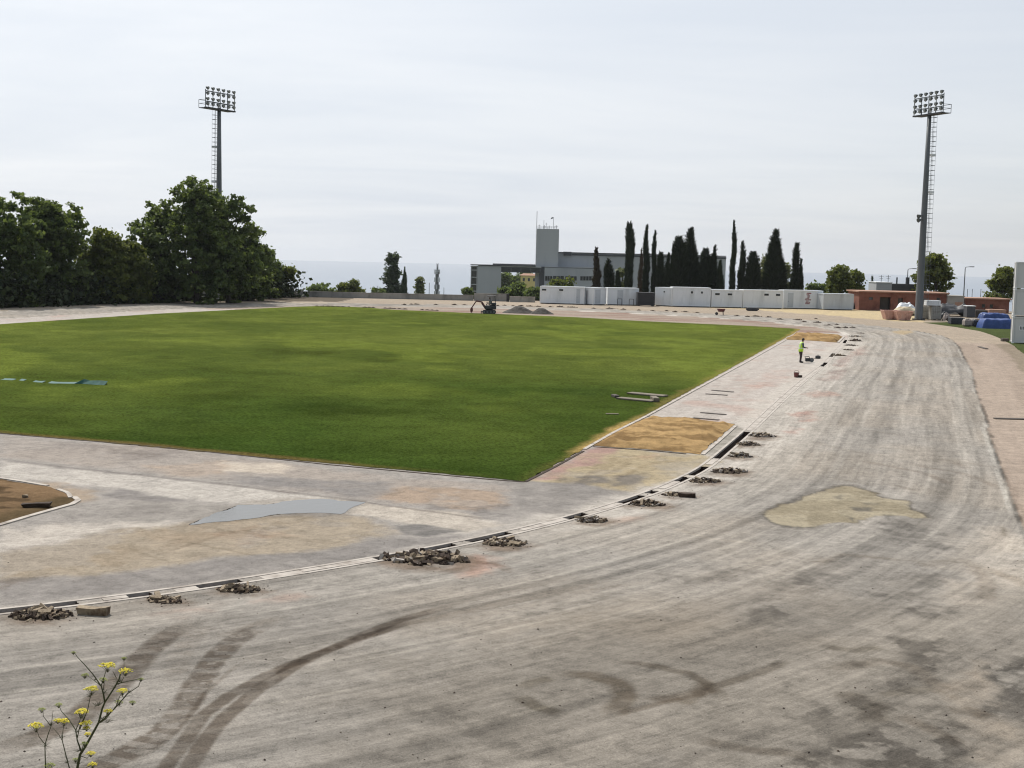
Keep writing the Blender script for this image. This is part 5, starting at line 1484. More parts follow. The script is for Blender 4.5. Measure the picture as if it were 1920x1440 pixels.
br_ = pbox(MB(), 939.2, 501.2, 1015, 511, .2, 9).build('bridge', M['darkrender'], root)
mb = MB()
for i in range(4): pbox(mb, 941 + i * 18.3, 502.4, 957.5 + i * 18.3, 509.3, .12, .06)
mb.build('glazing', M['glass'], br_)
pbox(MB(), 939.2, 498.8, 1015, 501.1, .1, 9).build('bridge_fascia', M['render'], root)
pbox(MB(), 1011, 500, 1020, 560, 1.2, 8, zlow=ZB).build('pier', M['darkrender'], root)
pbox(MB(), 1020.2, 477.5, 1360, 560, 6.0, 26, zlow=ZB).build('main_wall', M['render'], root)
pbox(MB(), 1020.4, 500.5, 1118, 560, .8, 5.1, zlow=ZB).build('front_wall', M['render'], root)
pbox(MB(), 1046.7, 476.0, 1362, 477.4, 5.5, 27).build('roof_edge', M['darkrender'], root)
pbox(MB(), 1072, 479.5, 1362, 482.2, 5.7, .25).build('painted_eaves_shade', M['darkrender'], root)  # dark strip standing in for the shade below the eaves
pbox(MB(), 1057, 472, 1071.5, 479.4, 5.3, 5).build('plant_room', M['darkrender'], root)
def windows(x0, x1, y0, y1, k, dy):
    step = (x1 - x0) / k
    for i in range(k):
        f_ = MB(); a_, b_ = x0 + i * step, x0 + (i + 1) * step - .8
        for q in ((a_, y0 - .5, b_, y0), (a_, y1, b_, y1 + .5), (a_, y0, a_ + .4, y1), (b_ - .4, y0, b_, y1)): pbox(f_, *q, dy, .25)
        w_ = f_.build('window', M['darkrender'], root)
        pbox(MB(), a_ + .4, y0, b_ - .4, y1, dy + .08, .1).build('pane', M['glass'], w_)
windows(1022, 1036, 518, 526, 3, .68); windows(1060, 1082, 518.5, 525.5, 4, .68); windows(1088, 1110, 518.5, 525.5, 4, .68); windows(1037, 1058, 518, 524, 3, .68)
pbox(MB(), 1020.4, 501.8, 1118, 502.6, .7, .1).build('string_course', M['darkrender'], root)
mb = MB(); pbox(mb, 1046.6, 432, 1047.8, 476, 4, 2); mb.build('downpipe', M['darkrender'], root)
def aerial(px, y0, y1, w, name, dy=5.0, arms=()):
    mb = MB(); p, q = ad(px, y1, BY + dy), ad(px, y0, BY + dy)
    mb.tube([(p.x - bx0, dy, p.z - bz0), (p.x - bx0, dy, q.z - bz0)], w, 5)
    for (ay, l) in arms:
        a_ = ad(px, ay, BY + dy); mb.bar((p.x - bx0 - l, dy, a_.z - bz0), (p.x - bx0 + l, dy, a_.z - bz0), .08)
    return mb.build(name, M['steel'], root)
aerial(1006.2, 396, 429, .10, 'aerial', arms=())
for px, y0, arm in ((1011, 421, ((423, .5),)), (1019.5, 413, ()), (1021, 422, ((424, .5), (426, .4))), (1024, 417.5, ((420, .4),)), (1027, 425, ()), (1030, 423, ()), (1040.5, 424, ()), (1043.5, 422.5, ((424, .6),))):
    aerial(px, y0, 429, .07, 'aerial', arms=arm)
fp = aerial(1037.5, 407, 429, .07, 'flagpole')
a_, b_ = ad(1032.5, 411, BY + 5), ad(1037.3, 406.8, BY + 5)
MB().add([(a_.x - bx0, 5, a_.z - bz0), (a_.x - bx0 + .2, 5.1, a_.z - bz0 + .55), (b_.x - bx0, 5, b_.z - bz0), (b_.x - bx0, 5.1, b_.z - bz0 - .5)], [(0, 1, 2, 3), (3, 2, 1, 0)]).build('flag', M['darkrender'], fp)
mb = MB()
for px in (1009, 1014, 1019, 1024, 1029, 1034, 1039, 1044):
    p, q = ad(px, 429, BY + 3.4), ad(px, 424.5, BY + 3.4); mb.bar((p.x - bx0, 3.4, p.z - bz0), (p.x - bx0, 3.4, q.z - bz0), .06)
for y in (424.5, 426.5):
    p, q = ad(1006, y - .4, BY + 3.4), ad(1046, y + .6, BY + 3.4); mb.bar((p.x - bx0, 3.4, p.z - bz0), (q.x - bx0, 3.4, q.z - bz0), .06)
mb.build('roof_railing', M['steel'], root)
aerial(1058, 472, 480, .06, 'aerial', 6)
# yellow house seen through the bay
HY = 505.0
a_, b_ = ad(976, 534, HY), ad(1008, 517, HY)
root = empty('house', (a_.x, HY, GZ(HY))); tag(root, 'pale yellow house seen through the open bay of the building', 'house')
L = b_.x - a_.x
MB().box(0, 0, -3, L, 3, b_.z - GZ(HY)).build('wall', M['yellow'], root)
zt = b_.z - GZ(HY)
MB().add([(-.5, -.5, zt + .01), (L + .5, -.5, zt + .01), (L + .5, 3.5, zt + .01), (-.5, 3.5, zt + .01), (1.0, 1.5, zt + .8), (L - 1.0, 1.5, zt + .8)], [(0, 1, 5, 4), (2, 3, 4, 5), (1, 2, 5), (3, 0, 4), (3, 2, 1, 0)]).build('roof', M['brickcap'], root)
for i in range(3):
    w_ = MB().box(.8 + i * 2.0, -.06, zt - 2.2, 1.6 + i * 2.0, -.01, zt - 1.0).build('window', M['darkrender'], root)
# telecom column
TY_ = 420.0
p, q = ad(819, 551, TY_), ad(819.3, 495, TY_)
root = empty('telecom_mast', (p.x, TY_, GZ(TY_))); tag(root, 'slim blue grey aerial column with panel antennas beyond the wall', 'telecom mast')
z1, z2 = p.z - 2 - GZ(TY_), q.z - GZ(TY_)
h_ = z2 - z1
MB().tube([(0, 0, 0), (0, 0, z1 + h_ * .78), (0, 0, z1 + h_ * .80), (0, 0, z2)], [.62, .55, .28, .10], 12).build('column', M['steel'], root)
for lev in (.12, .30, .50, .72):
    me = MB().box(-.18, -.1, 0, .18, .1, h_ * .13, bev=.03).mesh('panel_antenna', [M['greypanel']])
    for k_ in range(5):
        a = k_ * 2 * math.pi / 5 + lev * 3
        link_mesh('panel_antenna', me, root, (.82 * math.cos(a), .82 * math.sin(a), z1 + h_ * lev), a + math.pi / 2)
mb = MB()
for k_ in range(3): mb.tube([(.3 * math.cos(k_ * 2.1), .3 * math.sin(k_ * 2.1), z1 + h_ * .8), (.3 * math.cos(k_ * 2.1), .3 * math.sin(k_ * 2.1), z2 + .3)], .06, 5)
mb.build('whip_antenna', M['steel'], root)
# thin distant poles
for px, y0, y1, lab in ((832, 539, 556, 'thin distant pole just right of the aerial column'), (708, 536, 550, 'thin distant pole left of the poplar'), (804.5, 530, 552, 'short thin pole between yellow poplar and aerial column')):
    p, q = ad(px, y1 + 6, 330), ad(px, y0, 330)
    o = MB().tube([(0, 0, -3), (0, 0, q.z - p.z)], [.10, .06], 6).build('distant_pole', M['steel'], None, tuple(p)); tag(o, lab, 'pole', 'thin poles beyond the wall')

# orange brick building
def brick_block(pxl, pxr, ytop, Yl, Yr, label, openings, depth=7.0, material='brick', name='brick_building', z0=0.0):
    A_, B_ = ad(pxl, 560, Yl), ad(pxr, 560, Yr)
    L = math.hypot(B_.x - A_.x, B_.y - A_.y)
    zt = ad((pxl + pxr) / 2, ytop, (Yl + Yr) / 2).z
    root = empty(name, (A_.x, A_.y, z0), math.atan2(B_.y - A_.y, B_.x - A_.x)); tag(root, label, 'building')
    mb = MB(); xs = []
    def lx(px): return (px - pxl) / (pxr - pxl) * L
    ops = sorted([(lx(o[0]), lx(o[2]), ad(o[0], o[3], (Yl + Yr) / 2).z, ad(o[0], o[1], (Yl + Yr) / 2).z, o[4]) for o in openings])
    cur = 0.0
    for (a, b, za, zb, kd) in ops:
        if kd == 'door': za = 0.0
        za = max(za, 0.0)
        mb.box(cur, 0, -.4, a, .3, zt)
        if za > .05: mb.box(a, 0, -.4, b, .3, za)
        mb.box(a, 0, zb, b, .3, zt)
        cur = b
    mb.box(cur, 0, -.4, L, .3, zt)
    mb.box(0, .3, -.4, .3, depth, zt); mb.box(L - .3, .3, -.4, L, depth, zt); mb.box(.3, depth - .3, -.4, L - .3, depth, zt)
    mb.build('wall', M[material], root)
    MB().box(-.25, -.35, zt + .002, L + .25, depth + .2, zt + .20).build('roof', M['brickcap'], root)
    for (a, b, za, zb, kd) in ops:
        if kd == 'door':
            d_ = MB().box(a + .05, .14, 0, b - .05, .20, zb - .04).build('door', M['darkwood'], root)
            MB().box(b - .3, .10, 1.0, b - .2, .138, 1.1).build('handle', M['steel'], d_)
        elif kd == 'window':
            f_ = MB().box(a, .10, za, a + .08, .2, zb).box(b - .08, .10, za, b, .2, zb).box(a + .08, .10, za, b - .08, .2, za + .08).box(a + .08, .10, zb - .08, b - .08, .2, zb).build('window', M['darkwood'], root)
            MB().box(a + .08, .14, za + .08, b - .08, .17, zb - .08).build('pane', M['glass'], f_)
        else:
            MB().box(a, .9, 0, b, .95, zb).build('recess_panel', M['darkwood'], root)
    return root, L, zt
brick_block(1611, 1776, 549.5, 203.5, 203.5, 'low orange brick changing block with a dark doorway behind the sandy yard', [(1629, 557, 1637, 562, 'window'), (1650, 557, 1670, 581, 'recess'), (1684, 559, 1693, 581, 'door'), (1727, 560, 1737, 580, 'door'), (1756, 558, 1763, 565, 'window')])
brick_block(1809, 1893, 561.5, 204, 204, 'lower orange brick block with two small square windows', [(1841.5, 570, 1848, 577, 'window'), (1856.5, 570.5, 1863, 577.5, 'window')], depth=5)
a, b = ad(1777, 560, 203), ad(1808, 560, 203)
root = empty('concrete_shed', (a.x, 203, 0)); tag(root, 'windowless grey concrete shed between the two brick blocks', 'shed')
L = b.x - a.x; zt = ad(1790, 556, 203).z
MB().box(0, 0, -.3, L, 5, zt).build('wall', M['concrete'], root); MB().box(-.1, -.12, zt + .002, L + .1, 5.1, zt + .14).build('roof', M['concrete'], root)
MB().box(L * .45, -.03, .9, L * .92, -.004, 1.6).build('hatch', M['brickcap'], root)
# grey house behind
a, b = ad(1643, 540, 226), ad(1672, 540, 226)
root = empty('roof_cabin', (a.x, 226, -.9)); tag(root, 'pale grey flat block rising behind the brick changing block', 'building')
L = b.x - a.x; zt = ad(1657, 530, 226).z + .9
MB().box(0, 0, 0, L, 5, zt).build('wall', M['render'], root); MB().box(-.08, -.1, zt + .002, L + .08, 5.1, zt + .1).build('roof', M['white2'], root)
a, b = ad(1672.3, 540, 226), ad(1716, 540, 226)
root = empty('plant_block', (a.x, 226, -.9)); tag(root, 'dark clad block with two flues behind the brick changing block', 'building')
L = b.x - a.x; zt = ad(1690, 532.5, 226).z + .9
MB().box(0, 0, 0, L, 5, zt).build('wall', M['darkrender'], root)
for px, yt, r_w in ((1682, 520, .13), (1702, 520, .34)):
    p = ad(px, yt, 227.5); MB().tube([(p.x - a.x, 1.5, zt - .1), (p.x - a.x, 1.5, p.z + .9)], r_w, 8).build('flue', M['darkrender'], root)
for px in (1652, 1665):
    p, q = ad(px, 531, 228), ad(px, 516, 228)
    o = MB().tube([(0, 0, -3), (0, 0, q.z - p.z)], .05, 5).bar((-.45, 0, q.z - p.z - .25), (.45, 0, q.z - p.z - .25), .05).bar((-.3, 0, q.z - p.z - .6), (.3, 0, q.z - p.z - .6), .05).build('tv_aerial', M['steel'], None, tuple(p)); tag(o, 'thin television aerial on the %s side of the pale grey block' % ('left' if px == 1652 else 'right'), 'aerial', 'television aerials')
def street_lamp(px, ytop, Y, label, sgn=1):
    p = ad(px, ytop, Y); z0 = GZ(Y)
    root = empty('street_lamp', (p.x, Y, z0)); tag(root, label, 'street lamp', 'street lamps behind the brick buildings')
    hh = p.z - z0
    MB().tube([(0, 0, 0), (0, 0, hh - .3), (.05 * sgn, 0, hh - .08), (.25 * sgn, 0, hh), (.8 * sgn, 0, hh + .05)], [.11, .07, .06, .05, .045], 7).build('pole', M['steel'], root)
    MB().box(min(.75 * sgn, 1.5 * sgn), -.14, hh - .02, max(.75 * sgn, 1.5 * sgn), .14, hh + .12, bev=.03).build('lamp_head', M['lamp'], root)
street_lamp(1810, 500.5, 222, 'street lamp standing alone right of the large round tree', 1)
street_lamp(1702.5, 504, 232, 'street lamp just left of the tall floodlight mast', 1)
for px in (1823, 1839, 1814):
    p = ad(px, 548, 240)
    o = MB().tube([(0, 0, -4), (0, 0, .6)], .05, 5).build('distant_pole', M['steel'], None, tuple(p)); tag(o, 'thin far pole in the gap right of the street lamp', 'pole', 'thin far poles right of the street lamp')

# stacked white cabins on the right
S0 = np.array(gp(1896.5, 643.5)); rzs = -UY
zl = [0.0, 2.58, 5.16]
for lev, lab in enumerate(('bottom white cabin of the stack, with a small vent grille', 'middle white cabin of the three high stack', 'top white cabin of the three high stack')):
    root = empty('stacked_cabin', (S0[0], S0[1], zl[lev]), rzs); tag(root, lab, 'site cabin', 'white cabins stacked three high')
    L, D, Hc = 6.05, 2.44, 2.54
    MB().box(.06, .06, .18, L - .06, D - .06, Hc - .12).build('wall', M['shaded_white'], root)
    fr = MB()
    for x in (0, L - .17):
        for y in (0, D - .17): fr.box(x, y, .12, x + .17, y + .17, Hc - .10)
    for z in (.06, Hc - .14):
        fr.box(.17, 0.02, z, L - .17, .12, z + .13); fr.box(.17, D - .12, z, L - .17, D - .02, z + .13); fr.box(.02, .17, z, .12, D - .17, z + .13); fr.box(L - .12, .17, z, L - .02, D - .17, z + .13)
    fr.build('frame', M['shaded_white'], root)
    cc = MB().box(-.02, -.02, 0, .20, .20, .118, bev=.015).mesh('corner_casting', [M['white2']])
    for x in (0, L - .17):
        for y in (0, D - .17):
            link_mesh('corner_casting', cc, root, (x, y, 0)); link_mesh('corner_casting', cc, root, (x, y, Hc - .098))
    if lev == 0:
        g_ = MB().box(.62, .035, 1.25, 1.18, .058, 1.68).build('vent', M['white2'], root)
        mb = MB()
        for q in range(4): mb.box(.68 + q * .125, .028, 1.32, .75 + q * .125, .034, 1.62)
        mb.build('grille', M['dark'], g_)
        MB().box(.3, .3, -.02, L - .3, D - .3, .10).build('floor_frame', M['dark'], root)

# ------------------------------------------------------------------ yard clutter
rnd = random.Random(11)
def skip(px0, px1, yb, label):
    a, b = gp(px0, yb), gp(px1, yb)
    cx_, cy_ = (a[0] + b[0]) / 2, (a[1] + b[1]) / 2
    W = abs(b[0] - a[0]); h_ = 1.15
    root = empty('rubble_skip', (cx_, cy_, 0)); tag(root, label, 'skip', 'skips in the sandy yard')
    mb = MB(); t = .06
    lo, hi = W * .34, W * .5
    y0, y1, Y0, Y1 = -.7, .9, -.85, 1.05
    o_ = [(-lo, y0, .05), (lo, y0, .05), (lo, y1, .05), (-lo, y1, .05), (-hi, Y0, h_), (hi, Y0, h_), (hi, Y1, h_), (-hi, Y1, h_)]
    i_ = [(-lo + t, y0 + t, .12), (lo - t, y0 + t, .12), (lo - t, y1 - t, .12), (-lo + t, y1 - t, .12), (-hi + t, Y0 + t, h_), (hi - t, Y0 + t, h_), (hi - t, Y1 - t, h_), (-hi + t, Y1 - t, h_)]
    mb.add(o_ + i_, [(3, 2, 1, 0), (0, 1, 5, 4), (1, 2, 6, 5), (2, 3, 7, 6), (3, 0, 4, 7), (8, 9, 10, 11), (9, 8, 12, 13), (10, 9, 13, 14), (11, 10, 14, 15), (8, 11, 15, 12), (4, 5, 13, 12), (5, 6, 14, 13), (6, 7, 15, 14), (7, 4, 12, 15)])
    mb.build('body', M['rust'], root)
    rb_ = MB()
    rb_.box(-hi - .04, Y0 - .05, h_ - .02, hi + .04, Y0 + .002, h_ + .07); rb_.box(-hi - .04, Y1, h_ - .02, hi + .04, Y1 + .05, h_ + .07)
    rb_.box(-hi - .05, Y0, h_ - .02, -hi + .01, Y1, h_ + .07); rb_.box(hi - .01, Y0, h_ - .02, hi + .05, Y1, h_ + .07)
    for x in (-lo * .55, 0, lo * .55): rb_.bar((x, y0 - .03, .08), (x * 1.3, Y0 - .03, h_), .07, .05)
    rb_.build('rim', M['rust'], root)
    return root
skip(1656, 1682.5, 599, 'left of two faded red rubble skips in the sandy yard')
skip(1679, 1706, 600.5, 'right of two faded red rubble skips, nearer the mast')
def lumpy(name, px, yb, wpx, hm, dm, material, label, cat, seed, kind=None, sag=.35, z0=0.0, box=False):
    a, b = gp(px - wpx / 2, yb), gp(px + wpx / 2, yb)
    cx_, cy_ = (a[0] + b[0]) / 2, (a[1] + b[1]) / 2
    W = math.hypot(b[0] - a[0], b[1] - a[1]) / 2
    rg = np.random.default_rng(seed)
    k = 28; X, Y = np.meshgrid(np.linspace(-1, 1, k), np.linspace(-1, 1, k))
    r = np.maximum(np.abs(X), np.abs(Y)) ** 2 * .5 + (X ** 2 + Y ** 2) * .38
    Z = np.clip(1 - r ** 1.6, 0, 1) ** .55 * (1 - sag + 2 * sag * fbm(X * 2 + seed, Y * 2, seed, 4)) * hm
    if box:
        q_ = np.maximum(np.abs(X), np.abs(Y)); r = q_ * 0
        Z = np.clip((1 - q_) * 5.5, 0, 1) ** .6 * hm * (1 - sag + 2 * sag * fbm(X * 1.6 + seed, Y * 1.6, seed, 4)) - .05 * hm * np.abs(np.sin(X * 7 + 2 * Y)) * np.clip((1 - q_) * 4, 0, 1)
    edge = np.clip(1.15 - r, 0, 1)
    V = np.c_[(X * W).ravel(), (Y * dm / 2).ravel() , (Z * (edge > 0)).ravel()]
    i, j = np.meshgrid(np.arange(k - 1), np.arange(k - 1), indexing='ij'); q = (i * k + j).ravel()
    me = np_mesh(name, V, np.c_[q, q + 1, q + k + 1, q + k], M[material], None, smooth=True)
    o = link_mesh(name, me, None, (cx_, cy_ + dm / 2, z0))
    tag(o, label, cat, kind=kind)
    return o
lumpy('sack_pile', 1703, 592, 36, 1.15, 2.4, 'tan', 'heap of cream sacks between the skips and the tall mast', 'sacks', 3)
lumpy('sack_pile', 1701, 588, 28, 1.35, 1.6, 'white', 'white sheet bundled on the cream sacks left of the mast', 'sheet', 4, sag=.45)
def block_pallet(px0, px1, yt, yb, label, z0=0.0, Y=None, material='paver', cols=5, rws=6):
    a, b = gp(px0, yb), gp(px1, yb)
    Yc = Y or (a[1] + b[1]) / 2
    xa, xb = ad(px0, yb, Yc).x, ad(px1, yb, Yc).x
    zt = ad(px0, yt, Yc).z
    root = empty('block_pallet', (xa, Yc, z0)); tag(root, label, 'pallet of blocks', 'pallets of grey blocks by the tall mast')
    W = xb - xa; base = .13 if z0 == 0 else .1
    h_ = zt - z0 - base
    mb = MB()
    for r_ in range(rws):
        for c_ in range(cols):
            for d_ in range(3):
                e = .012
                mb.box(W * c_ / cols + e, d_ * .4 + e, base + h_ * r_ / rws + e, W * (c_ + 1) / cols - e, (d_ + 1) * .4 - e, base + h_ * (r_ + 1) / rws - e * .2)
    mb.build('blocks', M[material], root)
    pb_ = MB()
    for x in (0, W / 2 - .05, W - .1): pb_.box(x, 0, 0, x + .1, 1.2, base - .03)
    pb_.box(0, 0, base - .028, W, 1.2, base + .008)
    pb_.build('pallet', M['wood'], root)
    return zt, Yc
zt, Yc = block_pallet(1727, 1743.5, 573.5, 599, 'pallet of grey blocks half hidden by the mast')
zt, Yc = block_pallet(1745.5, 1764.5, 574.5, 600.5, 'pallet of grey blocks right of the mast')
block_pallet(1737, 1764, 563, 574, 'strapped white blocks stacked on top of the right pallet', z0=zt + .01, Y=Yc + .05, material='white', cols=6, rws=3)
lumpy('dark_sheet_pile', 1795, 594, 62, 1.5, 4.5, 'black', 'crumpled black plastic heap behind the dark bulk crate', 'plastic heap', 5, sag=.6)
lumpy('dark_sheet_pile', 1772, 600, 18, 1.0, 1.4, 'black', 'small black plastic bundle right of the block pallets', 'plastic bundle', 6, sag=.5)
lumpy('pale_bag', 1776, 602, 10, .9, .9, 'bag', 'small pale slumped bag between pallets and dark crate', 'bag', 7)
def crate_px(name, px0, px1, yt, yb, dep, material, label, cat, bev=.05, lid=None, group=None):
    a = gp(px0, yb); Y = (a[1] + gp(px1, yb)[1]) / 2
    xa, xb = ad(px0, yb, Y).x, ad(px1, yb, Y).x
    zt = ad((px0 + px1) / 2, yt, Y).z
    root = empty(name, (xa, Y, 0)); tag(root, label, cat, group)
    W = xb - xa
    mb = MB(); mb.box(0, 0, .06, W, dep, zt, bev=bev)
    mb.build('body', M[material], root)
    if lid == 'ribs':
        r2 = MB()
        for x in np.linspace(.06, W - .14, 5): r2.box(x, -.025, .1, x + .08, -.002, zt - .08)
        r2.build('rib', M[material], root)
    if lid == 'top': MB().box(-.06, -.06, zt + .002, W + .06, dep + .06, zt + .09).build('lid', M['white2'], root)
    return root
crate_px('bulk_crate', 1783, 1808.5, 595.5, 608.5, 1.2, 'blackbag', 'dark grey ribbed bulk crate left of the bulk bags', 'crate', lid='ribs')
def bulk_bag(px0, px1, yt, yb, material, label):
    root = crate_px('bulk_bag', px0, px1, yt, yb, .95, material, label, 'bulk bag', bev=.14, group='bulk bags beside the blue tarpaulin')
    zt = max(v.co.z for v in root.children[0].data.vertices); W = max(v.co.x for v in root.children[0].data.vertices)
    mb = MB()
    for x in (.12, W - .12):
        for y in (.12, .83): mb.tube([(x, y, zt - .1), (x + .05, y, zt + .10), (x + (.14 if x < W / 2 else -.14), y, zt + .12), (x + (.18 if x < W / 2 else -.18), y, zt - .02)], .025, 5)
    mb.build('lifting_loop', M['white2'], root)
    MB().ell((W / 2, .47, zt - .02), (W * .36, .34, .14), 10, 6, jit=.12, rnd=rnd).build('filling', M['stone'], root)
bulk_bag(1808.5, 1823, 599, 613, 'bag', 'pale woven bulk bag right of the dark crate')
bulk_bag(1825, 1841.5, 599.5, 613.5, 'blackbag', 'darker bulk bag with white rim touching the blue tarpaulin')
crate_px('machine_housing', 1812.5, 1828, 574.5, 596, 1.4, 'darkrender', 'grey box with pale lid standing before the concrete shed', 'machine box', lid='top')
crate_px('storage_bin', 1829, 1853, 581.5, 596, 1.6, 'darkwood', 'brownish rusty bin behind the bulk bags', 'bin', group='brown bins behind the blue tarpaulin', lid='ribs')
crate_px('storage_bin', 1854, 1886, 580.5, 597, 1.6, 'brickcap', 'wider brownish bin behind the blue tarpaulin', 'bin', group='brown bins behind the blue tarpaulin', lid='ribs')
crate_px('storage_bin', 1776, 1811, 578, 590, 1.6, 'concrete', 'low grey concrete bin before the windowless shed', 'bin', lid='ribs')
lumpy('tarpaulin', 1874, 616.5, 50, 1.12, 2.2, 'tarp', 'blue tarpaulin draped over a heap beside the stacked cabins', 'tarpaulin', 9, sag=.10, box=True)
lumpy('tarpaulin', 1868, 609, 42, 1.40, 2.0, 'tarp', 'second fold of blue tarpaulin behind the front one', 'tarpaulin', 10, sag=.22, box=True)
crate_px('wooden_box', 1879.5, 1892, 634.5, 641.5, .5, 'darkwood', 'small dark wooden box at the corner of the stacked cabins', 'box', bev=.02)
lumpy('debris_pile', 1590, 580, 26, 1.0, 1.2, 'black', 'dark junk heaped against the low grey cabin', 'junk', 12, sag=.7)
# pitch-side frame and boxes under the left trees
a, b = gp(140, 571.5), gp(172, 570)
root = empty('hurdle_frame', (a[0], a[1], 0), math.atan2(b[1] - a[1], b[0] - a[0])); tag(root, 'white tubular frame standing in shade under the left trees', 'frame')
L = math.hypot(b[0] - a[0], b[1] - a[1])
mb = MB()
for x in (0, L / 2, L): mb.tube([(x, 0, 0), (x, 0, .85)], .04, 6)
mb.build('leg', M['white2'], root)
MB().tube([(0, 0, .86), (L, 0, .86)], .045, 6).build('top_rail', M['white2'], root)
o = MB().box(-.25, -.2, 0, .25, .2, .35, bev=.03).build('small_box', M['greypanel'], None, (gp(166, 570)[0], gp(166, 570)[1] + .1, .9)); tag(o, 'small grey box resting on the white frame', 'box')
for px, yb, yt, hw, lab in ((386.5, 551, 539, .17, 'slim white cabinet hanging in the shade left of its twin'), (413, 561, 539.5, .24, 'taller white cabinet standing at the mast foot')):
    p = gp(px, 563); h_ = ad(px, yt, p[1]).z
    root = empty('utility_cabinet', (p[0], p[1] - 1.2, 0)); tag(root, lab, 'cabinet', 'white cabinets in the shade')
    MB().box(-hw, -.15, max(.05, ad(px, yb, p[1]).z), hw, .15, h_, bev=.02).build('body', M['white2'], root)
    MB().tube([(0, .1, 0), (0, .1, h_ - .1)], .05, 6).build('post', M['steel'], root)
o = ribbon(G([(435, 559), (495, 559)]), .5, .42, z0=.32).build('bench', M['concrete']); o.location = (0, 0, 0)
tag(o, 'low grey bench plank under the trees right of the mast', 'bench')

# ------------------------------------------------------------------ spoil heaps and mini excavator
def spoil(pxc, yb, wpx, hpx, seed, label):
    a, b = gp(pxc - wpx / 2, yb), gp(pxc + wpx / 2, yb); Yc = (a[1] + b[1]) / 2
    W = (b[0] - a[0]) / 2; h_ = hpx / F * Yc
    k = 40; X, Y = np.meshgrid(np.linspace(-1, 1, k), np.linspace(-1, 1, k)); r = np.hypot(X, Y)
    Z = np.clip(1.12 - r * 1.12, -.1, .86) * h_ * (.85 + .35 * fbm(X * 2.2 + seed, Y * 2.2, seed, 4)) + .12 * (fbm(X * 9, Y * 9, seed + 3, 3) - .5) * (r < 1)
    i, j = np.meshgrid(np.arange(k - 1), np.arange(k - 1), indexing='ij'); q = (i * k + j).ravel()
    me = np_mesh('spoil_heap', np.c_[(X * W).ravel(), (Y * W * .75).ravel(), Z.ravel()], np.c_[q, q + 1, q + k + 1, q + k], M['spoil'])
    o = link_mesh('spoil_heap', me, None, ((a[0] + b[0]) / 2, Yc + W * .7, -.02)); tag(o, label, 'spoil heap', 'dark spoil heaps by the excavator')
spoil(973, 588, 66, 15, 2, 'larger flat topped dark spoil heap nearer the mini excavator')
spoil(1016, 589.5, 48, 12, 5, 'smaller rounded dark spoil heap to the right of the larger')

ep = gp(917, 588.5)
root = empty('mini_excavator', (ep[0], ep[1] + .6, 0)); tag(root, 'red and black mini excavator digging at the far edge of the turf', 'excavator')
for y in (-.55, .55):
    mb = MB(); pts = []
    for k_ in range(16):
        a = 2 * math.pi * k_ / 16; pts.append((.62 * (1 if math.cos(a) > 0 else -1) + .22 * math.cos(a), .23 + .22 * math.sin(a)))
    vs = [(x, y - .15, z) for x, z in pts] + [(x, y + .15, z) for x, z in pts]
    mb.add(vs, [tuple(range(15, -1, -1)), tuple(range(16, 32))] + [(k_, (k_ + 1) % 16, 16 + (k_ + 1) % 16, 16 + k_) for k_ in range(16)])
    t_ = mb.build('crawler_track', M['dark'], root)
    mb = MB()
    for x in (-.6, -.2, .2, .6): mb.tube([(x, y - .17, .23), (x, y + .17, .23)], .13, 10)
    mb.build('roller', M['steel'], t_)
MB().box(-.45, -.38, .32, .45, .38, .52).build('undercarriage', M['dark'], root)
MB().box(-.55, -.6, .53, .85, .6, 1.02, bev=.08).build('body', M['dark'], root)
MB().box(.30, -.55, 1.02, .84, .55, 1.35, bev=.07).build('engine_cover', M['dark'], root)
mb = MB()
for x, y in ((.75, -.5), (.75, .5)): mb.bar((x, y, 1.3), (x - .1, y, 2.15), .06)
mb.build('canopy_post', M['dark'], root)
MB().box(-.30, -.55, 2.16, .80, .55, 2.22, bev=.02).build('canopy_roof', M['dark'], root)
MB().box(.0, -.25, 1.02, .30, .25, 1.12).box(.24, -.25, 1.12, .31, .25, 1.55).build('seat', M['dark'], root)
MB().bar((-.50, .12, .78), (-.95, .12, 1.42), .16, .20).bar((-.95, .12, 1.42), (-1.62, .12, 1.52), .14, .18).build('boom', M['redpaint'], root)
MB().bar((-.55, .12, .62), (-1.0, .12, 1.25), .07).build('hydraulic_ram', M['steel'], root)
MB().bar((-1.60, .12, 1.55), (-2.18, .12, .66), .12, .14).build('dipper_arm', M['redpaint'], root)
mb = MB(); cp_ = [(-2.28, .70), (-2.05, .66), (-2.0, .35), (-2.12, .05), (-2.30, .12), (-2.36, .42)]
mb.add([(x, -.12, z) for x, z in cp_] + [(x, .36, z) for x, z in cp_], [tuple(range(5, -1, -1)), tuple(range(6, 12))] + [(k_, (k_ + 1) % 6, 6 + (k_ + 1) % 6, 6 + k_) for k_ in range(6)])
mb.build('bucket', M['redpaint'], root)
MB().box(-1.02, -.6, .06, -.94, .6, .34).bar((-.95, -.3, .2), (-.4, -.3, .38), .07).bar((-.95, .3, .2), (-.4, .3, .38), .07).build('dozer_blade', M['dark'], root)

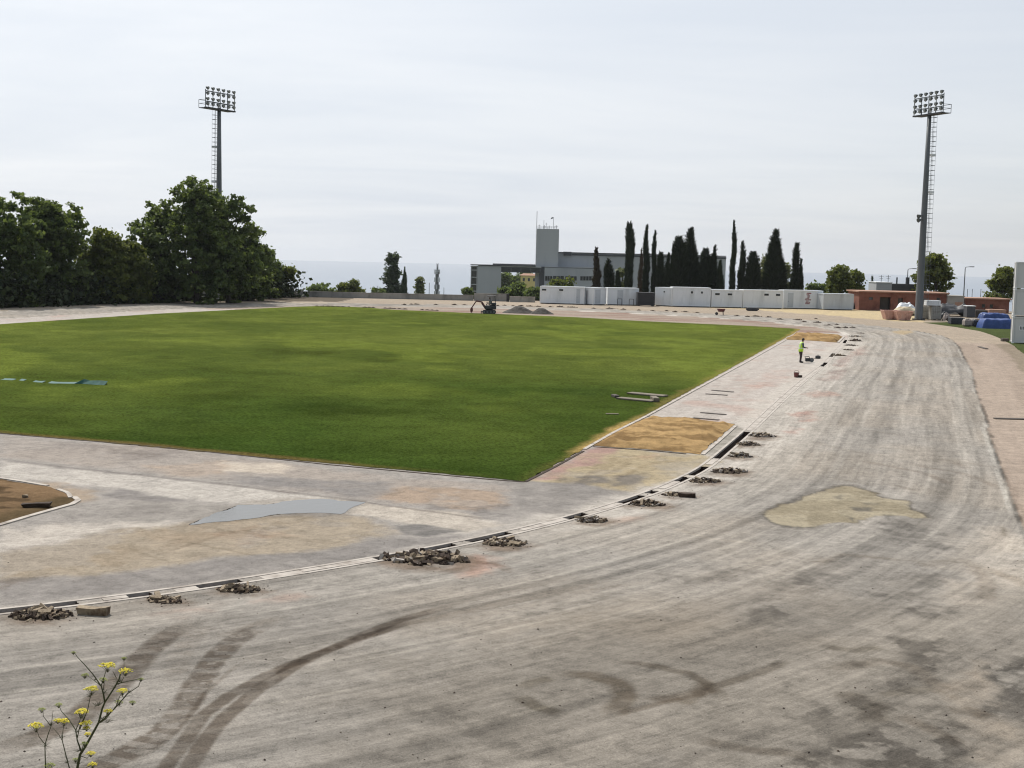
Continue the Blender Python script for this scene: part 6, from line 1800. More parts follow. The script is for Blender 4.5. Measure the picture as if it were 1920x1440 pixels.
# ------------------------------------------------------------------ people
def skin_body(name, verts, edges, rad, root_i, material, parent, sub=1):
    me = bpy.data.meshes.new(name); me.from_pydata(verts, edges, []); me.materials.append(material)
    o = link_mesh(name, me, parent)
    md = o.modifiers.new('skin', 'SKIN'); md.use_smooth_shade = True
    lay = me.skin_vertices[0].data if me.skin_vertices else None
    if lay is None:
        o.modifiers.remove(md); 
        raise RuntimeError('skin layer')
    for i, r in enumerate(rad):
        lay[i].radius = (r, r) if not isinstance(r, tuple) else r
        lay[i].use_root = (i == root_i)
    sb = o.modifiers.new('sub', 'SUBSURF'); sb.levels = sub; sb.render_levels = sub
    return o
def hand(V, E, Rr, w, d, side, thumb_dir):
    """five fingers from a wrist index along d"""
    d = Vector(d).normalized(); side = Vector(side).normalized(); th = Vector(thumb_dir).normalized()
    p0 = Vector(V[w]); palm = p0 + d * .055
    V.append(tuple(palm)); Rr.append((.034, .018)); E.append((w, len(V) - 1)); pi_ = len(V) - 1
    curl = side.cross(d) * -1
    for k_, (o_, L) in enumerate(((-.027, .062), (-.009, .075), (.009, .072), (.027, .056))):
        b_ = palm + side * o_ + d * .03
        V.append(tuple(b_)); Rr.append(.0095); E.append((pi_, len(V) - 1))
        V.append(tuple(b_ + d * L * .55 + curl * .012)); Rr.append(.009); E.append((len(V) - 2, len(V) - 1))
        V.append(tuple(b_ + d * L * .8 + curl * .035)); Rr.append(.008); E.append((len(V) - 2, len(V) - 1))
    b_ = p0 + d * .03 + th * .034
    V.append(tuple(b_)); Rr.append(.011); E.append((pi_, len(V) - 1))
    V.append(tuple(b_ + d * .03 + th * .022)); Rr.append(.0095); E.append((len(V) - 2, len(V) - 1))
    V.append(tuple(b_ + d * .05 + th * .026)); Rr.append(.008); E.append((len(V) - 2, len(V) - 1))
def ell_loft(rings, mi=0, n=14, close=True):
    """rings: (centre, rx(forward axis), ry(side axis), tilt)"""
    mb = MB(); vs = []
    for c, rx, ry, ti in rings:
        for k_ in range(n):
            a = 2 * math.pi * k_ / n
            x, y = rx * math.cos(a), ry * math.sin(a)
            vs.append((c[0] + x * math.cos(ti), c[1] + y, c[2] - x * math.sin(ti)))
    fs = []
    for i in range(len(rings) - 1):
        for k_ in range(n): fs.append((i * n + k_, i * n + (k_ + 1) % n, (i + 1) * n + (k_ + 1) % n, (i + 1) * n + k_))
    if close: fs += [tuple(range(n - 1, -1, -1)), tuple((len(rings) - 1) * n + k_ for k_ in range(n))]
    return mb.add(vs, fs)
wp = gp(1500.5, 680)
root = empty('person', (wp[0], wp[1], 0), 0.10); tag(root, 'standing worker in yellow hi-vis vest and dark trousers looking down', 'person')
V = [(0, 0, .94), (.02, 0, 1.12), (.06, 0, 1.32), (.09, 0, 1.46), (.125, 0, 1.535), (.165, 0, 1.62), (.185, 0, 1.69)]
E = [(0, 1), (1, 2), (2, 3), (3, 4), (4, 5), (5, 6)]
Rr = [(.13, .15), (.12, .14), (.115, .17), (.07, .075), (.052, .052), (.088, .078), (.075, .068)]
for s_ in (-1, 1):
    b_ = len(V)
    V += [(.07, s_ * .19, 1.40), (.10, s_ * .235, 1.14), (.33, s_ * .13, 1.08), (.36, s_ * .115, 1.075)]; Rr += [.055, .043, .032, .028]
    E += [(2, b_), (b_, b_ + 1), (b_ + 1, b_ + 2), (b_ + 2, b_ + 3)]
    hand(V, E, Rr, b_ + 3, (1, -s_ * .35, -.1), (.1, .2 * s_, 1), (.2, -s_ * .3, .9))
    b_ = len(V)
    V += [(.0, s_ * .10, .86), (.03 + .03 * s_, s_ * .11, .49), (-.01 + .05 * s_, s_ * .11, .10), (.0 + .05 * s_, s_ * .11, .045), (.15 + .05 * s_, s_ * .125, .035)]; Rr += [.09, .062, .042, .045, .034]
    E += [(0, b_), (b_, b_ + 1), (b_ + 1, b_ + 2), (b_ + 2, b_ + 3), (b_ + 3, b_ + 4)]
skin_body('body', V, E, Rr, 0, M['skin'], root)
ell_loft([((.0, 0, .80), .165, .215, 0), ((.01, 0, .95), .165, .21, .03), ((.03, 0, 1.12), .150, .19, .1), ((.065, 0, 1.30), .150, .205, .15), ((.075, 0, 1.40), .13, .20, .2), ((.09, 0, 1.46), .09, .14, .25), ((.10, 0, 1.485), .066, .078, .25)]).build('vest', M['vest'], root, smooth=True)
ell_loft([((.02, 0, 1.02), .161, .206, .05), ((.024, 0, 1.07), .158, .202, .06)], close=False).build('reflective_band', M['reflect'], root)
for s_ in (-1, 1):
    MB().tube([(.03, s_ * .13, 1.47), (-.065, s_ * .12, 1.36), (-.10, s_ * .11, 1.18), (-.135, s_ * .10, .98)], .026, 6).build('shoulder_band', M['reflect'], root)
    MB().tube([(.07, s_ * .19, 1.41), (.095, s_ * .235, 1.14), (.20, s_ * .19, 1.11), (.30, s_ * .145, 1.085)], [.072, .058, .052, .044], 9).build('sleeve', M['shirt'], root, smooth=True)
    dx = .03 * s_
    MB().tube([(0, s_ * .085, .95), (.0, s_ * .10, .82), (.03 + dx, s_ * .11, .49), (.0 + dx * 1.5, s_ * .11, .10)], [.12, .115, .082, .068], 10).build('trouser_leg', M['trouser'], root, smooth=True)
    MB().tube([(-.045 + .05 * s_, s_ * .11, .07), (.03 + .05 * s_, s_ * .115, .075), (.12 + .05 * s_, s_ * .12, .05), (.21 + .05 * s_, s_ * .13, .038)], [.045, .058, .05, .033], 9).tube([(.0 + .05 * s_, s_ * .11, .05), (.0 + .05 * s_, s_ * .11, .20)], [.06, .062], 9).build('boot', M['boot'], root, smooth=True)
MB().ell((.145, 0, 1.695), (.105, .088, .075), 12, 8).ell((.10, 0, 1.635), (.065, .08, .085), 10, 7).build('hair', M['hair'], root, smooth=True)
mb = MB(); mb.ell((.262, 0, 1.625), (.018, .013, .022), 8, 5); mb.build('nose', M['skin'], root, smooth=True)
mb = MB()
for s_ in (-1, 1): mb.ell((.245, s_ * .032, 1.655), (.008, .012, .008), 6, 4)
mb.build('eye', M['boot'], root)
mb = MB()
for s_ in (-1, 1): mb.ell((.15, s_ * .082, 1.625), (.022, .010, .032), 7, 5)
mb.build('ear', M['skin'], root, smooth=True)
mb = MB(); mb.ell((.243, 0, 1.583), (.008, .024, .006), 7, 4); mb.build('mouth', M['redpaint'], root)

# operator seated in the excavator
root = empty('person', (ep[0] + .12, ep[1] + .6, 1.12), math.pi); tag(root, 'excavator operator in pale vest seated under the canopy', 'person')
V = [(0, 0, .08), (.02, 0, .28), (.04, 0, .48), (.05, 0, .60), (.06, 0, .66), (.075, 0, .75), (.08, 0, .82)]
E = [(0, 1), (1, 2), (2, 3), (3, 4), (4, 5), (5, 6)]
Rr = [(.13, .15), (.12, .14), (.12, .17), (.07, .075), (.05, .05), (.088, .078), (.074, .068)]
for s_ in (-1, 1):
    b_ = len(V)
    V += [(.04, s_ * .2, .55), (.10, s_ * .25, .30), (.34, s_ * .20, .26), (.37, s_ * .19, .26)]; Rr += [.055, .042, .03, .028]
    E += [(2, b_), (b_, b_ + 1), (b_ + 1, b_ + 2), (b_ + 2, b_ + 3)]
    hand(V, E, Rr, b_ + 3, (1, 0, -.2), (0, s_, .2), (.2, -s_ * .6, .5))
    b_ = len(V)
    V += [(.06, s_ * .10, .06), (.46, s_ * .13, .10), (.50, s_ * .13, -.20), (.52, s_ * .13, -.24), (.64, s_ * .13, -.25)]; Rr += [.085, .06, .042, .042, .03]
    E += [(0, b_), (b_, b_ + 1), (b_ + 1, b_ + 2), (b_ + 2, b_ + 3), (b_ + 3, b_ + 4)]
skin_body('body', V, E, Rr, 0, M['trouser'], root)
ell_loft([((.0, 0, .06), .15, .19, 0), ((.02, 0, .28), .145, .18, .05), ((.04, 0, .46), .145, .20, .08), ((.045, 0, .56), .12, .19, .1), ((.05, 0, .615), .07, .09, .1)]).build('vest', M['greyshirt'], root, smooth=True)
MB().ell((.075, 0, .82), (.115, .105, .075), 12, 8).build('cap', M['boot'], root, smooth=True)
mb = MB(); mb.ell((.10, 0, .745), (.078, .07, .075), 10, 7); mb.build('face', M['skin'], root, smooth=True)

# small tools by the worker
p = gp(1515.5, 679)
root = empty('hand_tool', (p[0], p[1], 0)); tag(root, 'dark cut-off saw on the slab right of the worker', 'tool')
MB().box(-.22, -.12, .05, .12, .12, .30, bev=.03).build('body', M['dark'], root)
MB().tube([(.24, -.03, .16), (.24, .03, .16)], .16, 14).build('blade', M['steel'], root)
MB().tube([(-.2, 0, .28), (-.28, 0, .38), (.05, 0, .42), (.08, 0, .30)], .025, 6).build('handle', M['dark'], root)
p = gp(1533.5, 672.5)
root = empty('fuel_can', (p[0], p[1], 0)); tag(root, 'small dark can lying farther right of the worker', 'can')
MB().box(-.18, -.11, 0, .18, .11, .22, bev=.04).build('body', M['dark'], root)
MB().tube([(-.08, 0, .22), (-.06, 0, .27), (.06, 0, .27), (.08, 0, .22)], .02, 6).build('handle', M['dark'], root)
cu = [p2 for p2 in G([(1530, 673), (1522, 673), (1517, 675), (1513, 678)])]
o = MB().tube([(q[0], q[1], .02) for q in cu], .02, 6).build('hose', M['dark']); tag(o, 'thin dark hose between the saw and the can', 'hose')
p = gp(1493, 707.5)
root = empty('bucket', (p[0], p[1], 0)); tag(root, 'small dark red bucket alone on the pale runway', 'bucket')
MB().tube([(0, 0, 0), (0, 0, .3)], [.13, .17], 12, caps=False).tube([(0, 0, .0), (0, 0, .02)], [.13, .13], 12).build('body', M['redpaint'], root)
MB().tube([(-.17, 0, .3), (-.1, 0, .42), (.1, 0, .42), (.17, 0, .3)], .012, 5).build('handle', M['steel'], root)
MB().box(.02, -.1, .02, .35, .1, .14).build('mortar_lump', M['rubble'], root)
p = gp(1352, 591)
root = empty('work_barrow', (p[0], p[1], 0)); tag(root, 'small red barrow on the far bend before the white cabins', 'barrow')
MB().add([(-.35, -.25, .45), (.35, -.25, .45), (.35, .25, .45), (-.35, .25, .45), (-.55, -.4, .85), (.5, -.4, .85), (.5, .4, .85), (-.55, .4, .85)], [(3, 2, 1, 0), (0, 1, 5, 4), (1, 2, 6, 5), (2, 3, 7, 6), (3, 0, 4, 7), (4, 5, 6, 7)]).build('tray', M['redpaint'], root)
for y in (-.3, .3): MB().bar((.3, y, 0), (.25, y, .5), .05).build('leg', M['dark'], root)
MB().tube([(-.6, -.06, .2), (-.6, .06, .2)], .2, 12).build('wheel', M['dark'], root)

# boards lying about
def plank(px0, y0, px1, y1, w, h, material, label, group, name='plank', z=.02, cat='plank'):
    a, b = gp(px0, y0), gp(px1, y1)
    L = math.hypot(b[0] - a[0], b[1] - a[1])
    o = MB().box(0, -w / 2, 0, L, w / 2, h, bev=min(.012, h * .3)).build(name, M[material], None, (a[0], a[1], z), math.atan2(b[1] - a[1], b[0] - a[0]))
    tag(o, label, cat, group)
    return o
PG = 'weathered planks lying on the turf'
plank(1180, 738.5, 1248, 744.5, .62, .07, 'wood', 'weathered board on the turf, farther of the two long ones', PG)
plank(1160, 748, 1226, 754, .58, .07, 'wood', 'weathered board on the turf, nearer of the two long ones', PG)
plank(1224, 750, 1231, 754.5, .30, .20, 'wood', 'short raised block at the right end of the nearer board', PG)
plank(1150, 744, 1157, 746.5, .25, .12, 'darkwood', 'short dark block at the left end of the nearer board', PG)
plank(1136, 777, 1160, 777.5, .18, .03, 'wood', 'faint grey lath on the turf nearer the sand pit', PG)
BG = 'take-off boards set in the runway'
for (x0, y0, x1, y1, lab) in ((1335, 732, 1375, 735.5, 'dark take-off board, farthest in the runway'), (1323, 739, 1364, 741.5, 'dark take-off board second from the far end of the runway'), (1314, 774, 1361, 778, 'dark take-off board nearer the sand pit'), (1300, 784, 1348, 788, 'dark take-off board at the edge of the near sand pit')):
    plank(x0, y0, x1, y1, .22, .03, 'darkwood', lab, BG, 'takeoff_board', .003, 'board')
plank(1864, 785.5, 1935, 787, .30, .05, 'darkwood', 'long dark board lying across the pinkish strip at the right edge', None, 'plank', .003)
plank(1836, 651, 1850, 655, .3, .08, 'darkwood', 'short dark board on the outer dirt strip near the right bend', None, 'plank', .003)
# collapsed green net on the pitch
mb = MB(); rr = random.Random(6)
npx = [(-60, 712), (0, 711), (40, 713), (75, 716.5), (110, 718.5), (150, 719), (180, 721), (205, 722)]
Pn = resample(np.array(G(npx)), .35)
vs = []; k = len(Pn)
wv = [0.10 + .22 * abs(math.sin(i * .31)) + .15 * rr.random() for i in range(k)]
for i, q in enumerate(Pn):
    hh = .03 + .07 * rr.random() + (.16 if i > k - 6 else 0)
    vs += [(q[0], q[1] - wv[i], .02), (q[0] + .1, q[1] - wv[i] * .3, hh), (q[0], q[1] + wv[i] * .3, hh * .8), (q[0] - .1, q[1] + wv[i], .02)]
keep = [rr.random() > .22 or i > k - 10 for i in range(k)]
fs = [(i * 4 + j, i * 4 + 4 + j, i * 4 + 5 + j, i * 4 + 1 + j) for i in range(k - 1) for j in range(3) if keep[i]]
o = mb.add(vs, fs).build('net', M['net']); tag(o, 'crumpled green sports net lying on the turf at the left', 'net')

# ------------------------------------------------------------------ rubble heaps of lifted kerb stones
def chunk_mesh(L, W, Hh, rr):
    mb = MB(); vs = []
    for x in (-L / 2, -L * rr.uniform(-.1, .1), L / 2):
        for (y, z) in ((-W / 2, 0), (W / 2, 0), (W / 2, Hh), (-W / 2, Hh)):
            j = .14
            vs.append((x + rr.uniform(-j, j) * W * (1.4 if abs(x) > L * .3 else .3), y * (1 + rr.uniform(-j, j)), z + rr.uniform(-j, j) * Hh))
    fs = [(0, 1, 2, 3)]
    for i in range(2):
        for k_ in range(4): fs.append((i * 4 + k_, i * 4 + 4 + k_, i * 4 + 4 + (k_ + 1) % 4, i * 4 + (k_ + 1) % 4))
    fs.append((11, 10, 9, 8))
    mb.add(vs, fs)
    return mb
chunks = []
rr = random.Random(21)
for i in range(9):
    chunks.append(chunk_mesh(rr.uniform(.36, .58), rr.uniform(.10, .15), rr.uniform(.09, .13), rr).mesh('broken_kerb_stone', [M['stone']]))
def heap(px, py, wpx, hpx, seed, label, cgroup=None, nchunk=0, group='rubble heaps beside the drain line', frag=46, hmin=.05, csize=.66, pale=.08):
    c = gp(px, py); r = math.hypot(*c)
    W = wpx / F * r / 2; Hh = max(hmin, hpx / F * r * .40)
    D = max(W * .62, .22)
    rr = random.Random(seed); mb = MB()
    nr_, na = 6, 18
    vs = [(0, 0, Hh * .72)]
    for i in range(1, nr_ + 1):
        t = i / nr_
        for k_ in range(na):
            a = 2 * math.pi * k_ / na; j = rr.uniform(.8, 1.12)
            vs.append((math.cos(a) * W * t * j * .95, math.sin(a) * D * t * j * .95, max(-.03, Hh * .72 * (1 - t ** 1.3) * rr.uniform(.6, 1.3)) if i < nr_ else -.03))
    fs = [(0, 1 + k_, 1 + (k_ + 1) % na) for k_ in range(na)]
    for i in range(nr_ - 1):
        for k_ in range(na):
            a_ = 1 + i * na + k_; b_ = 1 + i * na + (k_ + 1) % na; fs.append((a_, a_ + na, b_ + na, b_))
    mb.add(vs, fs, 0)
    fs_ = max(.04, min(.10, W * .13))
    for k_ in range(frag):
        a = rr.uniform(0, 6.28); t = math.sqrt(rr.random()) * 1.12
        x, y = math.cos(a) * W * t, math.sin(a) * D * t
        z = max(0, Hh * .7 * (1 - min(1, t) ** 1.3)) - .01
        s_ = fs_ * rr.uniform(.35, 1.1)
        ax = Vector((rr.gauss(0, 1), rr.gauss(0, 1), rr.gauss(0, .6))).normalized(); R_ = Matrix.Rotation(rr.uniform(0, 3), 3, ax)
        pts = [R_ @ Vector((sx * s_ * rr.uniform(.6, 1.3), sy * s_ * rr.uniform(.3, .7), sz * s_ * rr.uniform(.3, .6))) for sx in (-1, 1) for sy in (-1, 1) for sz in (-1, 1)]
        mb.add([(x + q.x, y + q.y, z + s_ * .3 + q.z) for q in pts], [(0, 1, 3, 2), (4, 6, 7, 5), (0, 4, 5, 1), (2, 3, 7, 6), (0, 2, 6, 4), (1, 5, 7, 3)], rr.choices((0, 1, 2), (.5, .5 - pale, pale))[0])
    o = mb.build('rubble_heap', [M['rubble'], M['stone'], M['kerb']], None, (c[0], c[1], 0), rr.uniform(-.2, .2))
    tag(o, label, 'rubble heap', group, 'thing')
    for k_ in range(nchunk):
        a = rr.uniform(0, 6.28); t = math.sqrt(rr.random()) * .85
        x, y = c[0] + math.cos(a) * W * t, c[1] + math.sin(a) * D * t
        z = Hh * .5 * (1 - t ** 1.2) + rr.uniform(-.01, .03)
        q = link_mesh('broken_kerb_stone', rr.choice(chunks), None, (x, y, z))
        q.rotation_euler = (rr.uniform(-.6, .6), rr.uniform(-.4, .35), rr.uniform(0, 6.28)); sc_ = csize * rr.uniform(.45, 1.15); q.scale = (sc_ * rr.uniform(.8, 1.2), sc_, sc_ * rr.uniform(.6, 1))
        tag(q, 'broken concrete kerb stone lying %s' % cgroup, 'kerb stone', 'broken kerb stones ' + cgroup)
HN = (
    (79, 1155, 96, 30, 'widest rubble heap at the left picture edge', 'on the heap at the left picture edge', 15),
    (310, 1126, 64, 18, 'small low rubble heap right of the lone kerb stone', 'on the small heap right of the lone kerb stone', 5),
    (447, 1106, 74, 24, 'rubble heap with tilted slabs touching the drain line', 'on the heap touching the drain line', 9),
    (797, 1048, 150, 22, 'longest rubble heap below the longest open trench', 'on the longest heap below the open trench', 15),
    (944, 1019, 76, 22, 'rounded rubble heap right of the longest one', 'on the rounded heap right of the longest', 9),
    (1110, 977, 54, 24, 'whitish rubble heap where the bend starts to rise', 'on the whitish heap', 5),
    (1213, 946, 62, 24, 'tall brown rubble heap nearest the short trench pair', 'on the tall brown heap', 6),
    (1266, 928, 46, 14, 'pointed small rubble heap with a lone slab on its right', 'on the pointed small heap', 3),
    (1322, 903, 54, 17, 'dark rubble heap below the second long gap', 'on the dark heap below the gap', 5),
    (1366, 885, 60, 17, 'greyish rubble heap below the long straight trench', 'on the greyish heap', 4),
    (1388, 856, 42, 22, 'rubble heap with white slabs, lowest beside the straight trench', 'on the lowest heap beside the straight trench', 6),
    (1404, 834, 42, 18, 'brownish rubble heap midway beside the straight trench', 'on the middle heap beside the straight trench', 5),
    (1428, 818, 44, 20, 'topmost whitish rubble heap beside the straight trench', 'on the topmost heap beside the straight trench', 5))
for i, (px, py, w_, h_, lab, cg, nc_) in enumerate(HN):
    heap(px, py, w_, h_, 300 + i, lab, cg, nc_, frag=130 if i != 4 else 220, pale=(.05, .05, .05, .08, .06, .3, .08, .1, .1, .12, .35, .2, .35)[i])
# loose stones and crumbs over the bare surface
rg = np.random.default_rng(91)
pts = []
for i, (px, py, w_, h_, lab, cg, nc_) in enumerate(HN):
    k = 70; pts.append(np.array(gp(px, py))[None] + rg.normal(size=(k, 2)) * np.array([1, .7]) * (w_ / F * math.hypot(*gp(px, py)) * .62))
qx = rg.uniform(0, 1920, 420); qy = 1010 + 430 * rg.random(420) ** .8
pts.append(np.array([gp(a_, b_) for a_, b_ in zip(qx, qy)]))
pts = np.vstack(pts)
vs, fs = [], []
for (x, y) in pts:
    s_ = .006 + .016 * rg.random() ** 3; q = rg.uniform(.6, 1.2, 6) * s_; b_ = len(vs); a_ = rg.random() * 6.28; ca, sa = math.cos(a_), math.sin(a_)
    for (dx, dy, dz) in ((q[0] * 1.4, 0, .3 * s_), (0, q[1], .3 * s_), (-q[2] * 1.4, 0, .3 * s_), (0, -q[3], .3 * s_), (0, 0, s_ * 1.1)): vs.append((x + dx * ca - dy * sa, y + dx * sa + dy * ca, dz))
    for (dx, dy) in ((q[0] * 1.4, 0), (0, q[1]), (-q[2] * 1.4, 0), (0, -q[3])): pass
    fs += [(b_, b_ + 1, b_ + 4), (b_ + 1, b_ + 2, b_ + 4), (b_ + 2, b_ + 3, b_ + 4), (b_ + 3, b_, b_ + 4)]
o = MB().add(vs, fs).build('gravel', M['rubble']); tag(o, 'loose stones and crumbs scattered over the bare grey track', 'gravel', kind='stuff')
# the lone kerb stone
a, b = gp(152, 1150), gp(197, 1154)
o = chunk_mesh(.62, .17, .15, random.Random(8)).build('broken_kerb_stone', M['stone'], None, ((a[0] + b[0]) / 2, (a[1] + b[1]) / 2, .0), -.12); tag(o, 'single long kerb stone lying alone right of the left heap', 'kerb stone')
a = gp(1289, 932)
o = chunk_mesh(.5, .17, .12, random.Random(9)).build('broken_kerb_stone', M['rubble'], None, (a[0], a[1], 0), -.2); tag(o, 'single dark kerb slab right of the pointed small heap', 'kerb stone')
SG = 'small rubble heaps along the right straight'
for i, (px, py, w_, h_, lab) in enumerate(((1573, 667, 26, 9, 'nearest small rubble heap on the straight, level with the worker'), (1590, 656.5, 22, 5, 'low rubble strip, second small heap up the straight'), (1595, 648, 24, 6, 'third small rubble heap up the straight'), (1605, 639.5, 26, 12, 'biggest small rubble heap beside the far sand pit'), (1606, 631, 24, 4, 'flat rubble strip right of the far sand pit'), (1614, 625, 14, 4, 'tiny rubble heap where the far bend begins'))):
    heap(px, py, w_, h_, 400 + i, lab, group=SG, frag=34)
FG = 'small rubble heaps dotted along the far bend'
far_h = [(1598, 614.5, 14), (1572, 615, 16), (1585, 614.5, 12), (1569, 609, 10), (1554, 610, 14), (1533, 605, 16), (1508, 604, 14), (1496, 600, 18), (1530, 598, 7), (1462, 599, 14), (1441, 595, 14), (1418, 593.5, 20), (1382, 592.5, 12), (1402, 594, 12), (1198, 582, 9), (1224, 583.4, 12), (1250, 583, 10), (1266, 585, 12), (1285, 585, 14), (1307, 587, 14),
         (1032, 575.6, 12), (1051, 576, 18), (1072, 576.5, 20), (1113, 578.6, 10), (1145, 579, 24), (1169, 580.5, 12), (933, 573.8, 10), (946, 573, 9), (962, 574, 10), (977, 574, 14), (993, 574.5, 18), (1009, 575, 14),
         (871, 572, 12), (852, 572, 14), (817, 571.7, 12), (781, 571, 14), (771, 571, 10), (758, 571.7, 10)]
for i, (px, py, w_) in enumerate(far_h):
    heap(px, py, w_, 4.5 + (i * 7 % 4), 500 + i, 'small dark rubble heap on the far bend drain line', group=FG, frag=16, hmin=.18)
EG = 'dark turf clods along the far edge of the pitch'
for i, px in enumerate(list(range(594, 655, 10)) + list(range(684, 706, 8)) + list(range(722, 760, 9)) + list(range(792, 822, 9))):
    yy = np.interp(px, [594, 655, 705, 758, 822], [574.5, 576, 577.5, 580, 582.5])
    heap(px, yy, 10 + i % 3 * 3, 3.5 + i % 4, 600 + i, 'dark clod of lifted turf at the far edge of the pitch', group=EG, frag=10, hmin=.15)
p = gp(1410.5, 583)
o = MB().box(-.75, -.3, 0, .75, .3, .5, bev=.08).box(-.9, -.2, .1, -.74, .2, .4).box(.74, -.2, .15, .95, .2, .35).build('rubble_trough', M['dark'], None, (p[0], p[1], 0)); tag(o, 'dark low trough on the sandy ground before the white cabins', 'trough')
p = gp(58, 953)
for i, (dx, dy, r_) in enumerate(((0, 0, .25), (.30, .08, .3))):
    q = link_mesh('turf_clod', chunk_mesh(.42, .22, .10, random.Random(40 + i)).mesh('turf_clod', [M['soil']]), None, (p[0] + dx, p[1] + dy, .04), r_); tag(q, 'dark soil clod lying in the brown bed at the left', 'soil clod', 'dark soil clods in the brown bed')
p = gp(48, 936)
q = chunk_mesh(.14, .10, .07, random.Random(50)).build('stone', M['stone'], None, (p[0], p[1], .05)); tag(q, 'small pale stone on the brown bed at the left', 'stone')

# ------------------------------------------------------------------ fennel in front
FY = 5.6
def fp_(x, y, dy=0.0):
    v = ad(x / 6.0, 1200 + y / 6.0, FY + dy); return v
root = empty('fennel_plant', fp_(880, 1500)); tag(root, 'wild fennel with yellow umbels in the lower left foreground', 'plant')
ro = root.location.copy()
def stem(pts, r0, r1, dy0=0.0, dy1=0.0):
    P_ = [fp_(x, y, dy0 + (dy1 - dy0) * i / (len(pts) - 1)) - ro for i, (x, y) in enumerate(pts)]
    return P_, [r0 + (r1 - r0) * i / (len(pts) - 1) for i in range(len(pts))]
stems = [([(840, 1900), (855, 1560), (870, 1440), (900, 1290), (960, 1200), (1060, 1020), (1110, 930), (1150, 770), (1180, 700), (1290, 530), (1340, 440), (1362, 345)], .0070, .0028, 0, 0),
         ([(1180, 700), (1162, 600), (1140, 520), (1050, 390), (950, 275), (870, 190), (826, 125)], .0042, .0010, 0, .05), ([(1140, 520), (1080, 470), (990, 405)], .0022, .001, .02, .05), ([(1165, 560), (1172, 480), (1160, 440)], .002, .001, .02, 0),
         ([(1140, 510), (1170, 420), (1200, 320)], .0022, .0012, .02, -.05), ([(1310, 430), (1270, 350)], .002, .001, 0, -.03),
         ([(1100, 940), (1180, 880), (1300, 760), (1440, 600), (1560, 520), (1582, 450)], .0040, .0012, 0, -.1), ([(1300, 760), (1340, 650), (1370, 590)], .002, .001, -.05, -.08), ([(1180, 880), (1210, 810)], .002, .001, -.02, -.05), ([(1130, 930), (1200, 880), (1300, 745), (1370, 745)], .0024, .001, 0, .08),
         ([(1330, 490), (1450, 460), (1530, 445), (1590, 425)], .0022, .0010, 0, .06), ([(1362, 480), (1400, 400)], .002, .001, 0, 0), ([(1395, 300), (1395, 210)], .0014, .0008, 0, 0),
         ([(915, 1255), (870, 1130), (850, 1010), (780, 900), (690, 800), (665, 740)], .0036, .0011, 0, .12), ([(870, 1100), (895, 980), (960, 840)], .0026, .0012, .04, 0), ([(900, 1000), (985, 790), (1022, 610), (1025, 570)], .0024, .0012, .02, -.03), ([(855, 1010), (900, 900), (915, 830)], .0022, .001, .04, .06),
         ([(900, 1290), (925, 1220), (950, 1150)], .0026, .001, 0, -.04), ([(895, 1300), (980, 1330), (1015, 1290)], .002, .001, 0, .05), ([(880, 1440), (960, 1440), (1030, 1410)], .0022, .001, 0, .05),
         ([(500, 1900), (512, 1440), (505, 1180), (545, 1050), (575, 970), (598, 790)], .0034, .0010, .2, .2), ([(575, 970), (520, 900), (488, 860), (485, 800)], .0022, .001, .2, .2), ([(512, 1180), (440, 1090), (410, 1000)], .0020, .001, .2, .15),
         ([(800, 1900), (780, 1440), (740, 1290), (700, 1130), (705, 1050), (715, 960)], .0034, .0012, .1, .1), ([(700, 1130), (660, 1060), (590, 985)], .002, .001, .1, .1)]
for pts, r0, r1, d0, d1 in stems:
    P_, R_ = stem(pts, r0, r1, d0, d1)
    MB().tube(P_, R_, 6).build('stem', M['stem'], root, smooth=True)
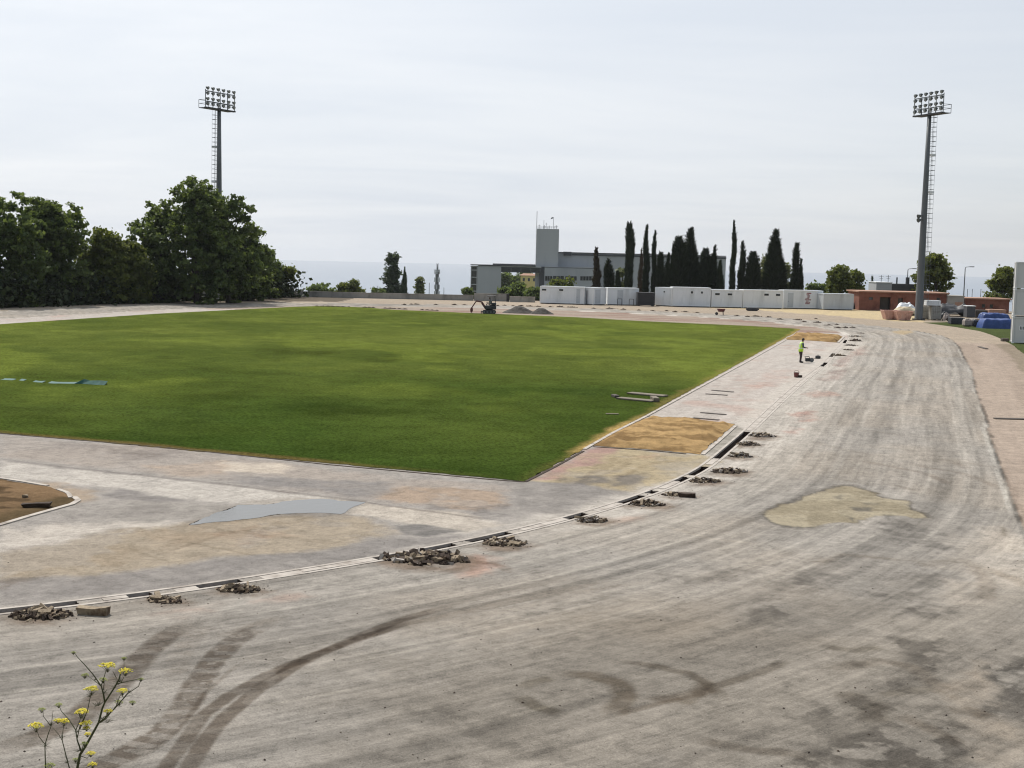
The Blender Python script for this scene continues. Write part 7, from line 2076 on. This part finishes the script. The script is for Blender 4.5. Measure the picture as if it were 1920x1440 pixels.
umb = [(1210, 290, 82, 'umbel', -.05), (1412, 350, 66, 'umbel', 0), (1028, 555, 74, 'umbel', -.03), (1378, 572, 58, 'umbel', -.08), (920, 812, 76, 'umbel', .04), (720, 915, 66, 'umbel', .1), (405, 968, 84, 'umbel', .15), (968, 940, 66, 'umbel', 0), (975, 990, 40, 'umbel', 0), (470, 782, 46, 'umbelgreen', .2), (660, 728, 44, 'umbelgreen', .12),
       (1020, 1275, 52, 'umbel', .05), (1040, 1400, 54, 'umbel', .05), (1212, 800, 48, 'umbel', -.05), (985, 1060, 40, 'umbel', .02), (950, 1165, 44, 'umbelgreen', -.04), (1160, 445, 48, 'umbelgreen', 0), (1395, 205, 32, 'umbelgreen', 0), (826, 140, 28, 'umbelgreen', .05), (955, 395, 46, 'umbelgreen', .05), (1585, 440, 34, 'umbelgreen', .06), (1340, 700, 46, 'umbelgreen', -.02), (560, 1410, 66, 'umbelgreen', .2), (650, 905, 46, 'umbel', .1), (850, 1345, 40, 'umbelgreen', .06), (1490, 700, 40, 'umbelgreen', -.1)]
rr = random.Random(31)
for x, y, r_, mt_, dy in umb:
    c = fp_(x, y, dy) - ro; R_ = r_ / 6.0 / F * FY
    mb = MB()
    base = c + Vector((0, 0, -R_ * .95))
    for k_ in range(15):
        a = k_ * 2.399; t = math.sqrt((k_ + .5) / 15)
        tip = c + Vector((math.cos(a) * R_ * t, math.sin(a) * R_ * t, R_ * .25 * (1 - t * t) + rr.uniform(-.1, .1) * R_))
        mb.tube([base, tip], .0007, 3, mi=1, caps=False)
        for q in range(9):
            o_ = tip + Vector((rr.gauss(0, 1), rr.gauss(0, 1), rr.gauss(.2, .5))) * R_ * .14
            s_ = R_ * rr.uniform(.07, .125) if mt_ == 'umbel' else R_ * rr.uniform(.05, .09)
            mb.ell(o_, (s_, s_, s_ * .7), 5, 3)
    mb.build('umbel', [M[mt_], M['stem']], root)
for x, y in ((1110, 740), (1150, 890), (1330, 500), (1080, 745), (890, 1250), (1210, 930), (1310, 690), (945, 1010), (1350, 470), (860, 1040), (1240, 800), (1390, 650), (1170, 600), (700, 1100), (580, 960), (905, 880), (1450, 590), (1290, 540), (1010, 640), (505, 1200), (760, 1380), (880, 1400)):
    mb = MB(); b_ = fp_(x, y) - ro
    for k_ in range(14):
        d_ = Vector((rr.uniform(-1, 1), rr.uniform(-1, 1), rr.uniform(-.2, 1))).normalized() * rr.uniform(.010, .042)
        mb.tube([b_, b_ + d_ * .6 + Vector((0, 0, .003)), b_ + d_], [.0008, .0006, .0003], 3)
    mb.build('leaf', M['stem'], root)
